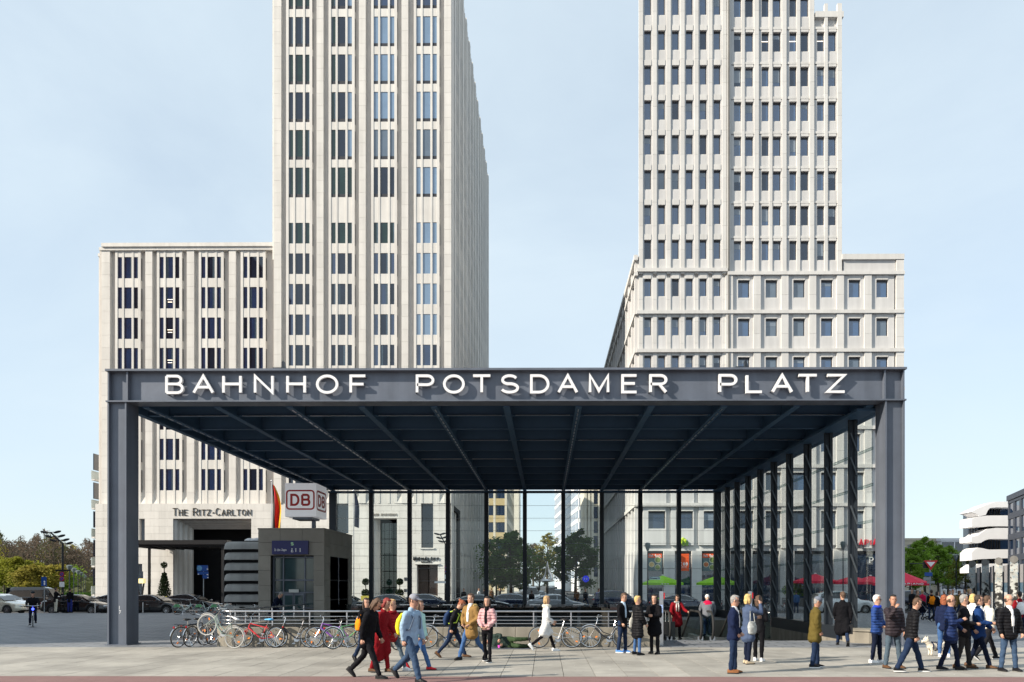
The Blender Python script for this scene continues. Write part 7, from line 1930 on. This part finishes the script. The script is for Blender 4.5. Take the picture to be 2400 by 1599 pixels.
person('person in a white cap and crimson and grey top leaning over the escalator', 1659, 30.6, 1.70, 172, grey, djean, b_sh, 'white', 'cap', ((2, 3), (-2, 3)), dict(hem=-.06), bulk=1.25, lean=24, headp=18, arms=((46, 12, 10, 6), (40, 12, 14, 6)), extra=[cap_of(white_), lambda c: fuse((lambda b: (limb(b, [c['T'](.55), c['T'](.50), c['T'](.40)], [(.12, .09), (.215, .125), (.215, .148)], c['lat'], 16), b)[1])(MB()).build('yoke', crim, c['t'], local=True), .02, 3)], z=.01)
# right of centre
person('man with glasses in a navy jacket and brown shoes', 1719, 18.6, 1.74, 78, nvy, djean, tann, 'grey', 'short', ((3, 3), (-3, 3)), dict(hem=-.1), bulk=1.12, arms=((8, 8, 24, 20), (-4, 10, 30, 20)), headp=8, extra=[glasses], collar=white_, baggy=1.05)
person('blond woman in a slate jacket raising a hand to her brow', 1753, 20.8, 1.74, 108, slate, nvy2, sand, 'blond', 'bob', ((3, 3), (-3, 3)), dict(hem=-.28, flare=1.1), sex='f', arms=((26, 12, 70, 10), (68, 12, 108, 20)), extra=[shoulder_bag(cloth('striped_bag', (.36, .37, .36), var=.8), -1, -.05), held('phone', m_black, 1)], bulk=1.05)
person('dark-haired person in black with white trainers holding a paper', 1778, 21.6, 1.70, 150, blk2, blk, w_sh, 'brown', 'curly', ((8, 3), (-8, 3)), dict(hem=-.08), sex='f', sole=m_ws, arms=((10, 10, 80, 20), (8, 8, 70, 30)), extra=[held('paper', white_, 1)])
person('old man in an olive jacket and grey cap', 1910, 19.9, 1.70, 82, olive, djean, b_sh, 'grey', 'short', ((9, 8), (-4, 4)), dict(hem=-.2, flare=1.04), bulk=1.2, sole=m_ws, arms=((2, 10, 30, 14), (-4, 10, 30, 14)), headp=12, lean=2, skin=m_skin2, extra=[cap_of(cloth('cap_slate', (.13, .15, .19)), False), glasses], baggy=1.1)
person('man in a long black coat walking away with a black bag', 1975, 27.1, 1.82, 165, blk, djean, b_sh, 'brown', 'short', WALK, dict(hem=-.42, flare=1.18), bulk=1.1, arms=((8, 10, 30, 6), (-6, 12, 10, 4)), headt=25, extra=[held('case', m_black, 1)])
# right-hand group
person('white-haired man in a blue padded jacket', 2055, 21.1, 1.72, 48, pblu, nvy2, w_sh, 'white', 'short', ((4, 3), (-4, 3)), dict(hem=-.08), bulk=1.12, sole=m_ws, arms=PK, headt=12, extra=[glasses, scarf(cloth('royal_blue', (.02, .05, .45)), 1.0)])
person('dark-haired man in a plum padded jacket with a hand to his mouth', 2093, 19.7, 1.74, 14, pbrn, gjean, brn, 'black', 'short', ((3, 3, 6), (-3, 3, 5)), dict(hem=-.06), bulk=1.14, arms=((6, 10, 18, 8), (58, 12, 100, 18)), headt=-22, skin=m_skin2)
person('balding man in a black padded jacket stepping forward', 2135, 18.85, 1.74, 82, pblk, djean, b_sh, 'brown', 'short', ((24, 8, 5), (-22, 6, 5)), dict(hem=-.06), bulk=1.14, sole=m_ws, lean=7, headp=12, arms=((10, 8, 20, 6), (-4, 10, 20, 6)), baggy=1.12)
person('bald man in a navy quilted jacket gesturing with a raised hand', 2228, 19.3, 1.75, 62, cloth('navy_quilt', (.012, .024, .08), .55, wave=4.2), nvy2, b_sh, 'brown', 'bald', ((14, 6), (-12, 8)), dict(hem=-.16, flare=1.04), bulk=1.18, arms=((12, 8, 40, 20), (8, 8, 105, 24)), headt=14, extra=[glasses])
person('grey-haired man in black with his hand held out', 2259, 19.7, 1.75, 58, blk2, cloth('charcoal', (.03, .028, .028)), brn, 'grey', 'short', ((10, 4), (-8, 6)), dict(hem=-.1), bulk=1.1, arms=((10, 8, 30, 10), (10, 6, 72, 26)), headt=20)
person('cropped-haired man in a bright navy sweater pointing with his arm', 2294, 19.9, 1.77, 50, cloth('royal_navy', (.012, .04, .14)), nvy2, brn, 'dark', 'short', ((-14, 10), (20, 4)), dict(hem=-.1), bulk=1.16, arms=((10, 10, 45, 20), (18, 8, 68, 30)), headt=20, collar=white_, extra=[glasses])
person('person in a pale jacket with dark trousers between the pointing man and the slabs', 2314, 22.0, 1.75, 96, cream, blk2, b_sh, 'brown', 'short', WALK, dict(hem=-.02), arms=((20, 8, 50, 6), (-10, 8, 30, 6)), sole=m_ws, bulk=1.05)
person('bald man with glasses in a black padded jacket facing forward', 2364, 19.1, 1.75, 10, pblk, jean, b_sh, 'dark', 'bald', ((3, 2, 5), (-2, 2, 5)), dict(hem=-.08), bulk=1.2, headt=30, extra=[glasses, zipper(m_inox)], collar=white_, arms=((4, 14, 14, 2), (2, 14, 14, 2)))
person('person in a red jacket with a white backpack walking away', 2390, 31, 1.80, 160, redc, nvy2, b_sh, 'black', 'short', WALK, dict(hem=-.06), arms=SW, extra=[backpack(white_)])
person('woman with ginger hair in blue jeans holding the dog lead', 2213, 22.9, 1.70, 150, nvy, bjean, w_sh, 'ginger', 'curly', ((4, 3), (-4, 3)), dict(hem=-.1), sex='f', sole=m_ws)
person('blond woman with her back turned behind the pointing man', 2280, 23.4, 1.72, 140, white_, nvy2, w_sh, 'blond', 'bob', ((4, 3), (-4, 3)), sex='f')
# background right
person('woman in a dark jacket and white shirt walking past the stroller', 2197, 44.3, 1.70, 75, blk, blk, b_sh, 'dark', 'bob', WALK, dict(hem=-.1), sex='f', collar=white_, arms=SW, sole=m_ws, far=True)
person('man in a dark suit with a white collar before the slabs', 2272, 40, 1.86, 60, blk, blk2, b_sh, 'light', 'short', WALK, dict(hem=-.1), collar=white_, far=True)
BK = [(2183, 46, 1.72, 170, blk, orng, 'person wearing an orange bag beside the stroller'), (2150, 50, 1.72, 40, brn, djean, 'person in a brown coat pushing the stroller'), (2138, 52, 1.74, -60, blk2, djean, 'person in black under the red parasol'), (2162, 55, 1.7, 120, crim, djean, 'person in a crimson top by the yield sign'), (2213, 47, 1.76, 200, nvy, djean, 'white-haired person in navy before the lantern'),
      (2225, 48, 1.74, 30, grey, blk, 'person in a grey jacket before the lantern'), (2233, 46, 1.72, -40, tan, blk, 'person in a tan top before the olive tree'), (2248, 50, 1.7, 90, olive, djean, 'person in an olive top before the first wall slab'), (2262, 52, 1.73, -90, blk2, blk, 'person in dark clothes next to the first wall slab')]
for k, (px, Y, h, fc, tp, lg_, lb) in enumerate(BK):
    person(lb, px, Y, h, fc, blk if tp is blk else tp, djean if lg_ is orng else lg_, b_sh, ('dark', 'brown', 'black', 'light', 'white', 'dark', 'ginger', 'brown', 'black')[k], 'short', WALK if k % 2 else None, dict(hem=-.08), far=True, extra=[backpack(orng, None, 1.15)] if lg_ is orng else None)
# background left and through the glass
person('standing person in a dark jacket and beige trousers beside the black saloon', 131, 58.9, 1.80, 150, blk, cream, b_sh, 'dark', 'short', None, dict(hem=-.1), far=True, arms=((40, 10, 95, 20), (40, 10, 95, 20)))
person('standing person in a dark jacket and blue trousers beside the black saloon', 164, 58.9, 1.78, 180, blk, cloth('royal_trouser', (.02, .03, .16)), b_sh, 'dark', 'short', None, dict(hem=-.1), far=True, baggy=1.3)
THR = [(1087, 75, blk, 'person in black walking by the hotel corner'), (1122, 82, white_, 'person in white by the shop windows'), (1135, 80, blk2, 'dark figure beyond the black saloon'), (1152, 84, brn, 'person in brown by the left street tree'), (1172, 84, blk, 'dark figure near the left street tree trunk'), (1352, 76, brn, 'person in brown waiting before the sunlit tower'), (1372, 74, blk2, 'dark figure with a bicycle before the sunlit tower'), (1403, 80, redc, 'person in red before the office side street'), (1246, 70, blk, 'dark hooded figure beside the silver saloon')]
for k, (px, Y, tp, lb) in enumerate(THR): person(lb, px, Y, 1.74, (k * 67) % 360, tp, djean, b_sh, ('dark', 'brown')[k % 2], 'short', WALK if k % 2 == 0 else WALK2, dict(hem=-.15), far=True, z=0 if Y > 72 else -.14)
person('person in a light blue jacket behind the lattice posts', 1866, 60, 1.7, 160, bjean, djean, b_sh, 'dark', 'short', None, far=True, z=-.14)
# cyclist, riding towards the camera
q = G(77, 1469)
cy = bike('black bicycle with a blue front lamp ridden across the plaza', q.x, q.y, R(-58), f_blk, kind='city')
MB().ell((.46, 0, .86), (.05, .06, .06), 10, 8).build('front_lamp', M('lamp_blue', (.05, .08, 1.0), .3, emit=3.0), cy, local=True)
person('cyclist in a dark jacket and helmet riding across the plaza', 77, q.y + .22, 1.76, 32, blk2, nvy2, b_sh, 'dark', 'cap', ((62, 62), (38, 62)), dict(hem=-.04), z=.07, arms=((44, 14, 14, 8), (44, 14, 14, 8)), lean=12, extra=[cap_of(cloth('helmet', (.03, .035, .04), .4), False)], bulk=1.1, far=True, x=q.x - .14)
# man stooping by the kiosk
person('grey-haired man in a navy coat bending beside the kiosk', 640, 35.0, 1.78, 80, nvy2, blk, b_sh, 'grey', 'short', ((4, 3), (-4, 3)), dict(hem=-.2), lean=24, headp=16, arms=((44, 6, 20, 10), (36, 6, 20, 10)))
# man lying by the parapet
lp = person('man in dark clothes and green trousers lying asleep by the parapet', 1200, 25.75, 1.74, 0, cloth('dark_check', (.025, .04, .035), var=.5), ggrn, b_sh, 'white', 'bald', ((52, 74), (34, 78)), dict(hem=-.04), arms=((30, 8, 60, 30), (20, 8, 60, 30)), bulk=1.12, baggy=1.15)
lp.rotation_euler = (R(-8), R(-90), 0); lp.location = (gx(1246, 25.75), 25.75, .20)
# ------------------------------------------------------------------ dog, suitcase, stroller, litter
m_fur = M('white_fur', (.66, .60, .50), .9, var=.15, scale=20, bump=.8, bscale=60)
dg = thing('dog', 'small white terrier in a navy harness standing by the group', 'dog', (gx(2192, 23.3), 23.3, 0), rz=R(-82))
b = MB()
limb(b, [(0, .20, .26), (0, .05, .25), (0, -.10, .26), (0, -.19, .28)], [(.085, .095), (.095, .10), (.105, .115), (.08, .10)], Vector((1, 0, 0)), 12)
limb(b, [(0, -.17, .30), (0, -.25, .40)], [.075, .075], Vector((1, 0, 0)), 10)
b.ell((0, -.28, .44), (.085, .09, .085), 12, 8); limb(b, [(0, -.32, .42), (0, -.41, .40)], [.048, .035], Vector((1, 0, 0)), 8)
for sg in (1, -1):
    limb(b, [(sg * .05, -.27, .50), (sg * .06, -.26, .57)], [.028, .008], Vector((1, 0, 0)), 6)
    limb(b, [(sg * .06, -.15, .25), (sg * .06, -.14, .12), (sg * .06, -.155, .03)], [.045, .034, .032], Vector((1, 0, 0)), 8)
    limb(b, [(sg * .06, .15, .26), (sg * .065, .12, .17), (sg * .065, .19, .10), (sg * .065, .17, .03)], [.058, .045, .028, .03], Vector((1, 0, 0)), 8)
limb(b, [(0, .24, .32), (0, .29, .40), (0, .28, .46)], [.03, .025, .012], Vector((1, 0, 0)), 6)
fuse(b.build('body', m_fur, dg, local=True), .012, 3, .014, .04)
MB().ell((0, -.435, .41), (.016, .014, .013), 8, 6).build('nose', m_black, dg, local=True)
for sg in (1, -1): MB().ell((sg * .036, -.355, .465), (.011, .009, .011), 8, 6).build('eye', m_black, dg, local=True)
b = MB()
for y in (-.13, .0): b.tube([(.118 * math.cos(R(a)), y, .265 + .125 * math.sin(R(a))) for a in range(0, 361, 30)], .014, 5)
b.tube([(0, -.13, .39), (0, 0, .385)], .014, 5); b.build('harness', nvy, dg, local=True)
su = thing('suitcase', 'black trolley suitcase with raised steel handle beside the red coat', 'suitcase', (gx(1567, 30.2), 30.2, 0))
MB().box(-.22, .22, -.13, .13, .05, .66).build('shell', m_black, su, local=True)
MB().tube([(-.11, 0, .66), (-.11, 0, 1.02), (.11, 0, 1.02), (.11, 0, .66)], .013, 6).build('handle', m_inox, su, local=True)
for sx in (-.16, .16): MB().lathe([(0, -.02), (.05, -.02), (.05, .02), (0, .02)], 12, (sx, 0, .05), 'Y').build('wheel', m_rubber, su, local=True)
for k in range(3): MB().box(-.14 + k * .13, -.12 + k * .13, -.137, -.131, .1, .6).build('rib', m_rubber, su, local=True)
sr = thing('stroller', 'dark folding stroller pushed through the crowd', 'stroller', (gx(2166, 47.5), 47.5, 0), rz=R(20))
b = MB()
for sg in (-.24, .24): b.tube([(-.55, sg, 1.05), (.1, sg, .45), (.45, sg, .12)], .014, 6); b.tube([(-.35, sg, .12), (.0, sg, .55), (.2, sg, .75)], .014, 6)
b.tube([(-.55, -.24, 1.05), (-.55, .24, 1.05)], .018, 6); b.build('frame', m_inox, sr, local=True)
MB().loft([[(-.15, -.22, .40), (-.15, .22, .40), (-.1, .22, .46), (-.1, -.22, .46)], [(.30, -.22, .42), (.30, .22, .42), (.3, .22, .48), (.3, -.22, .48)]]).build('seat', nvy2, sr, local=True)
MB().loft([[(-.38, -.22, .92), (-.38, .22, .92), (-.12, .22, .46), (-.12, -.22, .46)], [(-.34, -.22, .95), (-.34, .22, .95), (-.08, .22, .50), (-.08, -.22, .50)]]).build('back', nvy2, sr, local=True)
MB().ell((-.22, 0, .92), (.30, .23, .20), 12, 8).build('hood', blk, sr, smooth=True, local=True)
for x_, sg in ((-.35, -.24), (-.35, .24), (.45, -.24), (.45, .24)): MB().lathe([(.06, -.02), (.11, -.02), (.11, .02), (.06, .02)], 16, (x_, sg, .11), 'Y', closed=True).build('wheel', m_rubber, sr, local=True)
q = G(1171, 1520); o = MB().lathe([(.0, 0), (.05, 0), (.065, .11), (.058, .11), (.045, .01), (0, .01)], 14).build('cup', M('pink_plastic', (.75, .08, .55), .4)); o.location = q; tag(o, 'bright pink plastic cup standing before the sleeping man', 'cup')
b = MB(); rg = random.Random(2); limb(b, [(-.1, 0, .05), (0, 0, .12), (.06, .02, .2)], [(.13, .10), (.14, .11), (.03, .03)], Vector((1, 0, 0)), 10)
q = G(1110, 1515); o = b.build('carrier_bag', M('white_plastic_bag', (.70, .66, .62), .4, var=.2, scale=9)); fuse(o, .015, 2, .04, .06); o.location = q; tag(o, 'crumpled white carrier bag lying near the sleeping man', 'bag')
b = MB().box(-.75, .55, -.28, .25, 0, .02); o = b.build('sleeping_mat', cloth('mat_grey', (.10, .11, .13))); o.location = (gx(1200, 25.75), 25.72, .003); tag(o, 'thin grey mat under the sleeping man', 'mat')
# flecks of litter
rg = random.Random(9); b = MB()
for k in range(70):
    q = G(rg.uniform(60, 2380), rg.uniform(1525, 1583)); a = rg.uniform(0, 3); w = rg.uniform(.008, .022)
    b.add([(q.x - w, q.y - w * .6, .004), (q.x + w, q.y - w * .5, .004), (q.x + w * .8, q.y + w * .6, .007), (q.x - w * .7, q.y + w * .5, .004)], [(0, 1, 2, 3)])
tag(b.build('litter', M('paper_fleck', (.6, .59, .56), .8)), 'tiny pale flecks of litter scattered on the slabs', 'litter', kind='stuff')
